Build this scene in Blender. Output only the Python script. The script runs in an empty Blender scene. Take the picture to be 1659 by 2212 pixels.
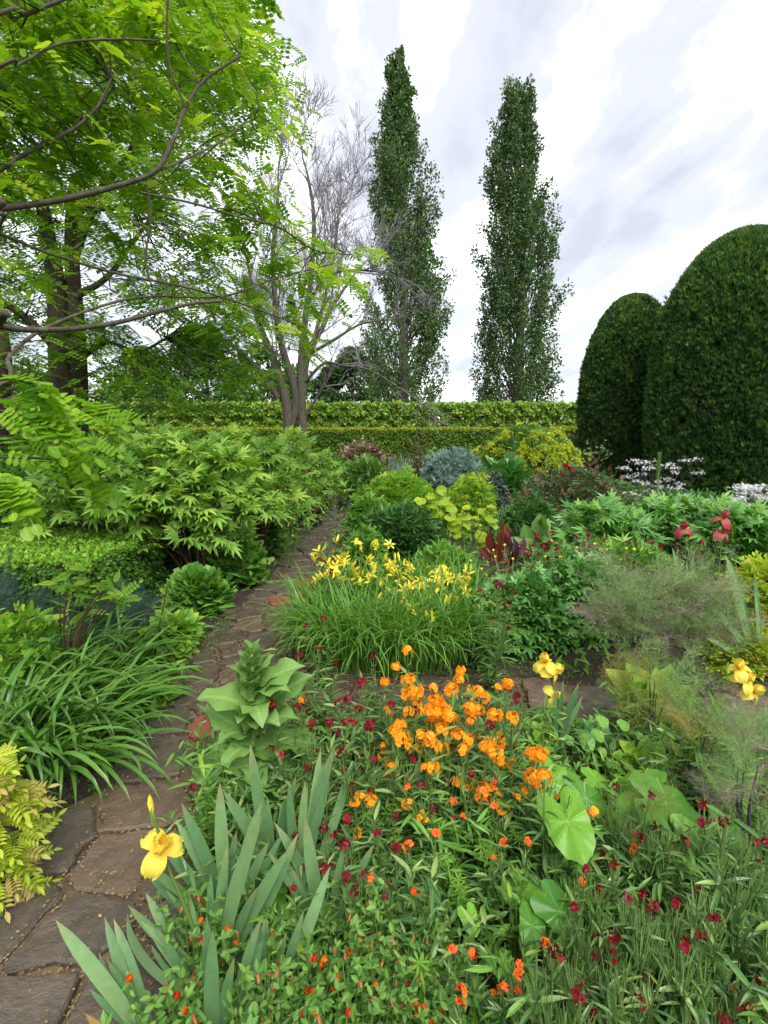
import bpy, math, random
import numpy as np
from mathutils import Vector, Matrix

R = math.radians
rs = np.random.RandomState(11)
random.seed(5)
scene = bpy.context.scene
COL = scene.collection

# ------------------------------------------------------------------ camera
EYE = 1.6
PITCH = R(9.85)
FPX, CX, CY = 1100.0, 829.5, 1106.0
cam_d = bpy.data.cameras.new("camera")
cam_d.sensor_fit = 'VERTICAL'
cam_d.sensor_height = 24.0
cam_d.lens = 24.0 * FPX / 2212.0
cam_d.clip_start = 0.05
cam_d.clip_end = 2000
cam = bpy.data.objects.new("camera", cam_d)
COL.objects.link(cam)
cam.location = (0, 0, EYE)
cam.rotation_euler = (R(90) - PITCH, 0, 0)
scene.camera = cam

# ------------------------------------------------------------------ world, sun, exposure
SUN_EL, SUN_AZ = R(52), R(160)          # azimuth measured clockwise from +Y
SKY_STRENGTH = 0.12
EXPOSURE = 1.4
world = bpy.data.worlds.new("World")
scene.world = world
world.use_nodes = True
nt = world.node_tree
for n in list(nt.nodes):
    nt.nodes.remove(n)
N = nt.nodes.new
L = nt.links.new
def wn(t, **k):
    n = N(t)
    for a, b in k.items():
        setattr(n, a, b)
    return n
out = wn('ShaderNodeOutputWorld')
bg = wn('ShaderNodeBackground')
bg.inputs['Strength'].default_value = SKY_STRENGTH
sky = wn('ShaderNodeTexSky', sky_type='NISHITA', sun_disc=False, sun_elevation=SUN_EL, sun_rotation=SUN_AZ)
tc = wn('ShaderNodeTexCoord')
sep = wn('ShaderNodeSeparateXYZ')
L(tc.outputs['Generated'], sep.inputs[0])
def wm(op, a, b=None, c=None):
    n = wn('ShaderNodeMath', operation=op)
    for i, v in enumerate((a, b, c)):
        if v is None:
            continue
        if isinstance(v, (int, float)):
            n.inputs[i].default_value = v
        else:
            L(v, n.inputs[i])
    return n.outputs[0]
zz = wm('ADD', wm('MAXIMUM', sep.outputs['Z'], 0.0), 0.16)
px_ = wm('DIVIDE', sep.outputs['X'], zz)
py_ = wm('DIVIDE', sep.outputs['Y'], zz)
cmb = wn('ShaderNodeCombineXYZ')
L(px_, cmb.inputs[0]); L(py_, cmb.inputs[1])
mp = wn('ShaderNodeMapping')
mp.inputs['Rotation'].default_value = (0, 0, R(14))
mp.inputs['Scale'].default_value = (1.5, 0.62, 1.0)
mp.inputs['Location'].default_value = (3.3, 1.7, 0)
L(cmb.outputs[0], mp.inputs['Vector'])
n1 = wn('ShaderNodeTexNoise')
n1.inputs['Scale'].default_value = 2.1
n1.inputs['Detail'].default_value = 7
n1.inputs['Roughness'].default_value = 0.56
n1.inputs['Distortion'].default_value = 0.25
L(mp.outputs[0], n1.inputs['Vector'])
ramp = wn('ShaderNodeValToRGB')
ramp.color_ramp.interpolation = 'EASE'
e = ramp.color_ramp.elements
K = 1.0 / SKY_STRENGTH / 2 ** EXPOSURE
e[0].position = 0.30; e[0].color = (0.74 * K, 0.77 * K, 0.88 * K, 1)
e[1].position = 0.60; e[1].color = (1.95 * K, 2.0 * K, 2.0 * K, 1)
e2 = ramp.color_ramp.elements.new(0.48); e2.color = (0.95 * K, 0.975 * K, 1.04 * K, 1)
L(n1.outputs['Fac'], ramp.inputs['Fac'])
mix = wn('ShaderNodeMixRGB')
mix.inputs['Fac'].default_value = 0.9
L(sky.outputs[0], mix.inputs['Color1'])
L(ramp.outputs[0], mix.inputs['Color2'])
L(mix.outputs[0], bg.inputs['Color'])
L(bg.outputs[0], out.inputs['Surface'])
world.cycles.sampling_method = 'MANUAL'
world.cycles.sample_map_resolution = 512

sun_d = bpy.data.lights.new("sun", 'SUN')
sun_d.energy = 1.5
sun_d.angle = R(36)
sun_d.color = (1.0, 0.965, 0.91)
sun = bpy.data.objects.new("sun", sun_d)
COL.objects.link(sun)
sd = Vector((math.sin(SUN_AZ) * math.cos(SUN_EL), math.cos(SUN_AZ) * math.cos(SUN_EL), math.sin(SUN_EL)))
sun.rotation_euler = sd.to_track_quat('Z', 'Y').to_euler()
sun.location = (0, 0, 40)

scene.view_settings.view_transform = 'Standard'
scene.view_settings.look = 'None'
scene.view_settings.exposure = EXPOSURE
scene.view_settings.gamma = 1
scene.view_settings.use_curve_mapping = False
cy = scene.cycles
cy.max_bounces = 6
cy.diffuse_bounces = 4
cy.glossy_bounces = 2
cy.transmission_bounces = 4
cy.transparent_max_bounces = 4
cy.caustics_reflective = False
cy.caustics_refractive = False
cy.use_adaptive_sampling = True
cy.adaptive_threshold = 0.02
cy.use_denoising = True
try:
    cy.denoiser = 'OPENIMAGEDENOISE'
    cy.denoising_input_passes = 'RGB_ALBEDO_NORMAL'
except Exception:
    pass
cy.use_fast_gi = False

# ------------------------------------------------------------------ placing helpers
_cp, _sp = math.cos(PITCH), math.sin(PITCH)
def ray(px, py):
    a, b = px - CX, CY - py
    return np.array([a, FPX * _cp + b * _sp, -FPX * _sp + b * _cp])
def G(px, py, h=0.0):
    d = ray(px, py)
    t = (h - EYE) / d[2]
    return np.array([d[0] * t, d[1] * t, h])
def AT(px, py, Y):
    d = ray(px, py)
    t = Y / d[1]
    return np.array([d[0] * t, Y, EYE + d[2] * t])

# ------------------------------------------------------------------ tagging
def tag(o, label=None, cat=None, group=None, kind=None):
    if label: o["label"] = label
    if cat: o["category"] = cat
    if group: o["group"] = group
    if kind: o["kind"] = kind
    return o
def thing(name, label, cat, loc=(0, 0, 0), group=None, rz=0.0):
    o = bpy.data.objects.new(name, None)
    COL.objects.link(o)
    o.empty_display_size = 0.1
    o.location = tuple(float(c) for c in loc)
    o.rotation_euler = (0, 0, rz)
    return tag(o, label, cat, group)
def put(name, me, parent=None, M=None, kind=None):
    o = bpy.data.objects.new(name, me)
    COL.objects.link(o)
    if parent is not None: o.parent = parent
    if M is not None: o.matrix_local = M
    if kind: o["kind"] = kind
    return o
KIDS = {}
def dup(root, loc, rz=0.0, s=1.0, label=None, group=None, tilt=(0, 0)):
    if root.name not in KIDS:
        KIDS[root.name] = [c for c in root.children]
    def cp(o, par):
        c = o.copy(); COL.objects.link(c); c.parent = par
        for ch in o.children: cp(ch, c)
        return c
    r = root.copy(); COL.objects.link(r)
    r.location = tuple(float(v) for v in loc)
    r.rotation_euler = (tilt[0], tilt[1], rz)
    r.scale = (s, s, s)
    if label: r["label"] = label
    if group: r["group"] = group
    for ch in KIDS[root.name]: cp(ch, r)
    return r

# ------------------------------------------------------------------ mesh builder (numpy)
class T:
    """leaf template: verts, faces, per-vertex (along, across)"""
    def __init__(s, V, F, A=None):
        s.V = np.asarray(V, float).reshape(-1, 3)
        s.sizes = np.array([len(f) for f in F], np.int32)
        s.flat = np.array([i for f in F for i in f], np.int32)
        s.A = np.zeros((len(s.V), 2)) if A is None else np.asarray(A, float)
def comb(items):
    V, A, flat, sizes, off = [], [], [], [], 0
    for t, M in items:
        M = np.asarray(M)
        V.append(t.V @ M[:3, :3].T + M[:3, 3]); A.append(t.A)
        flat.append(t.flat + off); sizes.append(t.sizes); off += len(t.V)
    r = T([[0, 0, 0]], [(0,)])
    r.V = np.concatenate(V); r.A = np.concatenate(A); r.flat = np.concatenate(flat); r.sizes = np.concatenate(sizes)
    return r
def mat4(loc=(0, 0, 0), rz=0, rx=0, s=1.0, ry=0):
    M = Matrix.Translation(loc) @ Matrix.Rotation(rz, 4, 'Z') @ Matrix.Rotation(rx, 4, 'X') @ Matrix.Rotation(ry, 4, 'Y')
    if isinstance(s, (int, float)): s = (s, s, s)
    M = M @ Matrix.Diagonal((s[0], s[1], s[2], 1))
    return np.array(M)
def norm(v):
    n = np.linalg.norm(v, axis=-1, keepdims=True)
    return v / np.maximum(n, 1e-9)
def basis(d, nrm):
    y = norm(d)
    z = nrm - (nrm * y).sum(-1, keepdims=True) * y
    bad = np.linalg.norm(z, axis=-1) < 1e-4
    if bad.any(): z[bad] = np.array([0.31, 0.2, 0.9]); z = z - (z * y).sum(-1, keepdims=True) * y
    z = norm(z)
    x = np.cross(y, z)
    return np.stack([x, y, z], axis=-1)     # columns
class MB:
    def __init__(s):
        s.v, s.a, s.f, s.z, s.n, s.mi = [], [], [], [], 0, []
    def inst(s, t, P, d, nrm, sc, rnd=None, mi=0, wx=None):
        P = np.asarray(P, float).reshape(-1, 3); n = len(P)
        if n == 0: return
        B = basis(np.broadcast_to(d, (n, 3)).copy(), np.broadcast_to(nrm, (n, 3)).copy())
        sc = np.broadcast_to(np.asarray(sc, float), (n,))
        V = t.V[None] * sc[:, None, None]
        if wx is not None:
            V = V * np.stack([np.broadcast_to(wx, (n,)), np.ones(n), np.ones(n)], -1)[:, None, :]
        W = np.einsum('nij,nvj->nvi', B, V) + P[:, None, :]
        if rnd is None: rnd = rs.rand(n)
        k = len(t.V)
        a = np.empty((n, k, 3)); a[:, :, 0] = np.asarray(rnd)[:, None]; a[:, :, 1:] = t.A[None]
        s.v.append(W.reshape(-1, 3)); s.a.append(a.reshape(-1, 3))
        s.f.append((t.flat[None] + (s.n + k * np.arange(n))[:, None]).ravel())
        s.z.append(np.tile(t.sizes, n)); s.mi.append(np.full(len(t.sizes) * n, mi, np.int32))
        s.n += n * k
    def raw(s, V, F, A=None, rnd=0.5, mi=0):
        t = T(V, F, A); k = len(t.V)
        a = np.empty((k, 3)); a[:, 0] = rnd; a[:, 1:] = t.A
        s.v.append(t.V); s.a.append(a); s.f.append(t.flat + s.n); s.z.append(t.sizes)
        s.mi.append(np.full(len(t.sizes), mi, np.int32)); s.n += k
    def tmpl(s, t, rnd=0.5, mi=0):
        k = len(t.V); a = np.empty((k, 3)); a[:, 0] = rnd; a[:, 1:] = t.A
        s.v.append(t.V); s.a.append(a); s.f.append(t.flat + s.n); s.z.append(t.sizes)
        s.mi.append(np.full(len(t.sizes), mi, np.int32)); s.n += k
    def tube(s, pts, rad, sides=5, mi=0, rnd=None):
        P = np.asarray(pts, float); n = len(P)
        rad = np.broadcast_to(np.asarray(rad, float), (n,)) if np.ndim(rad) == 0 or len(np.atleast_1d(rad)) == n else np.linspace(rad[0], rad[1], n)
        tg = np.gradient(P, axis=0); tg = norm(tg)
        ref = np.array([0.0, 0, 1]) if abs(tg[:, 2]).mean() < 0.8 else np.array([1.0, 0, 0])
        u = norm(np.cross(tg, ref)); w = np.cross(tg, u)
        an = np.arange(sides) * 2 * math.pi / sides
        V = P[:, None] + rad[:, None, None] * (np.cos(an)[None, :, None] * u[:, None] + np.sin(an)[None, :, None] * w[:, None])
        F = []
        for i in range(n - 1):
            for j in range(sides):
                k = (j + 1) % sides
                F.append((i * sides + j, i * sides + k, (i + 1) * sides + k, (i + 1) * sides + j))
        F.append(tuple(range((n - 1) * sides, n * sides)))
        A = np.zeros((n * sides, 2)); A[:, 0] = np.repeat(np.linspace(0, 1, n), sides)
        s.raw(V.reshape(-1, 3), F, A, rs.rand() if rnd is None else rnd, mi)
    def mesh(s, name, mats, smooth=False):
        me = bpy.data.meshes.new(name)
        if s.n == 0: return me
        V = np.concatenate(s.v).astype(np.float32); A = np.concatenate(s.a).astype(np.float32)
        F = np.concatenate(s.f).astype(np.int32); Z = np.concatenate(s.z).astype(np.int32)
        me.vertices.add(len(V)); me.vertices.foreach_set('co', V.ravel())
        me.loops.add(len(F)); me.loops.foreach_set('vertex_index', F)
        me.polygons.add(len(Z))
        st = np.zeros(len(Z), np.int32); st[1:] = np.cumsum(Z)[:-1]
        me.polygons.foreach_set('loop_start', st); me.polygons.foreach_set('loop_total', Z)
        if not isinstance(mats, (list, tuple)): mats = [mats]
        for m in mats: me.materials.append(m)
        if len(mats) > 1: me.polygons.foreach_set('material_index', np.concatenate(s.mi))
        at = me.attributes.new('lf', 'FLOAT_VECTOR', 'POINT'); at.data.foreach_set('vector', A.ravel())
        me.update(calc_edges=True)
        me.polygons.foreach_set('use_smooth', np.full(len(Z), bool(smooth)))
        return me
    def build(s, name, mats, parent=None, smooth=False, kind=None):
        return put(name, s.mesh(name, mats, smooth), parent, None, kind)

# ------------------------------------------------------------------ materials
def newmat(name):
    m = bpy.data.materials.new(name); m.use_nodes = True
    t = m.node_tree
    for n in list(t.nodes): t.nodes.remove(n)
    return m, t
class NT:
    def __init__(s, t): s.t = t
    def n(s, ty, ins=None, **k):
        o = s.t.nodes.new(ty)
        for a, b in k.items(): setattr(o, a, b)
        for a, b in (ins or {}).items():
            if hasattr(b, 'is_output') or hasattr(b, 'links'): s.t.links.new(b, o.inputs[a])
            else: o.inputs[a].default_value = b
        return o
    def m(s, op, a, b=0.0, c=0.0, clamp=False):
        o = s.t.nodes.new('ShaderNodeMath'); o.operation = op; o.use_clamp = clamp
        for i, v in enumerate((a, b, c)):
            if hasattr(v, 'links'): s.t.links.new(v, o.inputs[i])
            else: o.inputs[i].default_value = v
        return o.outputs[0]
    def mix(s, f, a, b, mode='MIX'):
        o = s.t.nodes.new('ShaderNodeMixRGB'); o.blend_type = mode
        for i, v in enumerate((f, a, b)):
            if hasattr(v, 'links'): s.t.links.new(v, o.inputs[i])
            else: o.inputs[i].default_value = (v if not isinstance(v, tuple) or len(v) == 4 else v + (1,))
        return o.outputs[0]
def warm(c):
    if c is None or not (c[1] > c[0] and c[1] > 1.6 * c[2]): return c
    return (c[0] * 1.12, c[1] * 1.02, c[2] * 0.72)
def leaf_mat(name, c1, c2, tip=None, tipstart=0.6, rib=0.25, trans=0.3, rough=0.42, spec=0.3, noise=0.25, nscale=60, base=None, young=None, youngp=0.0, streak=0.0):
    m, t = newmat(name); q = NT(t)
    c1, c2, young = warm(c1), warm(c2), warm(young)
    at = q.n('ShaderNodeAttribute', attribute_name='lf')
    sp = q.n('ShaderNodeSeparateXYZ', {0: at.outputs['Vector']})
    oi = q.n('ShaderNodeObjectInfo')
    r = q.m('FRACT', q.m('ADD', sp.outputs[0], oi.outputs['Random']))
    col = q.mix(r, c1, c2)
    if young is not None:
        r2 = q.m('FRACT', q.m('MULTIPLY', r, 17.3))
        col = q.mix(q.m('LESS_THAN', r2, youngp), col, young)
    if tip is not None:
        f = q.n('ShaderNodeMapRange', {'Value': sp.outputs[1], 'From Min': tipstart, 'From Max': 1.0})
        col = q.mix(q.m('MULTIPLY', f.outputs[0], q.m('FRACT', q.m('MULTIPLY', r, 7.7))), col, tip)
    if base is not None:
        f = q.n('ShaderNodeMapRange', {'Value': sp.outputs[1], 'From Min': 0.35, 'From Max': 0.0})
        col = q.mix(f.outputs[0], col, base)
    if rib:
        rb = q.m('MULTIPLY', q.m('LESS_THAN', sp.outputs[2], 0.12), rib)
        rc = tuple(min(1, c * 1.7 + 0.06) for c in c2)
        col = q.mix(rb, col, rc)
    if noise:
        tcn = q.n('ShaderNodeTexCoord')
        nz = q.n('ShaderNodeTexNoise', {'Vector': tcn.outputs['Object'], 'Scale': float(nscale), 'Detail': 2.0})
        f = q.m('MULTIPLY_ADD', nz.outputs['Fac'], 2 * noise, 1 - noise)
        col = q.mix(1.0, col, q.n('ShaderNodeCombineXYZ', {0: f, 1: f, 2: f}).outputs[0], 'MULTIPLY')
    if streak:
        f = q.m('MULTIPLY_ADD', q.m('SINE', q.m('MULTIPLY_ADD', sp.outputs[2], 34.0, q.m('MULTIPLY', r, 9.0))), streak, 1 - streak)
        col = q.mix(1.0, col, q.n('ShaderNodeCombineXYZ', {0: f, 1: f, 2: f}).outputs[0], 'MULTIPLY')
    b = q.n('ShaderNodeBsdfPrincipled', {'Base Color': col, 'Roughness': rough, 'Specular IOR Level': spec})
    o = q.n('ShaderNodeOutputMaterial')
    if trans > 0:
        tc_ = q.mix(1.0, col, (1.15, 1.25, 0.55, 1), 'MULTIPLY')
        tr = q.n('ShaderNodeBsdfTranslucent', {'Color': tc_})
        ms = q.n('ShaderNodeMixShader', {0: trans, 1: b.outputs[0], 2: tr.outputs[0]})
        t.links.new(ms.outputs[0], o.inputs['Surface'])
    else:
        t.links.new(b.outputs[0], o.inputs['Surface'])
    return m
def petal_mat(name, c1, c2, throat=None, trans=0.35, rough=0.5, tip=None):
    m, t = newmat(name); q = NT(t)
    at = q.n('ShaderNodeAttribute', attribute_name='lf')
    sp = q.n('ShaderNodeSeparateXYZ', {0: at.outputs['Vector']})
    oi = q.n('ShaderNodeObjectInfo')
    r = q.m('FRACT', q.m('ADD', sp.outputs[0], oi.outputs['Random']))
    col = q.mix(r, c1, c2)
    if throat is not None:
        f = q.n('ShaderNodeMapRange', {'Value': sp.outputs[1], 'From Min': 0.45, 'From Max': 0.05})
        col = q.mix(f.outputs[0], col, throat)
    if tip is not None:
        f = q.n('ShaderNodeMapRange', {'Value': sp.outputs[1], 'From Min': 0.6, 'From Max': 1.0})
        col = q.mix(f.outputs[0], col, tip)
    vein = q.n('ShaderNodeTexNoise', {'Vector': q.n('ShaderNodeTexCoord').outputs['Object'], 'Scale': 220.0, 'Detail': 2.0})
    f = q.m('MULTIPLY_ADD', vein.outputs['Fac'], 0.35, 0.82)
    col = q.mix(1.0, col, q.n('ShaderNodeCombineXYZ', {0: f, 1: f, 2: f}).outputs[0], 'MULTIPLY')
    b = q.n('ShaderNodeBsdfPrincipled', {'Base Color': col, 'Roughness': rough, 'Specular IOR Level': 0.3})
    tr = q.n('ShaderNodeBsdfTranslucent', {'Color': col})
    ms = q.n('ShaderNodeMixShader', {0: trans, 1: b.outputs[0], 2: tr.outputs[0]})
    o = q.n('ShaderNodeOutputMaterial'); t.links.new(ms.outputs[0], o.inputs['Surface'])
    return m
def bark_mat(name, c1, c2, scale=8.0, moss=None, bump=0.6):
    m, t = newmat(name); q = NT(t)
    tcn = q.n('ShaderNodeTexCoord')
    mpn = q.n('ShaderNodeMapping', {'Vector': tcn.outputs['Object'], 'Scale': (1, 1, 0.22)})
    nz = q.n('ShaderNodeTexNoise', {'Vector': mpn.outputs[0], 'Scale': scale * 3, 'Detail': 6.0, 'Roughness': 0.7})
    rp = q.n('ShaderNodeMapRange', {'Value': nz.outputs['Fac'], 'From Min': 0.3, 'From Max': 0.7})
    col = q.mix(rp.outputs[0], c1, c2)
    if moss is not None:
        n2 = q.n('ShaderNodeTexNoise', {'Vector': tcn.outputs['Object'], 'Scale': scale, 'Detail': 4.0})
        f = q.n('ShaderNodeMapRange', {'Value': n2.outputs['Fac'], 'From Min': 0.5, 'From Max': 0.62})
        col = q.mix(f.outputs[0], col, moss)
    bp = q.n('ShaderNodeBump', {'Strength': bump, 'Distance': 0.02, 'Height': nz.outputs['Fac']})
    b = q.n('ShaderNodeBsdfPrincipled', {'Base Color': col, 'Roughness': 0.85, 'Normal': bp.outputs[0]})
    o = q.n('ShaderNodeOutputMaterial'); t.links.new(b.outputs[0], o.inputs['Surface'])
    return m

# ------------------------------------------------------------------ leaf templates (base at origin, pointing +Y, face up +Z, length 1)
def strip(profile, fold=0.15, droop=0.15, wave=0.0, twist=0.0, lift=0.0, cols=1):
    """profile: list of (t, halfwidth)"""
    V, A, F = [], [], []
    nr = 2 * cols + 1
    for i, (t, w) in enumerate(profile):
        zc = lift * math.sin(math.pi * min(t, 1) * 0.5) - droop * t * t
        tw = twist * t
        for c in range(-cols, cols + 1):
            f = c / cols
            x = w * f
            z = fold * w * abs(f) ** 1.3 + wave * w * math.sin(t * 17 + (1.3 if f > 0 else 0)) * abs(f)
            x2 = x * math.cos(tw) - z * math.sin(tw); z2 = x * math.sin(tw) + z * math.cos(tw)
            V.append((x2, t, zc + z2)); A.append((t, abs(f)))
    for i in range(len(profile) - 1):
        for c in range(nr - 1):
            a = i * nr + c
            F.append((a, a + 1, a + 1 + nr, a + nr))
    return T(V, F, A)
def prof(kind, w, n=5):
    r = []
    for i in range(n + 1):
        t = i / n
        if kind == 'lance': h = math.sin(math.pi * t ** 0.75) ** 0.8
        elif kind == 'ovate': h = math.sin(math.pi * t ** 0.6) ** 0.7
        elif kind == 'obov': h = math.sin(math.pi * t ** 1.35) ** 0.7
        elif kind == 'blade': h = (0.75 + 0.5 * t - 0.25 * t * t) * (1 - t ** 5) ** 0.9
        elif kind == 'iris': h = (0.62 + 0.9 * t) * (1 - t ** 3.2) ** 0.8
        r.append((t, w * max(h, 0.0 if 0 < i < n or kind not in ('blade', 'iris') else 0.02) + 0.004 * w))
    return r
def curl_blade(w, arch, n=8, kind='blade', fold=0.5, tipdrop=0.0, sabre=0.0):
    """strap leaf: starts along +Y rising, arches over. arch = total bend angle (rad)"""
    V, A, F = [], [], []
    y = z = 0.0; a0 = 0.0
    pr = prof(kind, w, n)
    for i, (t, h) in enumerate(pr):
        ang = -arch * (t ** 1.6) - tipdrop * max(0, t - 0.7) * 3
        if i:
            y += math.cos(ang) / n; z += math.sin(ang) / n
        nx, nz = -math.sin(ang), math.cos(ang)
        for f in (-1, 0, 1):
            k = fold * h * abs(f)
            V.append((h * f + sabre * t * t, y + nx * k, z + nz * k)); A.append((t, abs(f)))
    for i in range(n):
        for c in range(2):
            a = i * 3 + c
            F.append((a, a + 1, a + 4, a + 3))
    return T(V, F, A)
def polar(fn, n=20, cone=0.1, y0=0.0, wav=0.02):
    V = [(0, y0, 0)]; A = [(0, 0.5)]
    for i in range(n):
        a = -math.pi + 2 * math.pi * (i + 0.5) / n
        r = fn(a)
        V.append((r * math.sin(a), y0 + r * math.cos(a), cone * r + wav * math.sin(5 * a) * r)); A.append((r, 0.5))
    F = [(0, 1 + i, 1 + (i + 1) % n) for i in range(n)]
    return T(V, F, A)
LANCE = strip(prof('lance', 0.13, 4), 0.3, 0.15)
LANCE2 = strip(prof('lance', 0.09, 4), 0.4, 0.3)
OVATE = strip(prof('ovate', 0.26, 5), 0.25, 0.12)
OVATE_B = strip(prof('ovate', 0.34, 6), 0.2, 0.2, wave=0.12)
OBOV = strip(prof('obov', 0.27, 4), 0.2, 0.1)
SIMPLE = T([(0, 0, 0), (0.32, 0.5, 0.06), (0, 1, -0.08), (-0.32, 0.5, 0.06)], [(0, 1, 2, 3)], [(0, 0), (.5, .5), (1, 0), (.5, .5)])
SIMPLE2 = T([(0, 0, 0), (0.36, 0.5, 0.1), (0, 1, -0.05), (-0.36, 0.5, 0.1)], [(0, 1, 2), (0, 2, 3)], [(0, 0), (.5, 1), (1, 0), (.5, 1)])
def lobed(nl=5, depth=0.45, teeth=0.12):
    def fn(a):
        b = abs(a)
        base = 0.5 * (1 - 0.25 * (b / math.pi) ** 2)
        l = math.cos(a * nl / 1.9 ) if b < 2.7 else -1
        r = base * (1 - depth * (0.5 - 0.5 * l) ** 1.0)
        r *= 1 + teeth * math.cos(a * 17)
        if b > 2.85: r *= 0.25
        return r
    return fn
LOBED = polar(lobed(), 30, 0.12, 0.45)
MAPLE = polar(lobed(5, 0.62, 0.1), 30, 0.08, 0.45)
def heart_fn(a):
    b = abs(a) / math.pi
    return 0.5 * (1.0 - 0.28 * math.sin(b * math.pi) ** 2 + 0.22 * math.exp(-((b - 0.78) / 0.14) ** 2) - 0.5 * math.exp(-((b - 1) / 0.05) ** 2)) * (1.12 if b < 0.06 else 1)
def heart(n=44, rings=5):
    V = [(0, 0, 0)]; A = [(0.0, 0.0)]
    for k in range(1, rings + 1):
        for i in range(n):
            a = -math.pi + 2 * math.pi * (i + 0.5) / n
            r = heart_fn(a) * k / rings * 1.15
            if k == rings: r *= 1 + 0.025 * math.sin(i * 4.1)
            rr = k / rings
            x, y = r * math.sin(a), r * math.cos(a) * 1.12
            z = 0.05 * abs(math.sin(a)) * rr - 0.16 * rr ** 2 * (0.5 + 0.5 * math.cos(a)) + 0.035 * math.cos(7 * a) * rr + 0.012 * math.cos(21 * a + rr * 12) * rr
            V.append((x, y + 0.0, z)); A.append((rr, abs(math.sin(3.5 * a))))
    F = [(0, 1 + i, 1 + (i + 1) % n) for i in range(n)]
    for k in range(rings - 1):
        for i in range(n):
            a, b = 1 + k * n + i, 1 + k * n + (i + 1) % n
            F.append((a, a + n, b + n, b))
    return T(V, F, A)
HEART = heart()
def disc(n=18, rings=3):
    V = [(0, 0, 0)]; A = [(0, 0)]
    for k in range(1, rings + 1):
        for i in range(n):
            a = 2 * math.pi * i / n; r = 0.5 * k / rings * (1 + 0.04 * math.sin(3 * a + 1))
            V.append((r * math.cos(a), r * math.sin(a), 0.12 * (k / rings) ** 2 * (1 + 0.5 * math.sin(4 * a)))); A.append((k / rings, abs(math.sin(4.5 * a))))
    F = [(0, 1 + i, 1 + (i + 1) % n) for i in range(n)]
    for k in range(rings - 1):
        for i in range(n):
            a, b = 1 + k * n + i, 1 + k * n + (i + 1) % n
            F.append((a, a + n, b + n, b))
    return T(V, F, A)
DISC = disc()
def pinnate(pairs, leaf, ll=0.3, angle=1.15, droop=0.25, rach=0.006, ls=1.0, taper=0.0, fold=0.15, start=0.12):
    it = []
    ys = [start + (1 - start) * i / pairs for i in range(pairs)]
    for i, y in enumerate(ys):
        z = -droop * y * y
        l = ll * (1 - taper * abs(i / pairs - 0.35)) * ls
        for sgn in (-1, 1):
            it.append((leaf, mat4((0, y, z), rz=-sgn * angle, rx=fold - 0.25 * droop, s=l)))
    it.append((leaf, mat4((0, 1.0, -droop), rx=-1.2 * droop, s=ll)))
    n = 5
    V = []; F = []
    for i in range(n + 1):
        y = i / n; V += [(-rach, y, -droop * y * y), (rach, y, -droop * y * y)]
    for i in range(n): F.append((2 * i, 2 * i + 1, 2 * i + 3, 2 * i + 2))
    it.append((T(V, F, [(0, 0.5)] * len(V)), np.eye(4)))
    return comb(it)
ELL = T([(0, 0, 0), (0.2, 0.2, 0.02), (0.24, 0.6, 0.03), (0, 0.97, -0.03), (-0.24, 0.6, 0.03), (-0.2, 0.2, 0.02)], [(0, 1, 2, 3), (0, 3, 4, 5)], [(0, 0), (.2, 1), (.6, 1), (1, 0), (.6, 1), (.2, 1)])
ELLN = T([(0, 0, 0), (0.2, 0.12, 0.01), (0.28, 0.42, 0.03), (0.24, 0.75, 0.02), (0.08, .97, 0), (-.08, .97, 0), (-0.24, 0.75, 0.02), (-0.28, 0.42, 0.03), (-0.2, 0.12, 0.01), (0, .5, -0.03)],
         [(0, 1, 2, 9), (9, 2, 3, 4), (9, 4, 5), (9, 5, 6, 7), (9, 7, 8, 0)], [(0, 0), (.1, 1), (.4, 1), (.7, 1), (1, 1), (1, 1), (.7, 1), (.4, 1), (.1, 1), (.5, 0)])
def wide(t, k):
    r = T(t.V * np.array([k, 1, 1]), [(0,)], t.A); r.sizes, r.flat = t.sizes, t.flat; return r
ELLW, ELLNW = wide(ELL, 1.35), wide(ELLN, 1.35)
ROBIN = pinnate(5, ELLW, 0.30, 1.2, 0.3)
ROBIN_D = pinnate(4, ELLNW, 0.34, 1.3, 0.55)
ROBIN_N = pinnate(5, ELLNW, 0.32, 1.2, 0.38)
SORB = pinnate(6, strip(prof('lance', 0.19, 3), 0.25, 0.15), 0.40, 0.95, 0.25, taper=0.5)
FERN = pinnate(12, SIMPLE, 0.26, 1.2, 0.15, taper=0.9)
def peony(nl=3):
    it = []
    lobe = strip(prof('lance', 0.085 + .01 * nl, 3), 0.4, 0.16 + .04 * nl)
    def leaflet(loc, rz, s):
        for a, l in ((0, 1.0), (0.55, 0.72), (-0.55, 0.72)):
            M = mat4(loc, rz=rz, s=s) @ mat4((0, 0.0, 0), rz=a, s=l)
            it.append((lobe, M))
    leaflet((0, 0.42, 0.02), 0, 0.58)
    for sgn in (-1, 1):
        leaflet((0, 0.22, 0), sgn * 0.95, 0.5)
        leaflet((-sgn * 0.0, 0.33, 0.01), sgn * 0.5, 0.42)
    V = [(-0.008, 0, 0), (0.008, 0, 0), (0.006, 0.5, 0.02), (-0.006, 0.5, 0.02)]
    it.append((T(V, [(0, 1, 2, 3)], [(0, .5)] * 4), np.eye(4)))
    return comb(it)
PEONY = peony()
def palmate(n, leaf, spread=1.9, s=0.6, y0=0.35):
    it = []
    for i in range(n):
        a = -spread + 2 * spread * i / (n - 1)
        it.append((leaf, mat4((0, y0, 0), rz=a, s=s * (1 - 0.3 * abs(a) / spread))))
    it.append((T([(-0.006, 0, 0), (0.006, 0, 0), (0.005, y0, 0), (-0.005, y0, 0)], [(0, 1, 2, 3)], [(0, .5)] * 4), np.eye(4)))
    return comb(it)
DIVID = palmate(5, strip([(0, .03), (.35, .17), (.55, .2), (.7, .1), (.85, .13), (1, .0)], 0.2, 0.2), 1.9, 0.62)
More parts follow.
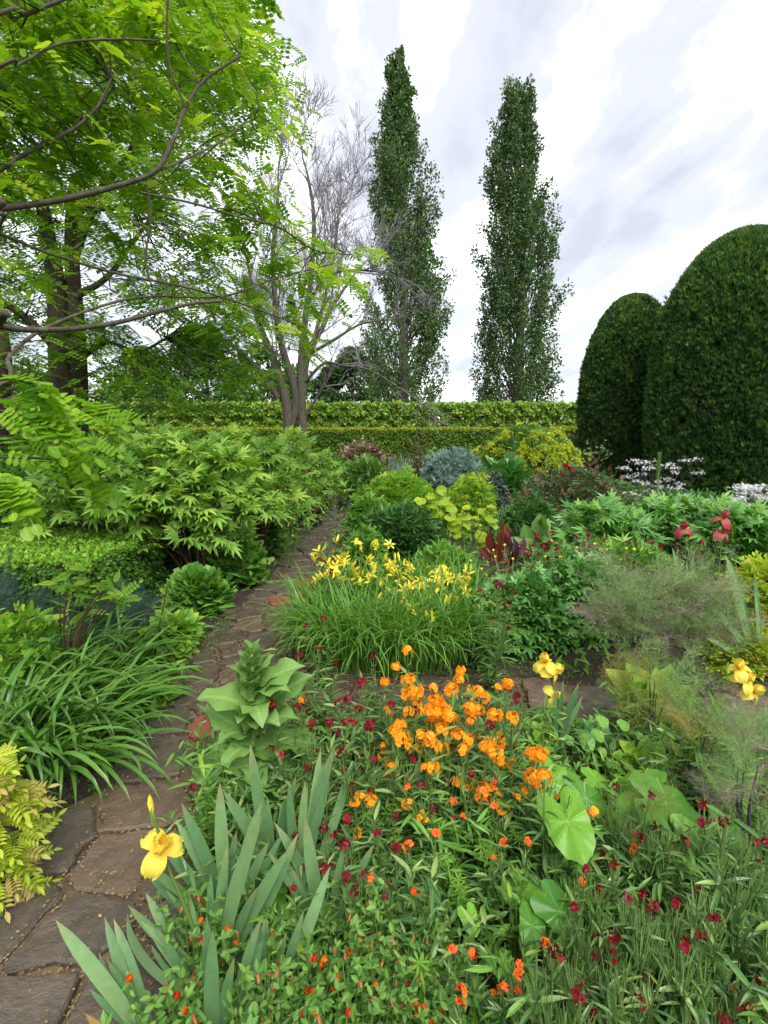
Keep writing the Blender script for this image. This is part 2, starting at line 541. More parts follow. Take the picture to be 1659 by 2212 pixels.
def whorl(n, leaf, up=0.35, s=1.0):
    return comb([(leaf, mat4((0, 0, 0), rz=2 * math.pi * i / n + 0.2 * math.sin(i * 3), rx=up, s=s * (0.85 + 0.3 * ((i * 7) % 5) / 5))) for i in range(n)])
WHORL = whorl(7, strip(prof('obov', 0.11, 3), 0.1, 0.1), 0.25)
KITE = T([(0, 0, 0), (0.12, 0.42, 0.05), (0, 1, -0.1), (-0.12, 0.42, 0.05)], [(0, 1, 2), (0, 2, 3)], [(0, 0), (.5, 1), (1, 0), (.5, 1)])
ROSETTE = whorl(9, KITE, 0.5)
LANCEK = strip([(0, .01), (.35, .13), (.7, .1), (1, .0)], 0.3, 0.2)
TUFT = whorl(5, T([(-0.13, 0.1, 0), (0.17, 0.2, 0), (0, 1, 0.12)], [(0, 1, 2)], [(0, 0), (.2, .5), (1, 0)]), 1.05)
ROBF = pinnate(5, SIMPLE2, 0.30, 1.2, 0.3)
def blades(n, leaf, sp=0.5):
    rr = np.random.RandomState(3)
    return comb([(leaf, mat4((0, 0, 0), rz=rr.rand() * 6.28, rx=1.45 - sp * rr.rand(), s=0.6 + 0.4 * rr.rand())) for i in range(n)])

# ------------------------------------------------------------------ flower templates
def petal(w, L_=1.0, nu=6, nv=4, curve=lambda t: 0.0, ruff=0.05, cup=0.2, prof_=None, rf=5.0):
    """petal from origin; curve(t) gives pitch angle of the midline at t (0 = along +Y)"""
    V, A, F = [], [], []
    y = z = 0.0
    for i in range(nu + 1):
        t = i / nu; a = curve(t)
        if i: y += L_ * math.cos(a) / nu; z += L_ * math.sin(a) / nu
        hw = w * (prof_(t) if prof_ else math.sin(math.pi * min(0.97, 0.08 + t * 0.86)) ** 0.6)
        ny, nz = -math.sin(a), math.cos(a)
        for j in range(-nv, nv + 1):
            f = j / nv
            h = cup * hw * f * f + ruff * math.sin(f * rf + t * 9) * t * abs(f)
            V.append((hw * f, y + ny * h, z + nz * h)); A.append((t, abs(f)))
    m = 2 * nv + 1
    for i in range(nu):
        for j in range(m - 1):
            a = i * m + j; F.append((a, a + 1, a + 1 + m, a + m))
    return T(V, F, A)
STD = petal(0.46, 1.05, 8, 4, lambda t: 0.6 + 1.35 * t, 0.13, 0.45, rf=7.0)
FALL = petal(0.46, 1.3, 9, 4, lambda t: 0.75 - 2.2 * t ** 0.75, 0.11, -0.2, rf=7.0)
def iris_flower():
    st = comb([(STD, mat4((0, 0, 0), rz=2 * math.pi * i / 3 + 0.5)) for i in range(3)])
    fa = comb([(FALL, mat4((0, 0, 0), rz=2 * math.pi * i / 3 + 0.5 + math.pi / 3)) for i in range(3)])
    return st, fa
IRIS_S, IRIS_F = iris_flower()
TEPAL = petal(0.13, 1.0, 5, 1, lambda t: 1.25 - 1.5 * t ** 1.5, 0.02, 0.5)
DAYL = comb([(TEPAL, mat4((0, 0, 0), rz=i * math.pi / 3, s=1.0)) for i in range(6)])
BUD = comb([(strip([(0, .02), (.25, .07), (.6, .1), (.85, .06), (1, .01)], 0.9, 0), mat4(rz=0, ry=a)) for a in (0, 2.1, 4.2)])
def floret():
    p = petal(0.5, 1.0, 3, 1, lambda t: 0.55 - 0.75 * t, 0.05, 0.12, lambda t: (.16, .6, 1.0, .8)[min(3, int(t * 3 + .5))])
    return comb([(p, mat4(rz=i * math.pi / 2 + 0.2 * (i % 2), rx=0.15 * (i % 3))) for i in range(4)])
FLORET = floret()
CUP = comb([(petal(0.45, 1.0, 3, 1, lambda t: 0.2 + 1.7 * t, 0.03, 0.4), mat4(rz=i * 2 * math.pi / 5)) for i in range(5)])
ROSEF = comb([(petal(0.45, 0.8 - 0.12 * k, 3, 1, lambda t, k=k: 0.1 + 0.4 * k + 1.0 * t, 0.04, 0.4), mat4(rz=i * 1.2566 + 0.6 * k)) for k in range(3) for i in range(5)])
# ------------------------------------------------------------------ helpers on the builder
def inst_up(mb, t, P, axis, sc, rnd=None, mi=0):
    P = np.asarray(P, float).reshape(-1, 3); n = len(P)
    ax = norm(np.broadcast_to(np.asarray(axis, float), (n, 3)))
    r = rs.normal(size=(n, 3)); d = r - (r * ax).sum(-1, keepdims=True) * ax
    mb.inst(t, P, d, ax, sc, rnd, mi)
def smooth_path(pts, n):
    P = np.asarray(pts, float); m = len(P)
    if m < 3: return np.linspace(P[0], P[-1], n)
    E = np.vstack([2 * P[0] - P[1], P, 2 * P[-1] - P[-2]])
    o = []
    for k in range(n):
        u = k / (n - 1) * (m - 1); i = min(int(u), m - 2); f = u - i
        a, b, c, d = E[i], E[i + 1], E[i + 2], E[i + 3]
        o.append(0.5 * ((2 * b) + (c - a) * f + (2 * a - 5 * b + 4 * c - d) * f * f + (3 * b - a - 3 * c + d) * f ** 3))
    return np.array(o)
def vnoise(x, y, s=1.0, seed=0):
    x = np.asarray(x) * s; y = np.asarray(y) * s
    return (np.sin(x * 1.7 + seed) * np.cos(y * 2.1 - seed * 1.3) + 0.5 * np.sin(x * 4.1 + y * 3.3 + seed * 2.2) + 0.3 * np.cos(x * 8.3 - y * 7.1 + seed)) / 1.8

# ------------------------------------------------------------------ main materials of the setting
def soil_mat():
    m, t = newmat('soil'); q = NT(t)
    tcn = q.n('ShaderNodeTexCoord')
    nz = q.n('ShaderNodeTexNoise', {'Vector': tcn.outputs['Object'], 'Scale': 9.0, 'Detail': 8.0, 'Roughness': 0.7})
    n2 = q.n('ShaderNodeTexNoise', {'Vector': tcn.outputs['Object'], 'Scale': 70.0, 'Detail': 3.0})
    col = q.mix(nz.outputs['Fac'], (0.012, 0.008, 0.005), (0.055, 0.036, 0.022))
    f = q.n('ShaderNodeMapRange', {'Value': n2.outputs['Fac'], 'From Min': 0.62, 'From Max': 0.7})
    col = q.mix(f.outputs[0], col, (0.11, 0.08, 0.045))
    bp = q.n('ShaderNodeBump', {'Strength': 0.9, 'Distance': 0.02, 'Height': n2.outputs['Fac']})
    b = q.n('ShaderNodeBsdfPrincipled', {'Base Color': col, 'Roughness': 0.75, 'Normal': bp.outputs[0]})
    o = q.n('ShaderNodeOutputMaterial'); t.links.new(b.outputs[0], o.inputs['Surface'])
    return m
def grass_mat():
    m, t = newmat('meadow'); q = NT(t)
    tcn = q.n('ShaderNodeTexCoord')
    nz = q.n('ShaderNodeTexNoise', {'Vector': tcn.outputs['Object'], 'Scale': 0.8, 'Detail': 8.0})
    col = q.mix(nz.outputs['Fac'], (0.03, 0.075, 0.015), (0.08, 0.14, 0.03))
    b = q.n('ShaderNodeBsdfPrincipled', {'Base Color': col, 'Roughness': 0.9})
    o = q.n('ShaderNodeOutputMaterial'); t.links.new(b.outputs[0], o.inputs['Surface'])
    return m
def stone_mat(name, c1, c2, c3, rough=0.21):
    m, t = newmat(name); q = NT(t)
    tcn = q.n('ShaderNodeTexCoord'); oi = q.n('ShaderNodeObjectInfo')
    nz = q.n('ShaderNodeTexNoise', {'Vector': tcn.outputs['Object'], 'Scale': 5.0, 'Detail': 9.0, 'Roughness': 0.65, 'Distortion': 0.6})
    n2 = q.n('ShaderNodeTexNoise', {'Vector': tcn.outputs['Object'], 'Scale': 42.0, 'Detail': 6.0, 'Roughness': 0.7})
    n3 = q.n('ShaderNodeTexNoise', {'Vector': tcn.outputs['Object'], 'Scale': 2.2, 'Detail': 4.0})
    r = q.n('ShaderNodeMapRange', {'Value': nz.outputs['Fac'], 'From Min': 0.35, 'From Max': 0.66})
    col = q.mix(r.outputs[0], c1, c2)
    col = q.mix(q.m('MULTIPLY', oi.outputs['Random'], 0.55), col, c3)
    f = q.n('ShaderNodeMapRange', {'Value': n2.outputs['Fac'], 'From Min': 0.6, 'From Max': 0.72})
    col = q.mix(q.m('MULTIPLY', f.outputs[0], 0.35), col, (0.30, 0.25, 0.17))
    g = q.n('ShaderNodeMapRange', {'Value': n3.outputs['Fac'], 'From Min': 0.56, 'From Max': 0.7})
    col = q.mix(q.m('MULTIPLY', g.outputs[0], 0.4), col, (0.045, 0.05, 0.03))
    h = q.m('ADD', q.m('MULTIPLY', nz.outputs['Fac'], 1.0), q.m('MULTIPLY', n2.outputs['Fac'], 0.22))
    bp = q.n('ShaderNodeBump', {'Strength': 0.9, 'Distance': 0.03, 'Height': h})
    rg = q.n('ShaderNodeMapRange', {'Value': nz.outputs['Fac'], 'From Min': 0.35, 'From Max': 0.6, 'To Min': rough - 0.12, 'To Max': rough + 0.22})
    b = q.n('ShaderNodeBsdfPrincipled', {'Base Color': col, 'Roughness': rg.outputs[0], 'Specular IOR Level': 0.5, 'Normal': bp.outputs[0]})
    o = q.n('ShaderNodeOutputMaterial'); t.links.new(b.outputs[0], o.inputs['Surface'])
    return m
M_SOIL, M_MEADOW = soil_mat(), grass_mat()
M_STONE = stone_mat('wet_flagstone', (0.042, 0.031, 0.022), (0.16, 0.115, 0.08), (0.10, 0.088, 0.07))
M_STONE2 = stone_mat('pale_flagstone', (0.075, 0.048, 0.03), (0.20, 0.135, 0.088), (0.14, 0.10, 0.068), 0.26)
M_BRICK = stone_mat('red_brick', (0.16, 0.04, 0.022), (0.30, 0.09, 0.05), (0.22, 0.07, 0.04), 0.5)
M_JOINT = stone_mat('sandy_joint', (0.06, 0.04, 0.022), (0.20, 0.14, 0.075), (0.12, 0.085, 0.05), 0.7)

# ------------------------------------------------------------------ path geometry
Lp = [(-260, 2500), (-110, 2250), (40, 1900), (140, 1790), (275, 1680), (340, 1590), (385, 1500), (470, 1385), (560, 1285), (650, 1185), (712, 1115), (722, 1085), (690, 1060)]
Rp = [(330, 2600), (395, 2200), (400, 1900), (420, 1760), (450, 1610), (520, 1500), (600, 1420), (640, 1345), (668, 1285), (700, 1195), (748, 1125), (765, 1090), (735, 1062)]
LW = np.array([G(*p) for p in Lp])[:, :2]; RW = np.array([G(*p) for p in Rp])[:, :2]
LW3 = smooth_path(np.c_[LW, np.zeros(len(LW))], 60)[:, :2]; RW3 = smooth_path(np.c_[RW, np.zeros(len(RW))], 60)[:, :2]
XL = np.array([G(560, 1447), G(800, 1462), G(1000, 1468), G(1300, 1490), G(1500, 1500), G(1700, 1510), G(1950, 1520)])[:, :2]
XR = np.array([G(470, 1600), G(720, 1590), G(1000, 1572), G(1300, 1575), G(1500, 1580), G(1700, 1590), G(1950, 1600)])[:, :2]
MAINPOLY = np.vstack([LW3, RW3[::-1]]); CROSSPOLY = np.vstack([XL, XR[::-1]])
def inpoly(P, poly):
    x, y = P[:, 0], P[:, 1]; r = np.zeros(len(P), bool); n = len(poly)
    for i in range(n):
        x1, y1 = poly[i]; x2, y2 = poly[(i + 1) % n]
        c = ((y1 > y) != (y2 > y)) & (x < (x2 - x1) * (y - y1) / (y2 - y1 + 1e-12) + x1)
        r ^= c
    return r
def onpath(P):
    P = np.asarray(P)[:, :2]
    return inpoly(P, MAINPOLY) | inpoly(P, CROSSPOLY)
def pdist(P, poly):
    P = np.asarray(P)[:, :2]; d = np.full(len(P), 9e9); n = len(poly)
    for i in range(n):
        a, b = poly[i], poly[(i + 1) % n]; ab = b - a
        t = np.clip(((P - a) @ ab) / (ab @ ab + 1e-12), 0, 1)
        d = np.minimum(d, np.linalg.norm(P - (a + t[:, None] * ab), axis=1))
    return d
def path_sd(P):
    i1, i2 = inpoly(P[:, :2], MAINPOLY), inpoly(P[:, :2], CROSSPOLY)
    d1, d2 = pdist(P, MAINPOLY), pdist(P, CROSSPOLY)
    return np.minimum(np.where(i1, -d1, d1), np.where(i2, -d2, d2))

# ground sheet to the horizon
mb = MB()
mb.raw([(-900, -300, -0.06), (900, -300, -0.06), (900, 1500, -0.06), (-900, 1500, -0.06)], [(0, 1, 2, 3)])
tag(mb.build('ground', M_MEADOW), kind='structure')
# beds: one soil sheet sunk under the path
nx, ny = 150, 190
gx, gy = np.meshgrid(np.linspace(-9, 12, nx), np.linspace(-0.4, 21.5, ny))
P = np.c_[gx.ravel(), gy.ravel()]
sd_ = path_sd(P)
gz = np.where(sd_ < 0.03, -0.035, 0.01 + 0.03 * np.clip(sd_ / 0.3, 0, 1) + 0.014 * vnoise(P[:, 0], P[:, 1], 3.1, 2))
def soil_h(x, y):
    P = np.array([[x, y]]); s = path_sd(P)[0]
    return -0.02 if s < 0.03 else 0.01 + 0.03 * min(1, s / 0.3)
mb = MB()
F = [(j * nx + i, j * nx + i + 1, (j + 1) * nx + i + 1, (j + 1) * nx + i) for j in range(ny - 1) for i in range(nx - 1)]
mb.raw(np.c_[P, gz], F)
tag(mb.build('garden_soil', M_SOIL, smooth=True), kind='structure')

# path bed and its stones
path = MB()
def ribbon(mb, A, B, z):
    n = len(A); V = np.vstack([np.c_[A, np.full(n, z)], np.c_[B, np.full(n, z)]])
    mb.raw(V, [(i, n + i, n + i + 1, i + 1) for i in range(n - 1)])
ext = 0.13
def widen(A, B, e):
    d = norm(B - A); return A - d * e, B + d * e
a_, b_ = widen(LW3, RW3, ext); ribbon(path, a_, b_, 0.002)
a_, b_ = widen(XL, XR, ext); ribbon(path, a_, b_, -0.003)
path_o = path.build('path', M_JOINT); tag(path_o, kind='structure')

seeds = []
def try_seed(p, dmin):
    for s, r in seeds:
        if (s[0] - p[0]) ** 2 + (s[1] - p[1]) ** 2 < (0.5 * (dmin + r)) ** 2: return
    seeds.append((p, dmin))
fixed = [G(140, 2040), G(120, 1830), G(265, 1850), G(330, 1640), G(60, 2190), G(250, 2190), G(300, 1760)]
for p in fixed: seeds.append((p[:2], 0.33))
rr = np.random.RandomState(4)
allp = np.vstack([MAINPOLY, CROSSPOLY])
CAND = np.c_[rr.uniform(-3.0, 6.0, 20000), rr.uniform(0.3, 12.5, 20000)]
CAND = CAND[path_sd(CAND) < 0.42]
for p in CAND:
    if True:
        try_seed(p, (0.30 if p[1] < 2.0 else 0.25 if p[1] < 6 else 0.33) if rr.rand() < 0.65 else 0.14)
SP = np.array([s for s, r in seeds])
inside = path_sd(SP) < 0.09
def cell(i):
    p = SP[i]; poly = [p + np.array(v) for v in ((-.8, -.8), (.8, -.8), (.8, .8), (-.8, .8))]
    dd = np.linalg.norm(SP - p, axis=1)
    for j in np.argsort(dd)[1:26]:
        q = SP[j]; m = (p + q) / 2; nrm_ = q - p
        new = []
        for a in range(len(poly)):
            u, v = poly[a], poly[(a + 1) % len(poly)]
            su, sv = (u - m) @ nrm_, (v - m) @ nrm_
            if su <= 0: new.append(u)
            if su * sv < 0: new.append(u + (v - u) * su / (su - sv))
        poly = new
        if len(poly) < 3: return None
    return poly
def stone(poly, top=0.03):
    c = np.mean(poly, axis=0)
    P0 = []
    n = len(poly)
    for a in range(n):
        u, v = poly[a], poly[(a + 1) % n]
        for f in (0.07, 0.28, 0.5, 0.72, 0.93):
            P0.append(u + (v - u) * f)
    P0 = np.array(P0); n = len(P0)
    P0 = P0 + rr.normal(0, 0.0065, P0.shape)
    r = np.linalg.norm(P0 - c, axis=1, keepdims=True)
    gap = 0.010 + 0.009 * rr.rand()
    Pa = c + (P0 - c) * np.maximum(0.3, (r - gap) / r)
    Pb = c + (P0 - c) * np.maximum(0.3, (r - gap - 0.009) / r)
    tx, ty = rr.normal(0, 0.018, 2)
    def z(Pq, h): return h + (Pq - c) @ np.array([tx, ty])
    V = np.vstack([np.c_[Pa, np.full(n, -0.02)], np.c_[Pa, z(Pa, top - 0.010)], np.c_[Pb, z(Pb, top)], [[c[0], c[1], top + 0.003]]])
    F = []
    for k in range(2):
        for i in range(n):
            j = (i + 1) % n; F.append((k * n + i, k * n + j, (k + 1) * n + j, (k + 1) * n + i))
    for i in range(n): F.append((2 * n + i, 2 * n + (i + 1) % n, 3 * n))
    V = V - np.array([c[0], c[1], 0])
    b = MB(); b.raw(V, F)
    return b, c
BR = [G(655, 1272)[:2], G(490, 1565)[:2], G(640, 1300)[:2]]
PALE = [G(1145, 1502)[:2], G(1640, 1530)[:2], G(265, 1850)[:2]]
for i in range(len(SP)):
    if not inside[i]: continue
    poly = cell(i)
    if poly is None: continue
    b, c = stone(poly, 0.022 + 0.012 * rr.rand())
    m = M_STONE
    if min(np.linalg.norm(c - q) for q in BR) < 0.16: m = M_BRICK
    elif min(np.linalg.norm(c - q) for q in PALE) < 0.14 or rr.rand() < 0.10: m = M_STONE2
    o = b.build('brick_paver' if m is M_BRICK else 'paving_stone', m, path_o, smooth=False)
    o.location = (c[0], c[1], 0)
# debris in the joints
lit = MB()
Pl = np.vstack([np.c_[rr.uniform(-2, 1, 60000), rr.uniform(0.4, 3.6, 60000)], np.c_[rr.uniform(-2, 4, 9000), rr.uniform(2, 6, 9000)]])
s_ = path_sd(Pl); Pl = Pl[s_ < 0.0]
d1 = np.sort(np.linalg.norm(Pl[:, None] - SP[None], axis=2), axis=1)
edge = d1[:, 1] - d1[:, 0]
keep = (edge < 0.04 + 0.09 * (vnoise(Pl[:, 0], Pl[:, 1], 5, 1) > 0.35)) | (rr.rand(len(Pl)) < 0.02)
Pl = Pl[keep]
Pl = np.c_[Pl, np.where(edge[keep] < 0.03, 0.012 + 0.016 * rr.rand(len(Pl)), 0.036)]
M_LIT = leaf_mat('straw_litter', (0.34, 0.24, 0.11), (0.12, 0.075, 0.035), rib=0, trans=0, noise=0, rough=0.7)
dv = rr.normal(size=(len(Pl), 3)); dv[:, 2] *= 0.15
lit.inst(SIMPLE, Pl, dv, np.array([0, 0, 1.0]) + rr.normal(0, .2, (len(Pl), 3)), 0.004 + 0.012 * rr.rand(len(Pl)) ** 2)
tag(lit.build('joint_litter', M_LIT), 'straw coloured leaf litter lodged in the joints of the stone path', 'litter', kind='stuff')

# ------------------------------------------------------------------ clipped hedges
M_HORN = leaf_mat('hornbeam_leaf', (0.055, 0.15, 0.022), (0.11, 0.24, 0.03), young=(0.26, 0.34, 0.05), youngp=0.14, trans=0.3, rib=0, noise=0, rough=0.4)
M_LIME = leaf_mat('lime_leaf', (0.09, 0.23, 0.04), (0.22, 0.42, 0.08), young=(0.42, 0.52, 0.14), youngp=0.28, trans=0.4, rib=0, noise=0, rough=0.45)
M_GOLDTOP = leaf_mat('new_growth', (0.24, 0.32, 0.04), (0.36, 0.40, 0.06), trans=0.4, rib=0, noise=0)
M_BOX = leaf_mat('box_leaf', (0.05, 0.15, 0.025), (0.10, 0.24, 0.035), trans=0.25, rib=0, noise=0, rough=0.35)
M_YEWH = leaf_mat('yew_hedge_leaf', (0.02, 0.07, 0.02), (0.045, 0.12, 0.035), trans=0.15, rib=0, noise=0)
M_TWIG = bark_mat('twig', (0.03, 0.022, 0.015), (0.075, 0.055, 0.038), 10)
def boxhedge(name, label, x0, x1, y0, y1, h, mat, n, leaf=0.06, topmat=None, group=None, faces=('front', 'top', 'left', 'right'), rough=0.05, base=0.0, cat='hedge', core=True):
    t = thing(name, label, cat, ((x0 + x1) / 2, (y0 + y1) / 2, 0), group)
    c = np.array([(x0 + x1) / 2, (y0 + y1) / 2, 0.0])
    mb = MB(); mt = MB()
    area = {'front': (x1 - x0) * (h - base), 'top': (x1 - x0) * (y1 - y0), 'left': (y1 - y0) * (h - base), 'right': (y1 - y0) * (h - base), 'back': (x1 - x0) * (h - base)}
    tot = sum(area[f] for f in faces)
    for f in faces:
        k = int(n * area[f] / tot); u, v = rs.rand(k), rs.rand(k)
        wob = (0.04 + rough * .3) * vnoise(u * (x1 - x0), v * (h + y1 - y0), 2.2, 3)
        dep = np.abs(rs.normal(0, rough, k)) - wob
        if f == 'front': Pp = np.c_[x0 + u * (x1 - x0), y0 + dep, base + v * (h - base)]; nn = (0, -1, 0.25)
        elif f == 'back': Pp = np.c_[x0 + u * (x1 - x0), y1 - dep, base + v * (h - base)]; nn = (0, 1, 0.25)
        elif f == 'top': Pp = np.c_[x0 + u * (x1 - x0), y0 + v * (y1 - y0), h - dep + 0.02]; nn = (0, 0, 1)
        elif f == 'left': Pp = np.c_[x0 + dep, y0 + u * (y1 - y0), base + v * (h - base)]; nn = (-1, 0, 0.25)
        else: Pp = np.c_[x1 - dep, y0 + u * (y1 - y0), base + v * (h - base)]; nn = (1, 0, 0.25)
        nn = np.array(nn, float)
        d = rs.normal(size=(k, 3)) * 0.8 + np.array([0, 0, -0.35]) + nn * 0.35
        N_ = nn + rs.normal(size=(k, 3)) * 0.45
        tgt = mt if (topmat is not None and f == 'top') else mb
        tgt.inst(SIMPLE2, Pp - c, d, N_, leaf * (0.65 + 0.7 * rs.rand(k)))
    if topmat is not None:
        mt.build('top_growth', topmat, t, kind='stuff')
    mb.build('foliage', mat, t, kind='stuff')
    if core:
        cb = MB(); i_ = rough * 1.6 + 0.03
        xs, ys, zs = (x0 + i_ - c[0], x1 - i_ - c[0]), (y0 + i_ - c[1], y1 - i_ - c[1]), (base + 0.01, h - i_)
        V = [(x, y, z) for z in zs for y in ys for x in xs]
        cb.raw(V, [(0, 1, 5, 4), (1, 3, 7, 5), (3, 2, 6, 7), (2, 0, 4, 6), (4, 5, 7, 6)])
        cb.build('branch_core', M_TWIG, t)
    return t
xa, xb = AT(-180, 930, 20)[0], AT(1196, 930, 20)[0]
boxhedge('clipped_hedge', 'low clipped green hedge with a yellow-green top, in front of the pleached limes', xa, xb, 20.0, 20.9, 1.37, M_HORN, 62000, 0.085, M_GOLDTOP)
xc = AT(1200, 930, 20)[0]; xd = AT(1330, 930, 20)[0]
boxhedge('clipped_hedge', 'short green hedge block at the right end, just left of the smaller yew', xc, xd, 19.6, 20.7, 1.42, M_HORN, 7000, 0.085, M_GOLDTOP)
M_COPPER = leaf_mat('copper_growth', (0.14, 0.09, 0.03), (0.2, 0.16, 0.04), trans=0.3, rib=0, noise=0)
boxhedge('clipped_hedge', 'brownish bronze hedge top showing between the green hedges near the yellow spurge', AT(1120, 930, 19.7)[0], AT(1190, 930, 19.7)[0], 19.6, 19.98, 1.34, M_COPPER, 5000, 0.07)
# pleached limes: each tree a trunk with a panel of leaves
trunks = [(-40, 1), (120, 1), (285, 1), (430, 1), (560, 1), (715, 1), (872, 1), (1040, 1), (1187, 1), (1345, 1)]
YL = 23.0
M_LBARK = bark_mat('lime_bark', (0.07, 0.058, 0.045), (0.16, 0.14, 0.11), 6)
edges_ = [AT((trunks[i][0] + trunks[i + 1][0]) / 2, 900, YL)[0] for i in range(len(trunks) - 1)]
edges_ = [edges_[0] - 3.3] + edges_ + [edges_[-1] + 3.2]
LN = ['farthest left under the robinia', 'second from the left behind the robinia', 'third from the left behind the tree peonies', 'left of the bare tree', 'directly behind the bare tree stems', 'just right of the bare tree',
      'in front of the left poplar', 'in the gap between the two poplars', 'in front of the right poplar', 'behind the smaller yew']
for i, (tx, _) in enumerate(trunks):
    X = AT(tx, 900, YL)[0]
    t = thing('pleached_lime', 'pleached lime with a green leaf panel, ' + LN[i], 'tree', (X, YL, 0), 'pleached limes behind the low hedge')
    tr = MB(); hh = 2.25
    tr.tube(smooth_path([(0, 0, 0), (0.03, 0, 0.9), (-0.04, 0, 1.7), (0.0, 0, hh)], 8), np.linspace(0.15, 0.07, 8), 7)
    tr.build('trunk', M_LBARK, t)
    lb = MB()
    for z in (1.5, 1.95, 2.35):
        lb.tube(smooth_path([(edges_[i] - X, 0, z - .04), (0, 0, z), (edges_[i + 1] - X, 0, z - .03)], 6), 0.025, 5)
    lb.build('trained_limb', M_LBARK, t)
    f = MB(); k = 6800
    u = edges_[i] - X - 0.05 + rs.rand(k) * (edges_[i + 1] - edges_[i] + 0.1)
    zv = np.concatenate([rs.uniform(1.98, 2.56, int(k * .5)), rs.uniform(1.2, 2.0, k - int(k * .5))])
    top = 2.50 + 0.12 * vnoise(u + X, u * 0, 2.3, 1) + 0.05 * vnoise(u + X, u * 0 + 3, 7, 4)
    zv = np.minimum(zv, top - np.abs(rs.normal(0, .04, k)))
    gap = vnoise(u + X, zv * 1.5, 3.2, 5) + .15 * vnoise(u + X, zv, 9, 2) - 0.25 * ((zv > 1.78) & (zv < 1.98))
    kp = (gap > -0.38)
    bulge = 0.15 * vnoise(u + X, zv * 1.3, 3.4, 8) + np.where(zv > 2.0, -0.06, 0.05)
    yv = -0.28 + bulge + np.abs(rs.normal(0, 0.12, k))
    Pp = np.c_[u, yv, zv][kp]; k = len(Pp)
    d = rs.normal(size=(k, 3)) * 0.6 + np.array([0, -0.3, -0.6]); N_ = np.array([0, -0.75, 0.65]) + rs.normal(size=(k, 3)) * 0.4
    f.inst(SIMPLE2, Pp, d, N_, 0.115 + 0.085 * rs.rand(k))
    k2 = 900
    Pp = np.c_[edges_[i] - X + rs.rand(k2) * (edges_[i + 1] - edges_[i]), 0.1 + 0.2 * rs.rand(k2), rs.uniform(1.2, 2.45, k2)]
    f.inst(SIMPLE2, Pp, rs.normal(size=(k2, 3)), rs.normal(size=(k2, 3)), 0.17)
    f.build('crown', M_LIME, t, kind='stuff')

# ------------------------------------------------------------------ leafy trees of the distance
M_FAR = leaf_mat('far_leaf', (0.035, 0.095, 0.04), (0.085, 0.17, 0.07), trans=0.25, rib=0, noise=0)
M_FAR2 = leaf_mat('far_leaf_light', (0.05, 0.14, 0.035), (0.11, 0.24, 0.05), trans=0.3, rib=0, noise=0)
M_DBARK = bark_mat('dark_bark', (0.03, 0.022, 0.016), (0.085, 0.062, 0.045), 7)
def leafy_tree(name, label, x, y, h, r, mat, leaf, nclump, per, zlow=0.15, group=None, squash=1.0):
    t = thing(name, label, 'tree', (x, y, 0), group)
    tr = MB(); br = MB(); f = MB()
    tr.tube([(0, 0, 0), (0.05 * h / 6, 0, h * .3), (0, 0.1, h * .6), (0, 0, h * .85)], [h * .03, h * .022, h * .013, h * .004], 7)
    for k in range(nclump):
        a = rs.rand() * 2 * math.pi; v = zlow + (1 - zlow) * rs.rand() ** 0.8
        rad = r * math.sin(math.pi * min(1, max(.08, (v - zlow) / (1 - zlow) * .92 + .08)) ** .8) ** 0.7 * (0.5 + 0.5 * rs.rand() ** .5)
        c = np.array([math.cos(a) * rad, math.sin(a) * rad * squash, v * h])
        cr = r * (0.16 + 0.12 * rs.rand())
        dirs = norm(rs.normal(size=(per, 3))); rad_ = cr * (0.55 + 0.45 * rs.rand(per, 1) ** .5)
        Pp = c + dirs * rad_ * np.array([1.15, 1.15, 0.75])
        f.inst(SIMPLE2, Pp, dirs + rs.normal(size=(per, 3)) * .6 + [0, 0, -.3], dirs * .8 + np.array([0, 0, .7]) + rs.normal(size=(per, 3)) * .4, leaf * (0.6 + .8 * rs.rand(per)), rnd=np.clip(rs.rand() * .6 + .4 * rs.rand(per), 0, .99))
        if k % 3 == 0: br.tube([(0, 0, max(.15, v - .25) * h), c * np.array([.5, .5, 1]) - [0, 0, .05 * h], c], [h * .008, h * .005, h * .002], 4)
    tr.build('trunk', M_DBARK, t); br.build('branch', M_DBARK, t, kind='stuff'); f.build('crown', mat, t, kind='stuff')
    return t
def tree_at(px, ytop, Y, wpx, label, mat, leaf, nc, per, name='broadleaf_tree', group='trees beyond the hedges', zlow=.12):
    b = AT(px, ytop, Y); r = wpx / FPX * Y * 0.97
    leafy_tree(name, label, b[0], Y, b[2], r, mat, leaf, nc, per, group=group, zlow=zlow)
tree_at(760, 760, 48, 62, 'dark green bushy tree between the bare tree and the left poplar', M_FAR, 0.34, 55, 110)
tree_at(712, 800, 44, 48, 'lower dark green tree just right of the bare tree trunks', M_FAR, 0.32, 40, 100)
tree_at(560, 752, 42, 85, 'mid green spreading tree left of the bare tree', M_FAR2, 0.32, 60, 120)
tree_at(440, 715, 46, 95, 'tall dark tree behind the hanging robinia branches', M_FAR, 0.34, 70, 120)
tree_at(300, 760, 40, 90, 'broad mid green tree beyond the hedge at the left', M_FAR2, 0.30, 60, 120)
tree_at(60, 800, 42, 90, 'dark tree low on the horizon at the far left', M_FAR, 0.32, 50, 120)
tree_at(-120, 740, 42, 110, 'dark tree at the left edge behind the robinias', M_FAR, 0.32, 50, 120)
tree_at(640, 800, 50, 60, 'mid green tree showing between the two bare stems', M_FAR2, 0.34, 40, 100)
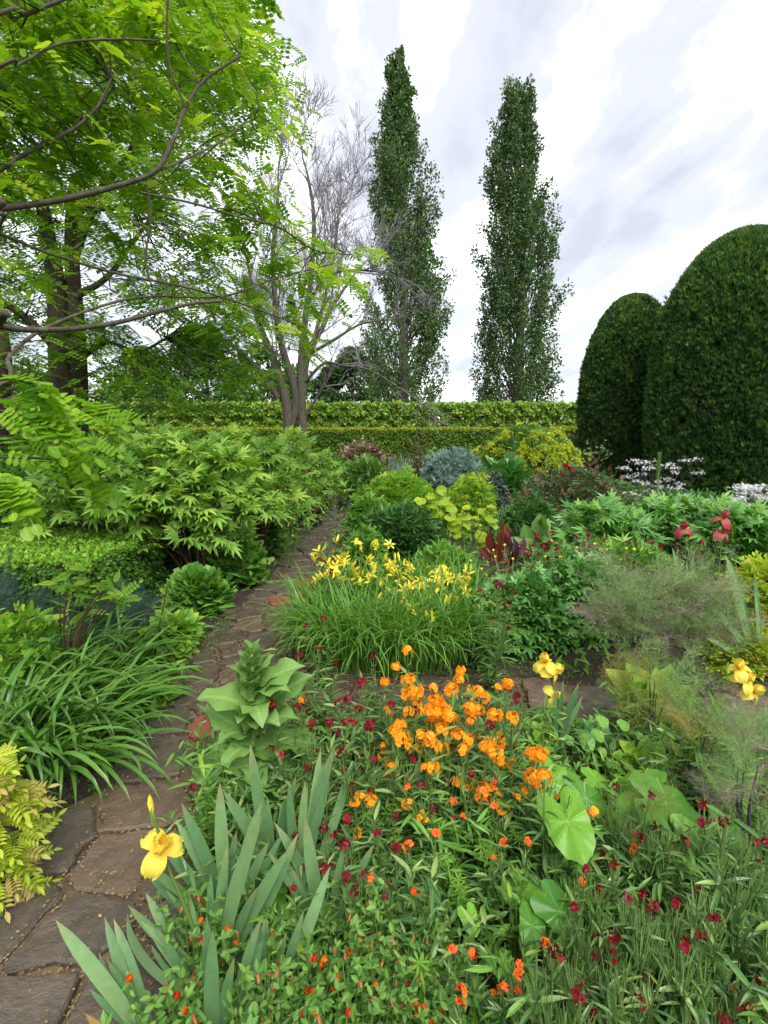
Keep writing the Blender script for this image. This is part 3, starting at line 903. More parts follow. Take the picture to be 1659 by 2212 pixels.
# ------------------------------------------------------------------ Lombardy poplars
M_POP = leaf_mat('poplar_leaf', (0.042, 0.10, 0.042), (0.105, 0.195, 0.085), young=(0.17, 0.25, 0.13), youngp=0.10, trans=0.18, rib=0, noise=0, rough=0.35)
M_PBARK = bark_mat('poplar_bark', (0.07, 0.062, 0.05), (0.17, 0.15, 0.125), 5)
UPV = np.array([0, 0, 1.0])
def poplar(label, xbase, ytop, Y, prof_px, seed):
    r0 = np.random.RandomState(seed)
    X = AT(xbase, 900, Y)[0]; t = thing('lombardy_poplar', label, 'tree', (X, Y, 0), 'tall poplars')
    H = AT(xbase, ytop, Y)[2]
    zs = np.array([AT(xbase, y, Y)[2] for y, a, b in prof_px]); xl = np.array([AT(a, y, Y)[0] - X for y, a, b in prof_px]); xr = np.array([AT(b, y, Y)[0] - X for y, a, b in prof_px])
    o = np.argsort(zs); zs, xl, xr = zs[o], xl[o], xr[o]
    tr = MB(); cxm = lambda z: 0.5 * (np.interp(z, zs, xl) + np.interp(z, zs, xr))
    pts = [(cxm(z) * min(1, z / H), 0, z) for z in np.linspace(0, H * .97, 14)]
    tr.tube(pts, np.linspace(0.42, 0.03, 14), 9); tr.build('trunk', M_PBARK, t)
    f = MB(); br = MB(); HT = H - .35
    hwf = lambda z: .5 * (np.interp(z, zs, xr) - np.interp(z, zs, xl))
    for k in range(215):
        z1 = HT * (.10 + .90 * ((k + r0.rand()) / 215) ** .92); a = r0.rand() * 2 * math.pi
        Lp_ = min(2.2 + 2.6 * r0.rand(), z1 * .9) * (.45 + .55 * min(1, hwf(z1) / 1.6)); z0 = z1 - Lp_
        r1_ = hwf(z1) * (.55 + .48 * r0.rand() ** .6) * (1.12 if r0.rand() < .12 else 1); r0_ = r1_ * (.35 + .2 * r0.rand())
        r1_ *= 1.1
        for q in range(9):
            tt = min(1.0, .12 + .88 * (q + r0.rand()) / 9); rr_ = (r0_ + (r1_ - r0_) * tt ** .8); wq = min(1, .3 + hwf(z1) / 2)
            c = np.array([cxm(z0 + (z1 - z0) * tt) + rr_ * math.cos(a), rr_ * math.sin(a), z0 + (z1 - z0) * tt]) + r0.normal(0, .17 * wq, 3)
            n_ = 26; g = r0.normal(size=(n_, 3)); P_ = c + g * np.array([.125, .125, .19]) * wq; out_ = norm(g + np.array([math.cos(a), math.sin(a), .5]) * .6)
            f.inst(SIMPLE2, P_, out_ + UPV * .5 + r0.normal(size=(n_, 3)) * .4, out_ + np.array([0, 0, .5]) + r0.normal(size=(n_, 3)) * .3, 0.13 + 0.09 * r0.rand(n_), rnd=np.clip(.65 * r0.rand() + .35 * r0.rand(n_), 0, .99))
        zt = max(1.0, z0 - 1.5); br.tube(smooth_path([(cxm(zt), 0, zt), (cxm(z0) + math.cos(a) * r0_, math.sin(a) * r0_, z0), (cxm(z1) + math.cos(a) * r1_, math.sin(a) * r1_, z1)], 5), [.06, .012], 4)
    br.build('branch', M_PBARK, t, kind='stuff'); f.build('crown', M_POP, t, kind='stuff')
poplar('taller left poplar with a pointed top, beside the bare tree', 872, 100, 36,
       [(100, 848, 858), (130, 838, 872), (200, 832, 890), (260, 818, 902), (320, 812, 920), (380, 795, 925), (450, 795, 938), (520, 790, 955), (560, 788, 972), (640, 788, 962), (720, 784, 955), (790, 784, 955), (860, 790, 948), (960, 800, 940)], 3)
poplar('slightly shorter right poplar with a blunt top, standing alone left of the yews', 1118, 150, 36.5,
       [(150, 1098, 1128), (180, 1088, 1142), (250, 1074, 1155), (320, 1062, 1172), (400, 1050, 1182), (520, 1038, 1203), (600, 1038, 1205), (680, 1040, 1205), (760, 1034, 1198), (800, 1026, 1204), (860, 1034, 1188), (960, 1045, 1180)], 8)
# ------------------------------------------------------------------ yews
M_YEW = leaf_mat('yew_sprig', (0.010, 0.045, 0.026), (0.06, 0.155, 0.062), young=(0.10, 0.19, 0.05), youngp=0.12, tip=(0.10, 0.18, 0.035), tipstart=0.5, trans=0.12, rib=0, noise=0, rough=0.38)
M_YTIP = leaf_mat('yew_new_growth', (0.075, 0.17, 0.05), (0.20, 0.33, 0.09), trans=.2, rib=0, noise=0)
M_YBRO = leaf_mat('yew_brown', (0.06, 0.045, 0.025), (0.10, 0.075, 0.04), trans=0, rib=0, noise=0)
M_YCORE = bark_mat('yew_inside', (0.006, 0.012, 0.006), (0.02, 0.02, 0.012), 8)
def yew(label, cx, cyy, r, h, n, seed, notch=False):
    t = thing('clipped_yew', label, 'yew', (cx, cyy, 0), 'clipped columnar yews')
    def rad(v): return r * (np.where(v < .35, .92 + .08 * v / .35, 1.0) * np.clip(1 - np.clip((v - .35) / .65, 0, 1) ** 2.5, 0, 1) ** .5)
    # solid inside
    cb = MB(); V = []; F = []
    na, nz_ = 28, 18
    for j in range(nz_ + 1):
        v = 0.01 + 0.965 * j / nz_
        for i in range(na):
            a = 2 * math.pi * i / na; q = float(rad(np.array(v))) * .93
            V.append((q * math.cos(a), q * math.sin(a), v * h * .98))
    for j in range(nz_):
        for i in range(na): F.append((j * na + i, j * na + (i + 1) % na, (j + 1) * na + (i + 1) % na, (j + 1) * na + i))
    F.append(tuple(nz_ * na + i for i in range(na)))
    cb.raw(V, F); cb.build('branch_core', M_YCORE, t)
    f = MB()
    view = math.atan2(-cyy, -cx)
    v = np.concatenate([rs.rand(int(n * .8)), 1 - 0.5 * rs.rand(n - int(n * .8)) ** 1.7])
    a = view + rs.uniform(-1.95, 1.95, n)
    R_ = rad(v) * (1 + 0.035 * vnoise(a * r * 1.2, v * h, 1.3, seed) + 0.018 * vnoise(a * r, v * h, 5, seed)) + rs.normal(0, 0.034, n) + np.where(rs.rand(n) < .02, .07 * rs.rand(n), 0)
    hole = vnoise(a * r, v * h, 2.7, seed + 3)
    R_ = np.where(hole < -0.5, R_ - 0.09, R_)
    if notch: R_ = np.where((np.abs(v - .93) < .035) & (np.abs(a - view - .55) < .25), R_ - .14, R_)
    Pp = np.c_[R_ * np.cos(a), R_ * np.sin(a), v * h]
    dr = np.clip((v - .55) / .45, 0, 1) ** 2
    nrm_ = np.c_[np.cos(a) * (1 - .6 * dr), np.sin(a) * (1 - .6 * dr), .15 + 1.2 * dr]
    axis = norm(nrm_) * .8 + np.array([0, 0, 1.2]) + rs.normal(0, .25, (n, 3))
    sz = (0.085 + 0.085 * rs.rand(n)) * (r / 2.2) ** .3; patch = .5 + .5 * vnoise(a * r, v * h, 1.9, seed + 1)
    new = rs.rand(n) < (.05 + .75 * np.clip(v, 0, 1) ** 1.8 * patch ** .7 + .15 * (patch > .75))
    bro = (rs.rand(n) < .35) & (vnoise(a * r, v * h, 1.1, seed + 5) > .55) & (v < .6)
    g = MB(); inst_up(f, TUFT, Pp[~new & ~bro], axis[~new & ~bro], sz[~new & ~bro], np.clip(.15 + .35 * patch + .5 * rs.rand(n), 0, .99)[~new & ~bro])
    inst_up(g, TUFT, Pp[new], axis[new], sz[new] * .95); b_ = MB(); inst_up(b_, TUFT, Pp[bro], axis[bro], sz[bro] * .8)
    f.build('crown', M_YEW, t, kind='stuff'); g.build('new_growth', M_YTIP, t, kind='stuff'); b_.build('brown_sprigs', M_YBRO, t, kind='stuff')
    return t
pb = AT(1612, 505, 12.3)
yew('larger rounded dark yew cut off by the right edge of the view', pb[0] + .06, 12.3, 1.70, pb[2], 38000, 1)
ps = AT(1355, 643, 15.2)
yew('smaller rounded dark yew standing left of the large one', ps[0] + .2, 15.2, 1.24, ps[2], 24000, 6, notch=True)
# ------------------------------------------------------------------ bare tree with two stems
M_BARE = bark_mat('grey_bark', (0.055, 0.042, 0.033), (0.16, 0.125, 0.10), 7, moss=(0.08, 0.09, 0.05))
M_BTWIG = bark_mat('pale_twig', (0.13, 0.115, 0.125), (0.27, 0.245, 0.27), 12, bump=0)
bt = thing('bare_tree', 'leafless tree with two grey-brown stems and a fan of fine pale twigs', 'tree', (AT(635, 930, 13.5)[0], 13.5, 0))
o_ = np.array(bt.location)
limbs = MB(); twigs = MB(); r0 = np.random.RandomState(21)
def grow(p, d, l, rad, depth, up=0.25):
    nseg = 4 if rad > .008 else 2; pts = [p]; dd = d.copy()
    for i in range(nseg):
        dd = norm(dd + r0.normal(0, 0.13, 3) + np.array([0, 0, up * .22]))
        pts.append(pts[-1] + dd * l / nseg)
    r1 = max(rad * .55, .0042)
    (limbs if rad > .022 else twigs).tube(pts, np.linspace(rad, r1, nseg + 1), 6 if rad > .03 else (4 if rad > .01 else 3))
    if depth == 0 or l < .18: return
    nb = r0.randint(3, 5)
    for k in range(nb):
        i = r0.randint(1, nseg + 1); q = pts[i]
        perp = norm(np.cross(dd, r0.normal(size=3)))
        nd = norm(dd * (0.85 + .2 * r0.rand()) + perp * (0.55 + .35 * r0.rand()) + np.array([0, 0, up * .35]))
        grow(q, nd, l * (.60 + .20 * r0.rand()), max(r1 * (.62 + .2 * r0.rand()), .004), depth - 1, up)
    grow(pts[-1], norm(dd + r0.normal(0, .1, 3)), l * .78, r1, depth - 1, up)
def limb(px, Y, r_a, r_b, mb=None, sides=8):
    Yc = Y if isinstance(Y, (list, tuple)) else [Y] * len(px)
    P = np.array([AT(a, b, y) for (a, b), y in zip(px, Yc)]) - o_
    P = smooth_path(P, 4 * len(px)); (mb or limbs).tube(P, np.linspace(r_a, r_b, len(P)), sides)
    return P
Y0 = 13.5
base1, base2 = (628, 1060), (656, 1060)
mains = [
 ([base1, (622, 900), (600, 800), (560, 700), (540, 600)], [Y0, Y0, 13.6, 13.8, 14], .165, .05),
 ([(625, 930), (640, 860), (612, 760), (598, 690), (590, 560), (600, 430)], [Y0, 13.5, 13.4, 13.2, 13, 13], .13, .035),
 ([(600, 860), (560, 800), (500, 745), (440, 715)], [Y0, 13.3, 13, 12.6], .09, .03),
 ([base2, (652, 880), (650, 800), (658, 700), (672, 600), (678, 470), (665, 380)], [Y0, Y0, 13.5, 13.6, 13.7, 13.8, 13.9], .135, .03),
 ([(654, 850), (662, 780), (690, 720), (720, 660), (760, 600)], [Y0, 13.6, 13.8, 14, 14.3], .10, .03),
 ([(656, 800), (690, 690), (720, 560), (730, 470)], [13.5, 13.6, 13.8, 14], .06, .025),
 ([(655, 830), (700, 785), (740, 790), (800, 800), (880, 850)], [Y0, 13.3, 13.1, 13, 12.9], .045, .012),
 ([(655, 905), (690, 850), (720, 800)], [Y0, 13.4, 13.3], .045, .018),
 ([(660, 770), (720, 735), (780, 700), (850, 690)], [13.5, 13.3, 13.2, 13], .05, .014),
 ([(672, 640), (720, 590), (800, 585), (860, 600)], [13.6, 13.4, 13.2, 13], .045, .012),
]
for i, (px, Y, a, b) in enumerate(mains):
    P = limb(px, Y, a, b)
    n = len(P)
    low = i in (2, 6, 7, 8, 9)
    for k in range(int(n * .45), n, 2 if low else 1):
        if r0.rand() < (.72 if not low else .8):
            dd = norm(P[min(k + 1, n - 1)] - P[k - 1])
            grow(P[k], norm(dd * .8 + r0.normal(0, .42, 3) + ([0, 0, .12] if low else [0, 0, .55])), .50 + .35 * r0.rand() if not low else .45 + .3 * r0.rand(), .022, 2 if low else 3, .05 if low else .3)
    grow(P[-1], norm(P[-1] - P[-3]), .85 if not low else .6, b * .8, 4 if not low else 2, .3 if not low else 0)
print('twig verts', twigs.n)
limbs.build('trunk', M_BARE, bt, smooth=True); twigs.build('twig', M_BTWIG, bt, kind='stuff')

# ------------------------------------------------------------------ near robinia reaching in from the left
M_ROB = leaf_mat('robinia_leaflet', (0.09, 0.23, 0.02), (0.22, 0.40, 0.03), young=(0.36, 0.50, 0.05), youngp=0.2, trans=0.52, rib=0, noise=0, rough=0.4)
M_ROBN = leaf_mat('robinia_leaflet_near', (0.09, 0.26, 0.02), (0.26, 0.47, 0.035), trans=0.45, rib=0.3, noise=.12, rough=0.38)
M_RBARK = bark_mat('robinia_bark', (0.035, 0.027, 0.02), (0.10, 0.075, 0.055), 14, moss=(0.10, 0.10, 0.06))
rb = thing('near_robinia', 'nearest robinia, its leafy branches reaching in from the left edge overhead', 'tree', (-4.6, 3.4, 0))
o_ = np.array(rb.location); limbs = MB(); RBP = []
def rlimb(px, Y, wa, wb, start=True):
    P = [AT(a, b, y) for (a, b), y in zip(px, Y)]
    if start: P = [np.array([-4.55, 3.4, max(1.3, P[0][2] - .9)])] + P
    P = smooth_path(np.array(P), 5 * len(P)) ; RBP.append(P)
    ra, rbb = .78 * wa / FPX * Y[0] / 2, 1.1 * wb / FPX * Y[-1] / 2
    limbs.tube(P - o_, np.linspace(ra, rbb, len(P)), 7)
def lin(a, b, n): return list(np.linspace(a, b, n))
rlimb([(-60, 470), (0, 452), (130, 432), (240, 405), (335, 370), (375, 300), (400, 235), (440, 175), (520, 120)], lin(3.2, 4.2, 9), 20, 4)
rlimb([(402, 232), (368, 150), (360, 60), (365, -40)], lin(3.7, 3.6, 4), 6, 4, False)
rlimb([(-60, 490), (0, 505), (100, 545), (250, 590), (400, 620), (520, 655), (640, 700)], lin(3.0, 4.6, 7), 12, 3)
rlimb([(-60, 702), (0, 705), (60, 712), (160, 710), (260, 695), (345, 672), (420, 655), (480, 650)], lin(2.9, 3.6, 8), 22, 5)
rlimb([(-60, 860), (20, 770), (70, 725), (140, 690), (240, 655), (330, 640), (480, 640), (600, 600), (720, 570)], lin(2.7, 4.8, 9), 14, 2.5)
rlimb([(-60, 400), (40, 340), (110, 305), (170, 270), (215, 225), (240, 170)], lin(3.4, 3.8, 6), 12, 4)
rlimb([(-60, 180), (40, 140), (130, 95), (250, 85), (340, 88)], lin(3.0, 3.4, 5), 9, 3)
rlimb([(318, 400), (325, 470), (315, 560), (328, 620)], lin(3.6, 3.7, 4), 6, 3, False)
rlimb([(300, 415), (420, 440), (520, 470), (600, 490), (680, 540), (760, 550)], lin(3.6, 5.4, 6), 6, 2, False)
rlimb([(335, 372), (430, 330), (500, 290), (560, 230)], lin(3.7, 4.5, 4), 6, 2, False)
rlimb([(-60, 60), (60, 30), (200, -30), (330, -80)], lin(3.2, 3.6, 4), 11, 5)
rlimb([(400, 620), (480, 690), (560, 740), (660, 760)], lin(3.9, 4.6, 4), 5, 2, False)
tk = MB(); tk.tube(smooth_path([(0, 0, 0), (.05, .02, 1.5), (-.05, 0, 3), (.1, .1, 4.5), (.3, .1, 5.6)], 12), np.linspace(.2, .07, 12), 10)
tk.build('trunk', M_RBARK, rb, smooth=True)
poly_hi = np.array([(-80, -120), (545, -120), (540, 20), (552, 60), (560, 110), (585, 165), (592, 230), (598, 300), (568, 340), (590, 400), (620, 450), (640, 500), (700, 530), (795, 535), (800, 580), (735, 620), (735, 680), (705, 735), (690, 780), (650, 800), (600, 760), (520, 715), (430, 690), (330, 640), (200, 600), (60, 610), (-80, 640)], float)
thin = np.array([(-80, 430), (330, 400), (470, 520), (330, 640), (200, 700), (-80, 720)], float)
RB_ALL = np.vstack(RBP); leafm = MB(); petm = MB(); cnt = 0
r0 = np.random.RandomState(33); tries = 0
while cnt < 470 and tries < 20000:
    tries += 1
    p = np.array([[r0.uniform(-80, 800), r0.uniform(-120, 800)]])
    if not inpoly(p, poly_hi)[0]: continue
    if inpoly(p, thin)[0] and r0.rand() < .72: continue
    p[0, 0] -= 22 * (p[0, 1] < 450)
    if vnoise(p[:, 0], p[:, 1], 0.019, 4)[0] < -.3: continue
    if p[0, 1] > 640 and r0.rand() < .3: continue
    Y = 3.35 + 0.6 * r0.rand() + 3.0 * (max(p[0, 0], 0) / 800) ** 1.0 * (0.45 + .8 * r0.rand()) + (1.6 * r0.rand() if r0.rand() < .4 else 0)
    q = AT(p[0, 0], p[0, 1], Y); cnt += 1
    dist = np.linalg.norm(RB_ALL - q, axis=1); j = dist.argmin()
    hd = norm(np.array([1.0 + r0.normal(0, .5), r0.normal(0, .8), -0.25 + r0.normal(0, .25)]))
    tl = .22 + .2 * r0.rand(); tp = smooth_path([q, q + hd * tl * .5 + [0, 0, .03], q + hd * tl], 5)
    if dist[j] < .7:
        a = RB_ALL[j]; limbs.tube(smooth_path([a, (a + q) / 2 + r0.normal(0, .05, 3) + [0, 0, .06], q], 5) - o_, [.006, .003], 3)
    limbs.tube(tp - o_, [.003, .0015], 3)
    k = r0.randint(5, 9); u = np.linspace(0, 1, k)
    Pq = np.array([tp[int(round(x * 4))] for x in u]) + r0.normal(0, .012, (k, 3))
    side = np.where(np.arange(k) % 2, 1, -1)[:, None] * np.cross(hd, [0, 0, 1.0])
    d = hd * .7 + side * (.7 + .3 * r0.rand()) + r0.normal(0, .25, (k, 3)) + np.array([0, 0, -.12])
    nn = np.array([0, 0, 1.0]) + r0.normal(0, .38, (k, 3)) + np.array([0, -.25, 0])
    leafm.inst(ROBIN if r0.rand() < .8 else ROBIN_D, Pq - o_, d, nn, .105 + .075 * r0.rand(k), rnd=np.clip(.6 * r0.rand() + .4 * r0.rand(k), 0, .99))
limbs.build('branch', M_RBARK, rb, smooth=True, kind='stuff')
leafm.build('crown', M_ROB, rb, kind='stuff')
print('robinia', leafm.n)
# low nearest sprays, leaf by leaf
me_ = []
for tt in (ROBIN_N, ROBIN_D):
    b = MB(); b.tmpl(tt, .3); me_.append(b.mesh('leaf', M_ROBN))
br2 = MB()
def place_leaf(root, me, P, d, nrm_, s, name='leaf'):
    B = basis(np.array([d], float), np.array([nrm_], float))[0]
    M = Matrix.Identity(4)
    for i in range(3):
        for j in range(3): M[i][j] = B[i, j] * s
        M[i][3] = P[i]
    return put(name, me, root, M)
sprays = [([(-60, 905), (0, 880), (60, 862), (130, 872), (215, 885)], 1.9, 2.1), ([(-60, 985), (0, 940), (45, 915), (100, 900), (160, 905)], 2.1, 2.3), ([(-60, 960), (20, 955), (90, 985), (150, 1000), (205, 1005)], 2.1, 2.3),
          ([(-60, 1000), (20, 1000), (100, 1010), (160, 1025), (235, 1070)], 2.3, 2.7), ([(-60, 850), (20, 830), (80, 850), (110, 880)], 1.8, 1.9), ([(-60, 930), (40, 935), (110, 950), (170, 960), (260, 995)], 2.4, 2.9),
          ([(-60, 1040), (0, 1050), (30, 1075)], 1.5, 1.5), ([(60, 1000), (150, 1010), (190, 1040), (215, 1075)], 2.3, 2.4), ([(40, 930), (120, 925), (190, 920), (260, 905)], 2.2, 2.4), ([(-60, 890), (30, 905), (95, 925), (130, 935)], 1.8, 1.9)]
for px, ya, yb in sprays:
    P = smooth_path([AT(a, b - 12, y) for (a, b), y in zip(px, np.linspace(ya, yb, len(px)))], 14)
    br2.tube(P - o_, [.006, .0018], 4)
    for i in range(3, 14):
        tg = norm(P[min(i + 1, 13)] - P[i - 1]); sd = np.cross(tg, [0, 0, 1.0]) * (1 if i % 2 else -1)
        d = tg * .6 + sd * .75 + r0.normal(0, .2, 3) + np.array([0, 0, -.15])
        place_leaf(rb, me_[r0.randint(2)], P[i] - o_, d + [0, 0, .1], np.array([0, -.45, 1.0]) + r0.normal(0, .3, 3), .10 + .05 * r0.rand())
br2.tube(smooth_path([np.array([-4.5, 3.4, 1.4]), AT(-200, 1000, 2.6), AT(-60, 930, 2.2), AT(0, 900, 2.1)], 12) - o_, [.03, .008], 6)
br2.build('low_branch', M_RBARK, rb, smooth=True)

# ------------------------------------------------------------------ robinia behind, with dark double trunk
M_ROBF = leaf_mat('robinia_leaflet_far', (0.07, 0.19, 0.02), (0.16, 0.32, 0.03), young=(0.26, 0.42, 0.04), youngp=0.12, trans=0.5, rib=0, noise=0)
r2 = thing('robinia_tree', 'robinia behind with two thick dark furrowed trunks at the left', 'tree', (AT(140, 900, 9)[0], 9, 0))
o_ = np.array(r2.location); tk = MB(); lb = MB(); RP = []
M_FBARK = bark_mat('furrowed_bark', (0.035, 0.024, 0.017), (0.12, 0.08, 0.06), 5, bump=1)
def l2(px, Y, ra, rbb, mb):
    P = smooth_path([AT(a, b, y) for (a, b), y in zip(px, Y)], 5 * len(px)); RP.append(P); mb.tube(P - o_, np.linspace(ra, rbb, len(P)), 9)
l2([(140, 1110), (135, 900), (132, 780), (128, 700), (120, 600), (105, 520), (88, 430), (60, 330)], [9] * 8, .24, .07, tk)
l2([(165, 1110), (168, 900), (168, 800), (165, 700), (158, 600), (155, 480), (165, 380)], [9.1] * 7, .2, .08, tk)
for px, Y, a, b in [([(120, 600), (100, 470), (60, 400), (0, 395), (-60, 390)], [9, 8.8, 8.6, 8.4, 8.2], .09, .04), ([(155, 500), (165, 400), (185, 380), (200, 300), (170, 250), (140, 150), (150, 0)], [9.1, 9, 8.9, 8.9, 8.9, 8.8, 8.8], .1, .03),
                     ([(160, 560), (200, 460), (240, 450), (290, 440)], [9, 8.8, 8.7, 8.6], .07, .03), ([(165, 640), (230, 600), (290, 520), (340, 450)], [9, 9.2, 9.4, 9.6], .06, .02),
                     ([(130, 760), (60, 690), (0, 650), (-60, 620)], [9, 8.7, 8.5, 8.2], .08, .04), ([(88, 450), (120, 300), (100, 180), (60, 40)], [9, 9, 9, 9], .07, .03),
                     ([(168, 780), (230, 740), (300, 760), (360, 730)], [9.1, 9.3, 9.6, 9.8], .05, .02), ([(-10, 1110), (-5, 900), (5, 780), (-20, 600), (-40, 400)], [8.4] * 5, .17, .1), ([(150, 480), (260, 360), (330, 250), (420, 160)], [9.1, 9.2, 9.3, 9.4], .07, .02)]:
    l2(px, Y, a, b, lb)
tk.build('trunk', M_FBARK, r2, smooth=True); 
RA = np.vstack(RP); lf = MB(); r0 = np.random.RandomState(9)
reg = np.array([(-80, -60), (470, -60), (585, 100), (600, 320), (430, 420), (500, 600), (560, 780), (520, 860), (380, 890), (-80, 890)], float)
cnt = tries = 0
while cnt < 430 and tries < 9000:
    tries += 1
    p = np.array([[r0.uniform(-80, 600), r0.uniform(-60, 890)]])
    if not inpoly(p, reg)[0] or vnoise(p[:, 0], p[:, 1], 0.016, 9)[0] < -.2 or (p[0, 1] < 640 and r0.rand() < .35): continue
    if 40 < p[0, 0] < 130 and 720 < p[0, 1] < 840: continue
    Y = 7.6 + 3.2 * r0.rand(); q = AT(p[0, 0], p[0, 1], Y); cnt += 1
    j = np.linalg.norm(RA - q, axis=1).argmin()
    if np.linalg.norm(RA[j] - q) < 2.5: lb.tube(smooth_path([RA[j], (RA[j] + q) / 2 + r0.normal(0, .1, 3), q], 5) - o_, [.015, .004], 3)
    k = 12; Pq = q + r0.normal(0, 1, (k, 3)) * np.array([.3, .3, .1])
    ang = r0.rand(k) * 6.283
    lf.inst(ROBF, Pq - o_, np.c_[np.cos(ang), np.sin(ang), -.15 + 0 * ang], np.array([0, -.2, 1.0]) + r0.normal(0, .25, (k, 3)), .2 + .12 * r0.rand(k), rnd=np.clip(.6 * r0.rand() + .4 * r0.rand(k), 0, .99))
lb.build('branch', M_FBARK, r2, smooth=True, kind='stuff'); lf.build('crown', M_ROBF, r2, kind='stuff')
print('far robinia', lf.n)
# ------------------------------------------------------------------ generic plant builders
UP = np.array([0, 0, 1.0])
def leaf_meshes(tmpls, mat, name='leaf'):
    r = []
    for tt in tmpls:
        b = MB(); b.tmpl(tt, 0.31); r.append(b.mesh(name, mat, True))
    return r
M_STEM = leaf_mat('green_stem', (0.07, 0.14, 0.04), (0.11, 0.19, 0.06), rib=0, trans=0, noise=0, rough=.5)
M_STEMB = leaf_mat('woody_stem', (0.06, 0.035, 0.022), (0.15, 0.085, 0.05), rib=0, trans=0, noise=.3, rough=.7)
M_STEMP = leaf_mat('purple_stem', (0.03, 0.028, 0.04), (0.07, 0.06, 0.08), rib=0, trans=0, noise=0, rough=.5)
DW = [1.0]
def dome(n, rx, ry, h, inner=.55, vmin=.05, low=.85, p=2.2, cam=True):
    """points and outward normals over a rounded plant mass (mostly the side towards the view)"""
    v = vmin + (1 - vmin) * rs.rand(n) ** .85
    a = rs.uniform(0, 2 * math.pi, n)
    if cam:
        back = (np.sin(a) > .35) & (v < .7) & (rs.rand(n) < .75); a = np.where(back, -a, a)
    r = (low + (1 - low) * np.clip(v / .4, 0, 1)) * np.sqrt(np.clip(1 - np.clip((v - .25) / .75, 0, 1) ** p, 0, 1))
    s = inner + (1 - inner) * rs.rand(n) ** .5
    topf = rs.rand(n) < .3
    s = np.where(topf, np.sqrt(rs.rand(n)), s)
    ph = rs.rand(4) * 6.28
    if DW[0] < 1: ph = ph * 0
    wob = 1 + .16 * DW[0] * np.sin(2 * a + ph[0] + 2 * v) + .12 * DW[0] * np.sin(5 * a + v * 6 + ph[1])
    spike = 1 + np.where(rs.rand(n) < .14, .22 * rs.rand(n), 0)
    wob = wob * spike
    hz = v * (1 + .12 * np.sin(3 * a + ph[2]) * s + .08 * np.sin(6 * a + ph[3])) * spike
    P = np.c_[rx * r * s * wob * np.cos(a), ry * r * s * wob * np.sin(a), h * hz]
    at_ = a[topf]; P[topf, 2] = h * (1 - .30 * (s[topf] ** 2.4)) * (.84 + .2 * rs.rand(topf.sum()) + .12 * np.sin(2 * at_ + ph[2]) * s[topf] + .08 * np.sin(5 * at_ + ph[3] + 4 * s[topf]))
    P[topf, 0] = rx * s[topf] * .92 * np.cos(a[topf]); P[topf, 1] = ry * s[topf] * .92 * np.sin(a[topf])
    nn = np.c_[P[:, 0] / rx ** 2, P[:, 1] / ry ** 2, .55 * P[:, 2] / h ** 2]
    return P, norm(nn)
def mound(name, label, cat, cx, Y, hw, ytop, tmpl, leaf, n, mat, group=None, depth=.9, parts=0, up=.25, ybase=0.0, inner=.55, jit=.4, stems=8, stem_mat=None, nup=.8, low=.85, vmin=.05, pname='foliage', rxk=1.0):
    b = AT(cx, ytop, Y); h = b[2] - leaf * .25 - ybase; rx = hw / FPX * Y * rxk; ry = rx * depth
    t = thing(name, label, cat, (b[0], Y, ybase), group)
    P, nn = dome(n, max(.03, rx - leaf * .35), max(.03, ry - leaf * .35), h, inner, vmin, low)
    d = nn + UP * up + rs.normal(0, jit, (n, 3)); N_ = nn * .5 + UP * nup + rs.normal(0, jit * .7, (n, 3))
    sc = leaf * (.65 + .6 * rs.rand(n))
    tl = tmpl if isinstance(tmpl, (list, tuple)) else [tmpl]
    which = rs.randint(0, len(tl), n)
    score = P @ np.array([-b[0] * .12, -1.0, .5]) / max(ry, .1) + rs.rand(n) * .25
    order = np.argsort(-score); ip = set(order[:parts].tolist())
    if parts:
        mes = leaf_meshes(tl, mat)
        for i in order[:parts]: place_leaf(t, mes[which[i]], P[i], d[i], N_[i], sc[i])
    mask = np.array([i not in ip for i in range(n)])
    f = MB()
    patch = .5 + .5 * vnoise(P[:, 0], P[:, 2] + P[:, 1], 4 / max(rx, .2), n % 7)
    rnd = np.clip(.35 * patch + .65 * rs.rand(n), 0, .99)
    for w, tt in enumerate(tl):
        k = mask & (which == w); f.inst(tt, P[k], d[k], N_[k], sc[k], rnd[k])
    if f.n: f.build(pname, mat, t, kind='stuff')
    if stems:
        s = MB()
        for i in range(stems):
            e_ = P[rs.randint(n)] * np.array([.8, .8, .9]); s.tube(smooth_path([(e_[0] * .15, e_[1] * .15, 0), e_ * np.array([.45, .45, .55]) + rs.normal(0, .01, 3), e_], 5), [max(.003, h * .008), .002], 4)
        s.build('stem', stem_mat or M_STEM, t)
    t['_h'] = 0; del t['_h']
    return t, rx, ry, h
def add_flowers(t, pname, tm, mat, P, axis, size, each=False, use_d=False):
    n = len(P)
    if each:
        b = MB(); b.tmpl(tm, .3); me = b.mesh(pname, mat, True)
        for i in range(n):
            ax = np.asarray(axis, float) if np.ndim(axis) == 1 else axis[i]
            sz = size if np.ndim(size) == 0 else size[i]
            ax = ax + rs.normal(0, .25, 3)
            if use_d: place_leaf(t, me, P[i], ax, rs.normal(size=3), sz * (.8 + .4 * rs.rand()), pname)
            else:
                r = rs.normal(size=3); place_leaf(t, me, P[i], r - r.dot(norm(ax)) * norm(ax), ax, sz * (.8 + .4 * rs.rand()), pname)
    else:
        b = MB(); inst_up(b, tm, P, axis, size); b.build(pname, mat, t, True)

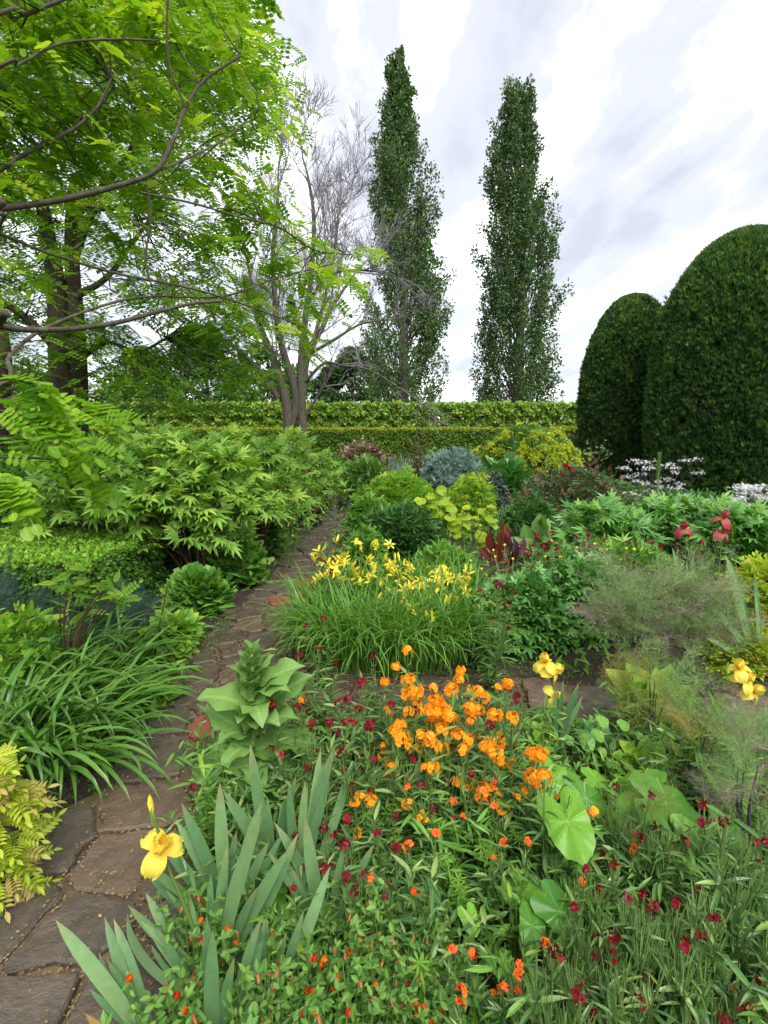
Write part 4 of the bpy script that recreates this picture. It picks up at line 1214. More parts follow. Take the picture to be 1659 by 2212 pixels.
# ------------------------------------------------------------------ leaf materials
M_PEONY = leaf_mat('tree_peony_leaf', (0.13, 0.30, 0.06), (0.25, 0.46, 0.11), young=(0.36, 0.55, 0.13), youngp=.18, trans=.35, rib=.25, noise=0, rough=.42)
M_PEONY2 = leaf_mat('herb_peony_leaf', (0.065, 0.21, 0.05), (0.13, 0.34, 0.085), young=(0.2, 0.42, 0.09), youngp=.15, trans=.25, rib=.3, noise=.1, rough=.32, spec=.55)
M_DAYL = leaf_mat('daylily_leaf', (0.06, 0.19, 0.03), (0.14, 0.33, 0.06), tip=(0.25, 0.30, 0.08), tipstart=.85, trans=.3, rib=.25, noise=.1, rough=.35)
M_TROLL = leaf_mat('globeflower_leaf', (0.05, 0.18, 0.05), (0.12, 0.31, 0.085), trans=.2, rib=.3, noise=.12, rough=.32, spec=.5)
M_STRAP = leaf_mat('strap_leaf', (0.055, 0.17, 0.03), (0.11, 0.27, 0.045), tip=(0.22, 0.24, 0.08), tipstart=.9, trans=.25, rib=.35, noise=.12, rough=.28, spec=.6)
M_IRISL = leaf_mat('iris_leaf', (0.075, 0.19, 0.105), (0.19, 0.35, 0.205), tip=(0.30, 0.26, 0.10), tipstart=.82, base=(0.20, 0.30, 0.16), trans=.2, rib=0, noise=.2, nscale=22, rough=.36, streak=.06)
M_IRISD = leaf_mat('iris_leaf_dying', (0.42, 0.26, 0.08), (0.25, 0.12, 0.05), trans=.25, rib=0, noise=.3, nscale=30, rough=.6)
M_DARKL = leaf_mat('dark_leaf', (0.035, 0.12, 0.04), (0.075, 0.19, 0.06), trans=.2, rib=.3, noise=0, rough=.32)
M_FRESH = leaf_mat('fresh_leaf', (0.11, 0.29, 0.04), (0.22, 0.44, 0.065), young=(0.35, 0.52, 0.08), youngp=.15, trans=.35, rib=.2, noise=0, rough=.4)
M_MID = leaf_mat('mid_leaf', (0.07, 0.22, 0.045), (0.16, 0.36, 0.08), young=(0.26, 0.46, 0.10), youngp=.1, trans=.3, rib=.25, noise=0, rough=.38)
M_PALEG = leaf_mat('pale_green_leaf', (0.10, 0.23, 0.07), (0.18, 0.33, 0.12), trans=.3, rib=.2, noise=0, rough=.45)
M_GREY = leaf_mat('grey_blue_leaf', (0.14, 0.24, 0.21), (0.27, 0.38, 0.35), trans=.2, rib=0, noise=0, rough=.5)
M_BRONZE = leaf_mat('bronze_cream_leaf', (0.28, 0.20, 0.12), (0.40, 0.34, 0.24), young=(0.16, 0.10, 0.07), youngp=.35, trans=.2, rib=0, noise=0)
M_EUPHB = leaf_mat('yellow_bract', (0.36, 0.48, 0.05), (0.56, 0.64, 0.10), trans=.35, rib=0, noise=0, rough=.5)
M_EUPHL = leaf_mat('spurge_leaf', (0.06, 0.17, 0.06), (0.12, 0.26, 0.10), trans=.25, rib=.3, noise=0)
M_YGREEN = leaf_mat('yellow_green_leaf', (0.22, 0.38, 0.03), (0.36, 0.50, 0.045), trans=.4, rib=.3, noise=.1)
M_GOLD = leaf_mat('golden_leaf', (0.27, 0.42, 0.04), (0.46, 0.58, 0.07), young=(0.48, 0.38, 0.12), youngp=.2, trans=.35, rib=.2, noise=0)
M_CANNA = leaf_mat('canna_leaf', (0.08, 0.014, 0.012), (0.19, 0.04, 0.02), trans=.4, rib=.35, noise=.2, rough=.3)
M_CANNP = leaf_mat('canna_leaf_purple', (0.09, 0.03, 0.065), (0.15, 0.06, 0.10), trans=.15, rib=.3, noise=.15, rough=.35)
M_ROSEL = leaf_mat('rose_leaf', (0.04, 0.105, 0.05), (0.09, 0.17, 0.09), young=(0.17, 0.085, 0.05), youngp=.36, trans=.2, rib=.2, noise=0, rough=.35)
M_MULL = leaf_mat('mullein_leaf', (0.10, 0.23, 0.07), (0.17, 0.33, 0.11), tip=(0.24, 0.36, 0.14), tipstart=.7, trans=.25, rib=.25, noise=.32, nscale=30, rough=.6, spec=.2)
M_HEART = leaf_mat('heart_leaf', (0.05, 0.19, 0.025), (0.16, 0.38, 0.05), trans=.2, rib=.4, noise=.3, nscale=22, rough=.33)
M_HEARTY = leaf_mat('yellowing_leaf', (0.42, 0.42, 0.06), (0.5, 0.4, 0.10), trans=.3, rib=.3, noise=.2, nscale=40)
M_NAST = leaf_mat('nasturtium_leaf', (0.12, 0.31, 0.08), (0.18, 0.40, 0.10), trans=.3, rib=.5, noise=.1, rough=.4)
M_WALL = leaf_mat('wallflower_leaf', (0.025, 0.095, 0.025), (0.12, 0.27, 0.08), young=(0.24, 0.38, 0.15), youngp=.16, trans=.25, rib=.35, noise=0, rough=.3, spec=.5)
M_POD = leaf_mat('seed_pod', (0.09, 0.20, 0.07), (0.20, 0.33, 0.13), rib=0, trans=.1, noise=0, rough=.5)
M_CLEAV = leaf_mat('cleavers_leaf', (0.13, 0.31, 0.045), (0.19, 0.40, 0.07), trans=.35, rib=.3, noise=0)
M_COVER = leaf_mat('cover_leaf', (0.035, 0.12, 0.022), (0.14, 0.31, 0.055), young=(0.2, 0.36, 0.05), youngp=.14, trans=.3, rib=.2, noise=0, rough=.3, spec=.5)
M_SUNR = leaf_mat('rock_rose_leaf', (0.05, 0.16, 0.03), (0.16, 0.34, 0.09), trans=.3, rib=.3, noise=0)
M_FENB = leaf_mat('bronze_fennel', (0.24, 0.19, 0.16), (0.36, 0.28, 0.25), young=(0.17, 0.25, 0.14), youngp=.3, trans=.2, rib=0, noise=0, rough=.6)
M_FENG = leaf_mat('green_fennel', (0.15, 0.26, 0.12), (0.24, 0.37, 0.20), trans=.2, rib=0, noise=0, rough=.6)
M_FENO = leaf_mat('olive_fennel', (0.15, 0.21, 0.07), (0.22, 0.27, 0.09), young=(0.32, 0.22, 0.07), youngp=.12, trans=.2, rib=0, noise=0, rough=.6)
M_FEND = leaf_mat('dark_fennel', (0.035, 0.085, 0.06), (0.07, 0.13, 0.09), trans=.1, rib=0, noise=0, rough=.6)
# petals
M_YEL = petal_mat('yellow_petal', (0.92, 0.78, 0.06), (0.95, 0.86, 0.14), trans=.3)
M_IRY = petal_mat('iris_yellow', (0.93, 0.74, 0.08), (0.96, 0.82, 0.14), throat=(0.88, 0.48, 0.02), trans=.35, rough=.55)
M_IRR = petal_mat('iris_rose', (0.34, 0.03, 0.06), (0.5, 0.09, 0.10), throat=(0.45, 0.18, 0.04), trans=.3)
M_ORA = petal_mat('orange_petal', (0.97, 0.30, 0.006), (1.0, 0.52, 0.025), throat=(0.8, 0.24, 0.005), trans=.35)
M_FLAME = petal_mat('flame_petal', (0.80, 0.09, 0.012), (0.98, 0.30, 0.015), throat=(0.5, 0.03, 0.01), trans=.3, tip=(0.9, 0.12, 0.02))
M_WINE = petal_mat('wine_petal', (0.09, 0.004, 0.010), (0.27, 0.010, 0.018), trans=.25, rough=.4)
M_RED = petal_mat('red_petal', (0.55, 0.02, 0.015), (0.75, 0.08, 0.05), trans=.3)
M_PINKB = petal_mat('salmon_bud', (0.75, 0.14, 0.08), (0.8, 0.3, 0.16), trans=.3)
M_WHITE = petal_mat('white_petal', (0.95, 0.95, 0.93), (0.9, 0.9, 0.9), trans=.3)
M_CRIM = petal_mat('crimson_petal', (0.40, 0.006, 0.022), (0.62, 0.012, 0.03), trans=.25)

# ------------------------------------------------------------------ clipped low hedges on the left
boxhedge('low_hedge', 'low clipped bright green hedge with a lighter green top, left, nearer one', -4.6, -2.1, 3.45, 4.75, .60, M_BOX, 30000, .035, M_FRESH, rough=.02)  # top leaves take a lighter green than the sides
boxhedge('low_hedge', 'taller dark clipped hedge at the left edge behind the bright low one', -7.2, -3.5, 5.6, 6.6, .86, M_YEWH, 26000, .045, rough=.025)
boxhedge('low_hedge', 'dark green hedge side under the tree peony stems at the left', -3.9, -1.75, 5.0, 5.5, .62, M_YEWH, 14000, .04, rough=.025)  # same dark leaf colour as the taller hedge

# ------------------------------------------------------------------ tree peonies
PE_M = leaf_meshes([PEONY, peony(1)], M_PEONY)
def tree_peony(label, cx, Y, hw, ytop, ntip, per, zlow=.35, depth=.8, seed=1, legs=9, group='tree peonies beside the path', rest=160, mat=M_PEONY, leafs=.215):
    r0 = np.random.RandomState(seed)
    b = AT(cx, ytop, Y); h = b[2] - .06; rx = hw / FPX * Y - .08; ry = rx * depth
    t = thing('tree_peony', label, 'shrub', (b[0], Y, 0), group)
    st = MB(); tips = []
    for i in range(ntip):
        a = r0.rand() * 6.283; v = zlow + (1 - zlow) * r0.rand() ** .8
        r = np.sqrt(max(0, 1 - max(0, (v - .45) / .62) ** 2.2)) * (.35 + .65 * r0.rand() ** .5)
        if math.sin(a) > .5 and v < .8: a = -a
        tips.append(np.array([rx * r * math.cos(a), ry * r * math.sin(a), h * v]))
    base = [np.array([r0.normal(0, .10), r0.normal(0, .08), 0]) for _ in range(legs)]
    for i, e_ in enumerate(tips):
        q = base[i % legs]; mid = q * .6 + e_ * .45; mid[2] = e_[2] * .5 + .05
        if i < legs * 2: st.tube(smooth_path([q, mid + r0.normal(0, .03, 3), e_ * [.8, .8, .9], e_], 8), [.015, .005], 5)
        else: st.tube(smooth_path([mid, (mid + e_) / 2 + [0, 0, .03], e_], 5), [.007, .004], 4)
    st.build('stem', M_STEMB, t, smooth=True)
    LP, LD, LN_, LS = [], [], [], []
    for e_ in tips:
        for k in range(per):
            a = 6.283 * k / per + r0.rand() * .6; u = k / per
            o = np.array([math.cos(a), math.sin(a), 1.15 - 1.2 * u + r0.normal(0, .35)])
            LP.append(e_ + np.array([0, 0, -.07 * u]) + o * .02); LD.append(o); LN_.append(UP + .35 * np.array([math.cos(a), math.sin(a), 0]) * (1 if u > .3 else -1) + r0.normal(0, .42, 3) + np.array([0, -.15, 0])); LS.append(leafs * (.75 + .5 * r0.rand()) * (.8 + .35 * u))
    LP, LD, LN_, LS = map(np.array, (LP, LD, LN_, LS)); n = len(LP)
    score = LP @ np.array([-.1 * b[0] / Y, -1.0, .35]) / ry; od = np.argsort(-score); k = min(n, 250)
    for i in od[:k]: place_leaf(t, PE_M[0] if mat is M_PEONY else PE2_M[0], LP[i], LD[i], LN_[i], LS[i])
    if n > k:
        f = MB(); od = od[k:]; f.inst(PEONY, LP[od], LD[od], LN_[od], LS[od]); f.build('foliage', mat, t, kind='stuff')
    return t
tree_peony('tree peony nearest the left edge, over the low hedge, on bare brown stems', 235, 4.7, 190, 960, 62, 9, .56, seed=1, legs=8)
tree_peony('large tree peony in the middle of the row, leaves reaching towards the path', 420, 4.9, 190, 928, 84, 9, .34, seed=2, legs=8)
tree_peony('tree peony leaning over the path edge in front of the bare tree', 560, 5.9, 105, 945, 60, 9, .30, seed=3)
tree_peony('tree peony right under the two bare stems', 590, 8.2, 125, 930, 64, 8, .25, seed=4)
tree_peony('farthest tree peony, at the bend where the path disappears', 682, 9.0, 66, 975, 30, 7, .2, seed=5)
tree_peony('tree peony at the back left, in front of the clipped hedge', 330, 8.0, 170, 925, 50, 7, .4, seed=6)

# ------------------------------------------------------------------ lobed green plants along the left side of the path
TROL = [LOBED, DIVID]
mound('lobed_leaf_plant', 'fresh green lobed-leaved mound below the yellow flowers on the left path edge', 'plant', 575, 6.1, 56, 1110, MAPLE, .12, 750, M_MID, 'lobed-leaved plants edging the path', parts=110, jit=.5)
mound('lobed_leaf_plant', 'lobed-leaved green mound on the left path edge opposite the red brick pavers', 'plant', 508, 4.95, 66, 1165, [MAPLE, LOBED], .12, 800, M_MID, 'lobed-leaved plants edging the path', parts=130, jit=.5)
mound('lobed_leaf_plant', 'low lobed-leaved mound below the tree peony stems, beside the widest bend', 'plant', 425, 4.15, 60, 1245, [MAPLE, LOBED], .12, 650, M_MID, 'lobed-leaved plants edging the path', parts=130, jit=.5)
mound('broad_leaf_plant', 'light green broad-leaved mound between strap leaves and path', 'plant', 370, 3.35, 58, 1345, [OVATE_B, OVATE], .12, 420, M_FRESH, 'broad-leaved plants edging the path', parts=150, jit=.45, up=.1)
mound('broad_leaf_plant', 'yellowish broad-leaved plant under the arching strap leaves at the path edge', 'plant', 315, 2.75, 60, 1490, [OVATE_B, HEART], .12, 300, M_FRESH, 'broad-leaved plants edging the path', parts=120, jit=.45, up=.1)
mound('broad_leaf_plant', 'dark broad-leaved plant low under the strap leaf ends by the big stones', 'plant', 215, 2.22, 80, 1640, [HEART, OVATE_B], .12, 240, M_MID, 'broad-leaved plants edging the path', parts=100, jit=.45, up=.1)
mound('purple_leaf_plant', 'low dark purple-leaved plant at the far left path edge', 'plant', 660, 8.0, 40, 1095, OVATE, .10, 380, leaf_mat('purple_leaf', (0.06, 0.02, 0.03), (0.10, 0.05, 0.05), trans=.2, rib=0, noise=0), parts=0)
def stemmed_flowers(t, h, pts, tm, mat, size, pname='flower', stemr=.002, axis=UP, smat=None, each=True, z0=0.0, use_d=False):
    s = MB(); P = []
    for p in pts:
        b0 = np.array([p[0] * .75, p[1] * .75, z0]); s.tube(smooth_path([b0, (b0 + p) / 2 + rs.normal(0, .012, 3), p], 5), [stemr * 1.3, stemr], 3); P.append(p)
    s.build('flower_stem', smat or M_STEM, t); add_flowers(t, pname, tm, mat, np.array(P), axis, size, each, use_d)
t = thing('yellow_poppy', 'loose plant with small yellow cup flowers at the left path edge', 'plant', (AT(590, 1100, 6.0)[0], 5.75, 0))
pts = [AT(a, b, 5.75) - np.array(t.location) + np.array([0, rs.normal(0, .12), 0]) for a, b in [(507, 1082), (512, 1078), (500, 1085), (555, 1078), (572, 1080), (585, 1056), (600, 1052), (607, 1055), (620, 1056), (630, 1060), (635, 1075), (615, 1100), (608, 1112), (622, 1133), (630, 1128), (640, 1150), (626, 1155), (600, 1065), (645, 1070), (648, 1095)]]
stemmed_flowers(t, .7, pts, CUP, M_YEL, .022)
fm = MB(); n = 500; pp = rs.normal(0, 1, (n, 3)) * [.3, .12, .1] + [0.1, 0, .62]; pp[:, 2] = np.abs(pp[:, 2]); fm.inst(LANCE, pp, rs.normal(0, 1, (n, 3)), UP + rs.normal(0, .5, (n, 3)), .05); fm.build('foliage', M_MID, t, kind='stuff')

# ------------------------------------------------------------------ strap leaves on the left
def strap_plant(name, label, cat, loc, n, L0, w, lean, mat, group=None, parts=300, spread=.14, arch=(0.9, 2.0), seed=0, out=.55):
    r0 = np.random.RandomState(seed); t = thing(name, label, cat, loc, group)
    tl = [curl_blade(w, a, 9, 'blade', .45) for a in np.linspace(arch[0], arch[1], 4)] + [curl_blade(w * .8, arch[1] * .7, 9, 'blade', .45, tipdrop=1.1)]
    mes = leaf_meshes(tl, mat); f = MB(); data = []
    for i in range(n):
        a = r0.rand() * 6.283; q = spread * math.sqrt(r0.rand()); P = np.array([q * math.cos(a) * 1.3, q * math.sin(a), 0])
        o = np.array([math.cos(a), math.sin(a), 0]) * out * (.25 + r0.rand()) + np.array(lean) * (.4 + .8 * r0.rand()) + r0.normal(0, .12, 3) * [1, 1, 0]
        data.append((P, o + UP, -norm(o) + r0.normal(0, .25, 3) * [1, 1, .3] + UP * .05, L0 * (.6 + .6 * r0.rand()), r0.randint(len(tl))))
    data.sort(key=lambda d: d[0][1] + d[1][1] * .2)
    for P, d, nn, s, k in data[:parts]: place_leaf(t, mes[k], P, d, nn, s)
    for P, d, nn, s, k in data[parts:]: f.inst(tl[k], P, d, nn, s)
    if f.n: f.build('foliage', mat, t, kind='stuff')
    return t
for i, (px, py, n, L0, lab) in enumerate([(130, 1650, 95, .62, 'glossy strap-leaved clump nearest the big wet stones, left of the path'), (20, 1640, 90, .66, 'strap-leaved clump at the left edge above the golden feathery shrub'),
        (60, 1540, 90, .66, 'second row strap-leaved clump at the left, leaves swept to the right'), (185, 1560, 95, .62, 'strap-leaved clump spilling onto the path opposite the mullein'),
        (225, 1470, 85, .60, 'strap-leaved clump beside the light green broad leaves'), (120, 1450, 85, .62, 'back strap-leaved clump in front of the dark feathery mass')]):
    strap_plant('strap_leaf_plant', lab, 'plant', G(px, py, .03), n, L0 * .84, .021, (.40, -.06, 0), M_STRAP, 'strap-leaved plants left of the path', seed=10 + i, parts=100)

# ------------------------------------------------------------------ daylilies
DAYS = [(730, 1405, 'leftmost daylily clump, dense and low beside the path'), (800, 1430, 'front daylily clump behind the orange wallflowers'), (905, 1428, 'front daylily clump with long leaves hanging over the cross path'), (985, 1400, 'rightmost daylily clump touching the globeflower leaves'),
        (745, 1340, 'daylily clump at the back left with most flowers over the path'), (850, 1340, 'middle daylily clump at the back of the mass'), (960, 1335, 'back right daylily clump below the canna')]
M_BUDY = petal_mat('daylily_bud', (0.85, 0.76, 0.06), (0.92, 0.82, 0.08), throat=(0.35, 0.42, 0.06), trans=.2)
DP = []
for i, (px, py, lab) in enumerate(DAYS):
    loc = G(px, py, .03); t = strap_plant('daylily', lab, 'daylily', loc, 470, .53, .0095, (0, -.03, 0), M_DAYL, 'yellow daylilies in the middle bed', seed=40 + i, parts=100, spread=.23, arch=(.6, 2.0), out=.15)
    DP.append((t, loc))
fl = [(770, 1180, 1), (745, 1205, 0), (690, 1190, 0), (735, 1215, 1), (720, 1240, 1), (728, 1225, 1), (705, 1248, 1), (760, 1225, 0), (790, 1215, 1), (800, 1178, 0), (820, 1185, 0), (838, 1180, 1), (845, 1225, 1), (865, 1240, 1), (888, 1238, 1), (905, 1262, 1), (890, 1270, 1), (925, 1262, 1), (940, 1250, 1), (955, 1235, 1), (965, 1250, 1), (975, 1255, 1), (990, 1255, 1), (1000, 1275, 0), (1020, 1260, 0),
      (780, 1245, 0), (800, 1255, 0), (830, 1262, 0), (850, 1290, 0), (870, 1310, 0), (890, 1315, 1), (910, 1300, 0), (935, 1290, 0), (960, 1310, 0), (905, 1330, 0), (925, 1345, 0), (810, 1300, 0), (985, 1300, 0), (870, 1260, 0), (755, 1260, 0), (700, 1225, 1), (680, 1215, 0), (1015, 1245, 0), (945, 1270, 0), (860, 1215, 0), (875, 1225, 0), (785, 1190, 0), (730, 1175, 0), (715, 1200, 0), (690, 1255, 1), (1030, 1290, 0), (840, 1330, 0)] + [(int(690 + 330 * q), int(1195 + 60 * ((q * 7.3) % 1) + 40 * q), int((q * 31) % 3 > 1.9)) for q in np.linspace(0, 1, 34)]
bm = MB(); bm.tmpl(BUD, .3); BUDm = bm.mesh('bud', M_BUDY, True); bm = MB(); bm.tmpl(DAYL, .3); DAYm = bm.mesh('flower', M_YEL, True)
SP_ = {}
for px, py, kd in fl:
    Yq = 3.25 + (1330 - py) / 160 * 1.15; p = AT(px, py, Yq)
    j = min(range(len(DP)), key=lambda q: np.linalg.norm(DP[q][1][:2] - p[:2])); t, loc = DP[j]; q = p - np.array(t.location)
    s = SP_.setdefault(j, MB()); s.tube(smooth_path([q * [.35, .35, 0], q * [.7, .7, .6], q], 6), [.0035, .002], 4)
    ax = norm(np.array([rs.normal(.1, .5), rs.normal(-.3, .4), .75]))
    if kd: r = rs.normal(size=3); place_leaf(t, DAYm, q, r - r.dot(ax) * ax, ax, .074, 'flower')
    for u in range(2 if kd else 3): place_leaf(t, BUDm, q + rs.normal(0, .012, 3), ax + rs.normal(0, .35, 3), rs.normal(size=3), .066 + .022 * rs.rand(), 'bud')
for j, s in SP_.items(): s.build('flower_stem', M_STEM, DP[j][0])

# ------------------------------------------------------------------ globeflower mound
t, rx, ry, h = mound('globeflower', 'dark green divided-leaved mound with yellow globe flowers right of the daylilies', 'plant', 1135, 3.55, 132, 1262, [DIVID], .105, 1000, M_TROLL, 'globeflowers', parts=290, depth=.8, jit=.45, up=.0, low=1.0)
o_ = np.array(t.location)
pts = [AT(a, b, 3.5 + (1290 - b) / 90 * .5) - o_ for a, b in [(1065, 1190), (1070, 1205), (1018, 1213), (1040, 1232), (1082, 1262), (1130, 1230), (1050, 1245), (1015, 1290), (1108, 1210), (1090, 1180)]]
stemmed_flowers(t, h, pts, CUP, M_YEL, .024, z0=.3)
t, rx, ry, h = mound('globeflower', 'second globeflower mound reaching into the bronze fennel haze', 'plant', 1270, 3.68, 120, 1225, [DIVID], .105, 900, M_TROLL, 'globeflowers', parts=240, depth=.8, jit=.45, up=.0, low=1.0)
o_ = np.array(t.location)
pts = [AT(a, b, 3.5 + (1290 - b) / 90 * .5) - o_ for a, b in [(1190, 1172), (1212, 1205), (1245, 1186), (1285, 1178), (1298, 1190), (1178, 1205), (1200, 1230), (1220, 1265), (1256, 1262), (1303, 1208), (1185, 1262), (1310, 1190), (1340, 1212), (1352, 1188), (1370, 1190), (1345, 1260)]]
stemmed_flowers(t, h, pts, CUP, M_YEL, .026, z0=.3)
add_flowers(t, 'seed_head', CUP, M_STEM, np.array([q + [rs.normal(0, .1), rs.normal(0, .1), -.02] for q in pts]), UP, .012, True)
for px, py in [(1407, 1206), (1418, 1188), (1462, 1212), (1450, 1240), (1478, 1281), (1450, 1283), (1398, 1223)]:
    pass

# ------------------------------------------------------------------ middle and far plants, back to front
mound('variegated_shrub', 'cream and bronze variegated shrub in front of the hedge beside the path end', 'shrub', 785, 14, 64, 968, SIMPLE2, .12, 2600, M_BRONZE, parts=0)
mound('leafy_shrub', 'pale green soft-leaved shrub where the path curves out of view', 'shrub', 792, 9.6, 66, 1003, MAPLE, .13, 1500, M_PALEG, parts=60)
b = AT(873, 985, 12.5)
strap_plant('reed_plant', 'upright blue-green reed-like leaves in front of the hedge', 'plant', (b[0], 12.5, 0), 120, b[2] * 1.0, .012, (0, 0, 0), M_GREY, None, parts=60, spread=.25, arch=(.1, .3), out=.12)
b = AT(905, 970, 12)
t = thing('dead_stalks', 'brown dead flower stalks between reeds and grey-blue shrub', 'plant', (b[0], 12, 0)); s = MB()
for i in range(14): s.tube(smooth_path([(rs.normal(0, .08), 0, 0), (rs.normal(0, .1), 0, b[2] * .6), (rs.normal(0, .14), 0, b[2] * (.75 + .3 * rs.rand()))], 5), [.012, .004], 4)
s.build('stalk', M_STEMB, t); fm = MB(); n = 500; pp = rs.normal(0, 1, (n, 3)) * [.13, .1, .3] + [0, 0, b[2] * .7]; fm.inst(SIMPLE2, pp, rs.normal(size=(n, 3)), rs.normal(size=(n, 3)), .05); fm.build('seed_heads', M_STEMB, t, kind='stuff')
mound('grey_shrub', 'soft grey-blue shrub left of the big yellow spurge', 'shrub', 985, 11.5, 80, 983, [KITE, ROSETTE], .12, 2200, M_GREY, parts=0, jit=.6, up=.6)
mound('leafy_plant', 'mid green plant against the hedge behind the grey-blue shrub', 'plant', 940, 14.5, 60, 985, SIMPLE2, .12, 1200, M_MID)
DW[0] = .25
t, rx, ry, h = mound('spurge', 'large domed spurge covered with yellow-green flower heads', 'shrub', 1148, 11.5, 108, 938, [ROSETTE, LANCEK], .19, 1500, M_EUPHL, parts=0, depth=.8)
P, nn = dome(330, rx, ry, h, .95, .35, 1.0); P[:, 2] += .02
ball = MB()
for p_, q_ in zip(P, nn):
    k = 60; dd = norm(rs.normal(size=(k, 3)) + q_ * .8 + UP * .3); ball.inst(SIMPLE2, p_ + dd * .075, dd + rs.normal(0, .3, (k, 3)), dd + UP * .6, .045)
ball.build('flower_heads', M_EUPHB, t, kind='stuff'); DW[0] = 1.0
mound('big_leaf_plant', 'plant with large rounded toothed leaves under the yellow spurge', 'plant', 1090, 9.3, 62, 1012, [LOBED, MAPLE], .32, 260, M_TROLL, parts=90, jit=.35)
mound('wiry_plant', 'dark wiry grey plant in front of the large rounded leaves', 'plant', 1058, 8.8, 36, 1030, LANCE2, .12, 1100, leaf_mat('wiry_leaf', (0.04, 0.07, 0.05), (0.09, 0.12, 0.09), trans=0, rib=0, noise=0), jit=.8)
t, rx, ry, h = mound('bright_green_mound', 'bright green fine-leaved mound right of the path end', 'plant', 865, 8.0, 82, 1036, [ROSETTE, ROSETTE], .13, 1700, M_FRESH, depth=.9, parts=0)
mound('leafy_plant', 'mid green bushy plant by the path bend, below the bright mound', 'plant', 800, 6.6, 50, 1085, [ROSETTE, LANCEK], .13, 900, M_MID, parts=60)
mound('dark_leaf_bush', 'dark pointed-leaved bush beside the path, behind the daylilies', 'shrub', 868, 5.5, 92, 1112, [LANCE, LANCEK, ROSETTE], .13, 1500, M_DARKL, parts=200, depth=.7)
mound('leafy_plant', 'small mid green plant between the path and the dark pointed-leaved bush', 'plant', 790, 5.0, 45, 1160, [LANCE, ROSETTE], .12, 600, M_MID, parts=60)
t, rx, ry, h = mound('spurge', 'smaller spurge with bright yellow tips in the middle of the bed', 'plant', 1015, 7.2, 58, 1050, [ROSETTE], .12, 900, M_FRESH, parts=0)
P, nn = dome(60, rx, ry, h, .9, .6, .9); P[:, 2] += .03
bb = MB()
for p_, q_ in zip(P, nn):
    k = 30; dd = norm(rs.normal(size=(k, 3)) + UP * .8); bb.inst(SIMPLE2, p_ + dd * .05, dd, dd + UP * .6, .04)
bb.build('flower_heads', M_EUPHB, t, kind='stuff')
# perfoliate yellow-green plant
t = thing('smyrnium', 'plant with round yellow-green leaves threaded by their stems and yellow flower tufts', 'plant', (AT(950, 1150, 5.6)[0], 5.6, 0)); o_ = np.array(t.location)
ms = leaf_meshes([DISC, HEART], M_YGREEN); s = MB(); bb = MB()
for px, py in [(930, 1075), (905, 1090), (950, 1062), (975, 1100), (945, 1120), (918, 1130), (1005, 1105), (1062, 1105), (1045, 1110), (960, 1150), (985, 1135), (900, 1110), (1000, 1140), (1040, 1165), (968, 1085), (1030, 1125), (935, 1155)]:
    q = AT(px, py, 5.4 + .5 * rs.rand()) - o_; s.tube(smooth_path([q * [.5, .5, 0], q * [.8, .8, .6], q], 6), [.006, .003], 4)
    for k in range(3): place_leaf(t, ms[k % 2], q * [1, 1, 1 - .12 * k] + rs.normal(0, .02, 3), rs.normal(size=3) * [1, 1, .2], UP + np.array([0, -.7, 0]) + rs.normal(0, .3, 3), .10 + .05 * rs.rand())
    k = 45; dd = norm(rs.normal(size=(k, 3)) + UP * .6); bb.inst(SIMPLE2, q + dd * .04 * rs.rand(k, 1) ** .3 * 1.3, dd, dd + UP, .022)
s.build('stem', M_STEM, t); bb.build('flower_tufts', M_EUPHB, t, kind='stuff')
t = strap_plant('grassy_clump', 'arching blue-green grassy clump behind the canna', 'grass', (AT(1100, 1120, 6.9)[0], 6.9, 0), 520, .62, .006, (.15, -.1, 0), leaf_mat('blue_grass', (0.07, 0.17, 0.07), (0.13, 0.26, 0.12), trans=.2, rib=0, noise=0), None, parts=60, spread=.28, arch=(1.2, 2.4), out=.5, seed=77)
# canna
t = thing('canna', 'canna with upright dark red-brown and purple leaves behind the daylilies', 'canna', (AT(1090, 1200, 5.0)[0], 4.75, 0)); o_ = np.array(t.location)
CN = strip([(x, w * .24) for x, w in ((0, .1), (.15, .5), (.35, .95), (.55, 1), (.75, .8), (.9, .4), (1, .02))], .55, .15, wave=.06, cols=2)
mr, mp_ = leaf_meshes([CN], M_CANNA)[0], leaf_meshes([CN], M_CANNP)[0]; s = MB()
for px, py, L_, dx, mm in [(1068, 1195, .26, -.35, mr), (1082, 1190, .32, .15, mr), (1060, 1215, .22, -.7, mr), (1075, 1220, .26, -.15, mr), (1108, 1215, .30, .05, mp_), (1118, 1205, .26, .3, mp_), (1095, 1225, .2, .4, mr), (1035, 1235, .16, -.4, mp_), (1100, 1200, .3, -.1, mp_)]:
    q = AT(px, py, 4.75 + .2 * rs.rand()) - o_; s.tube([q * [.6, .6, 0], q], [.012, .01], 5)
    place_leaf(t, mm, q, np.array([dx, -.1, 1]), np.array([rs.normal(0, .8), -1, .3]), L_ * .85)
s.build('stem', M_STEMB, t)
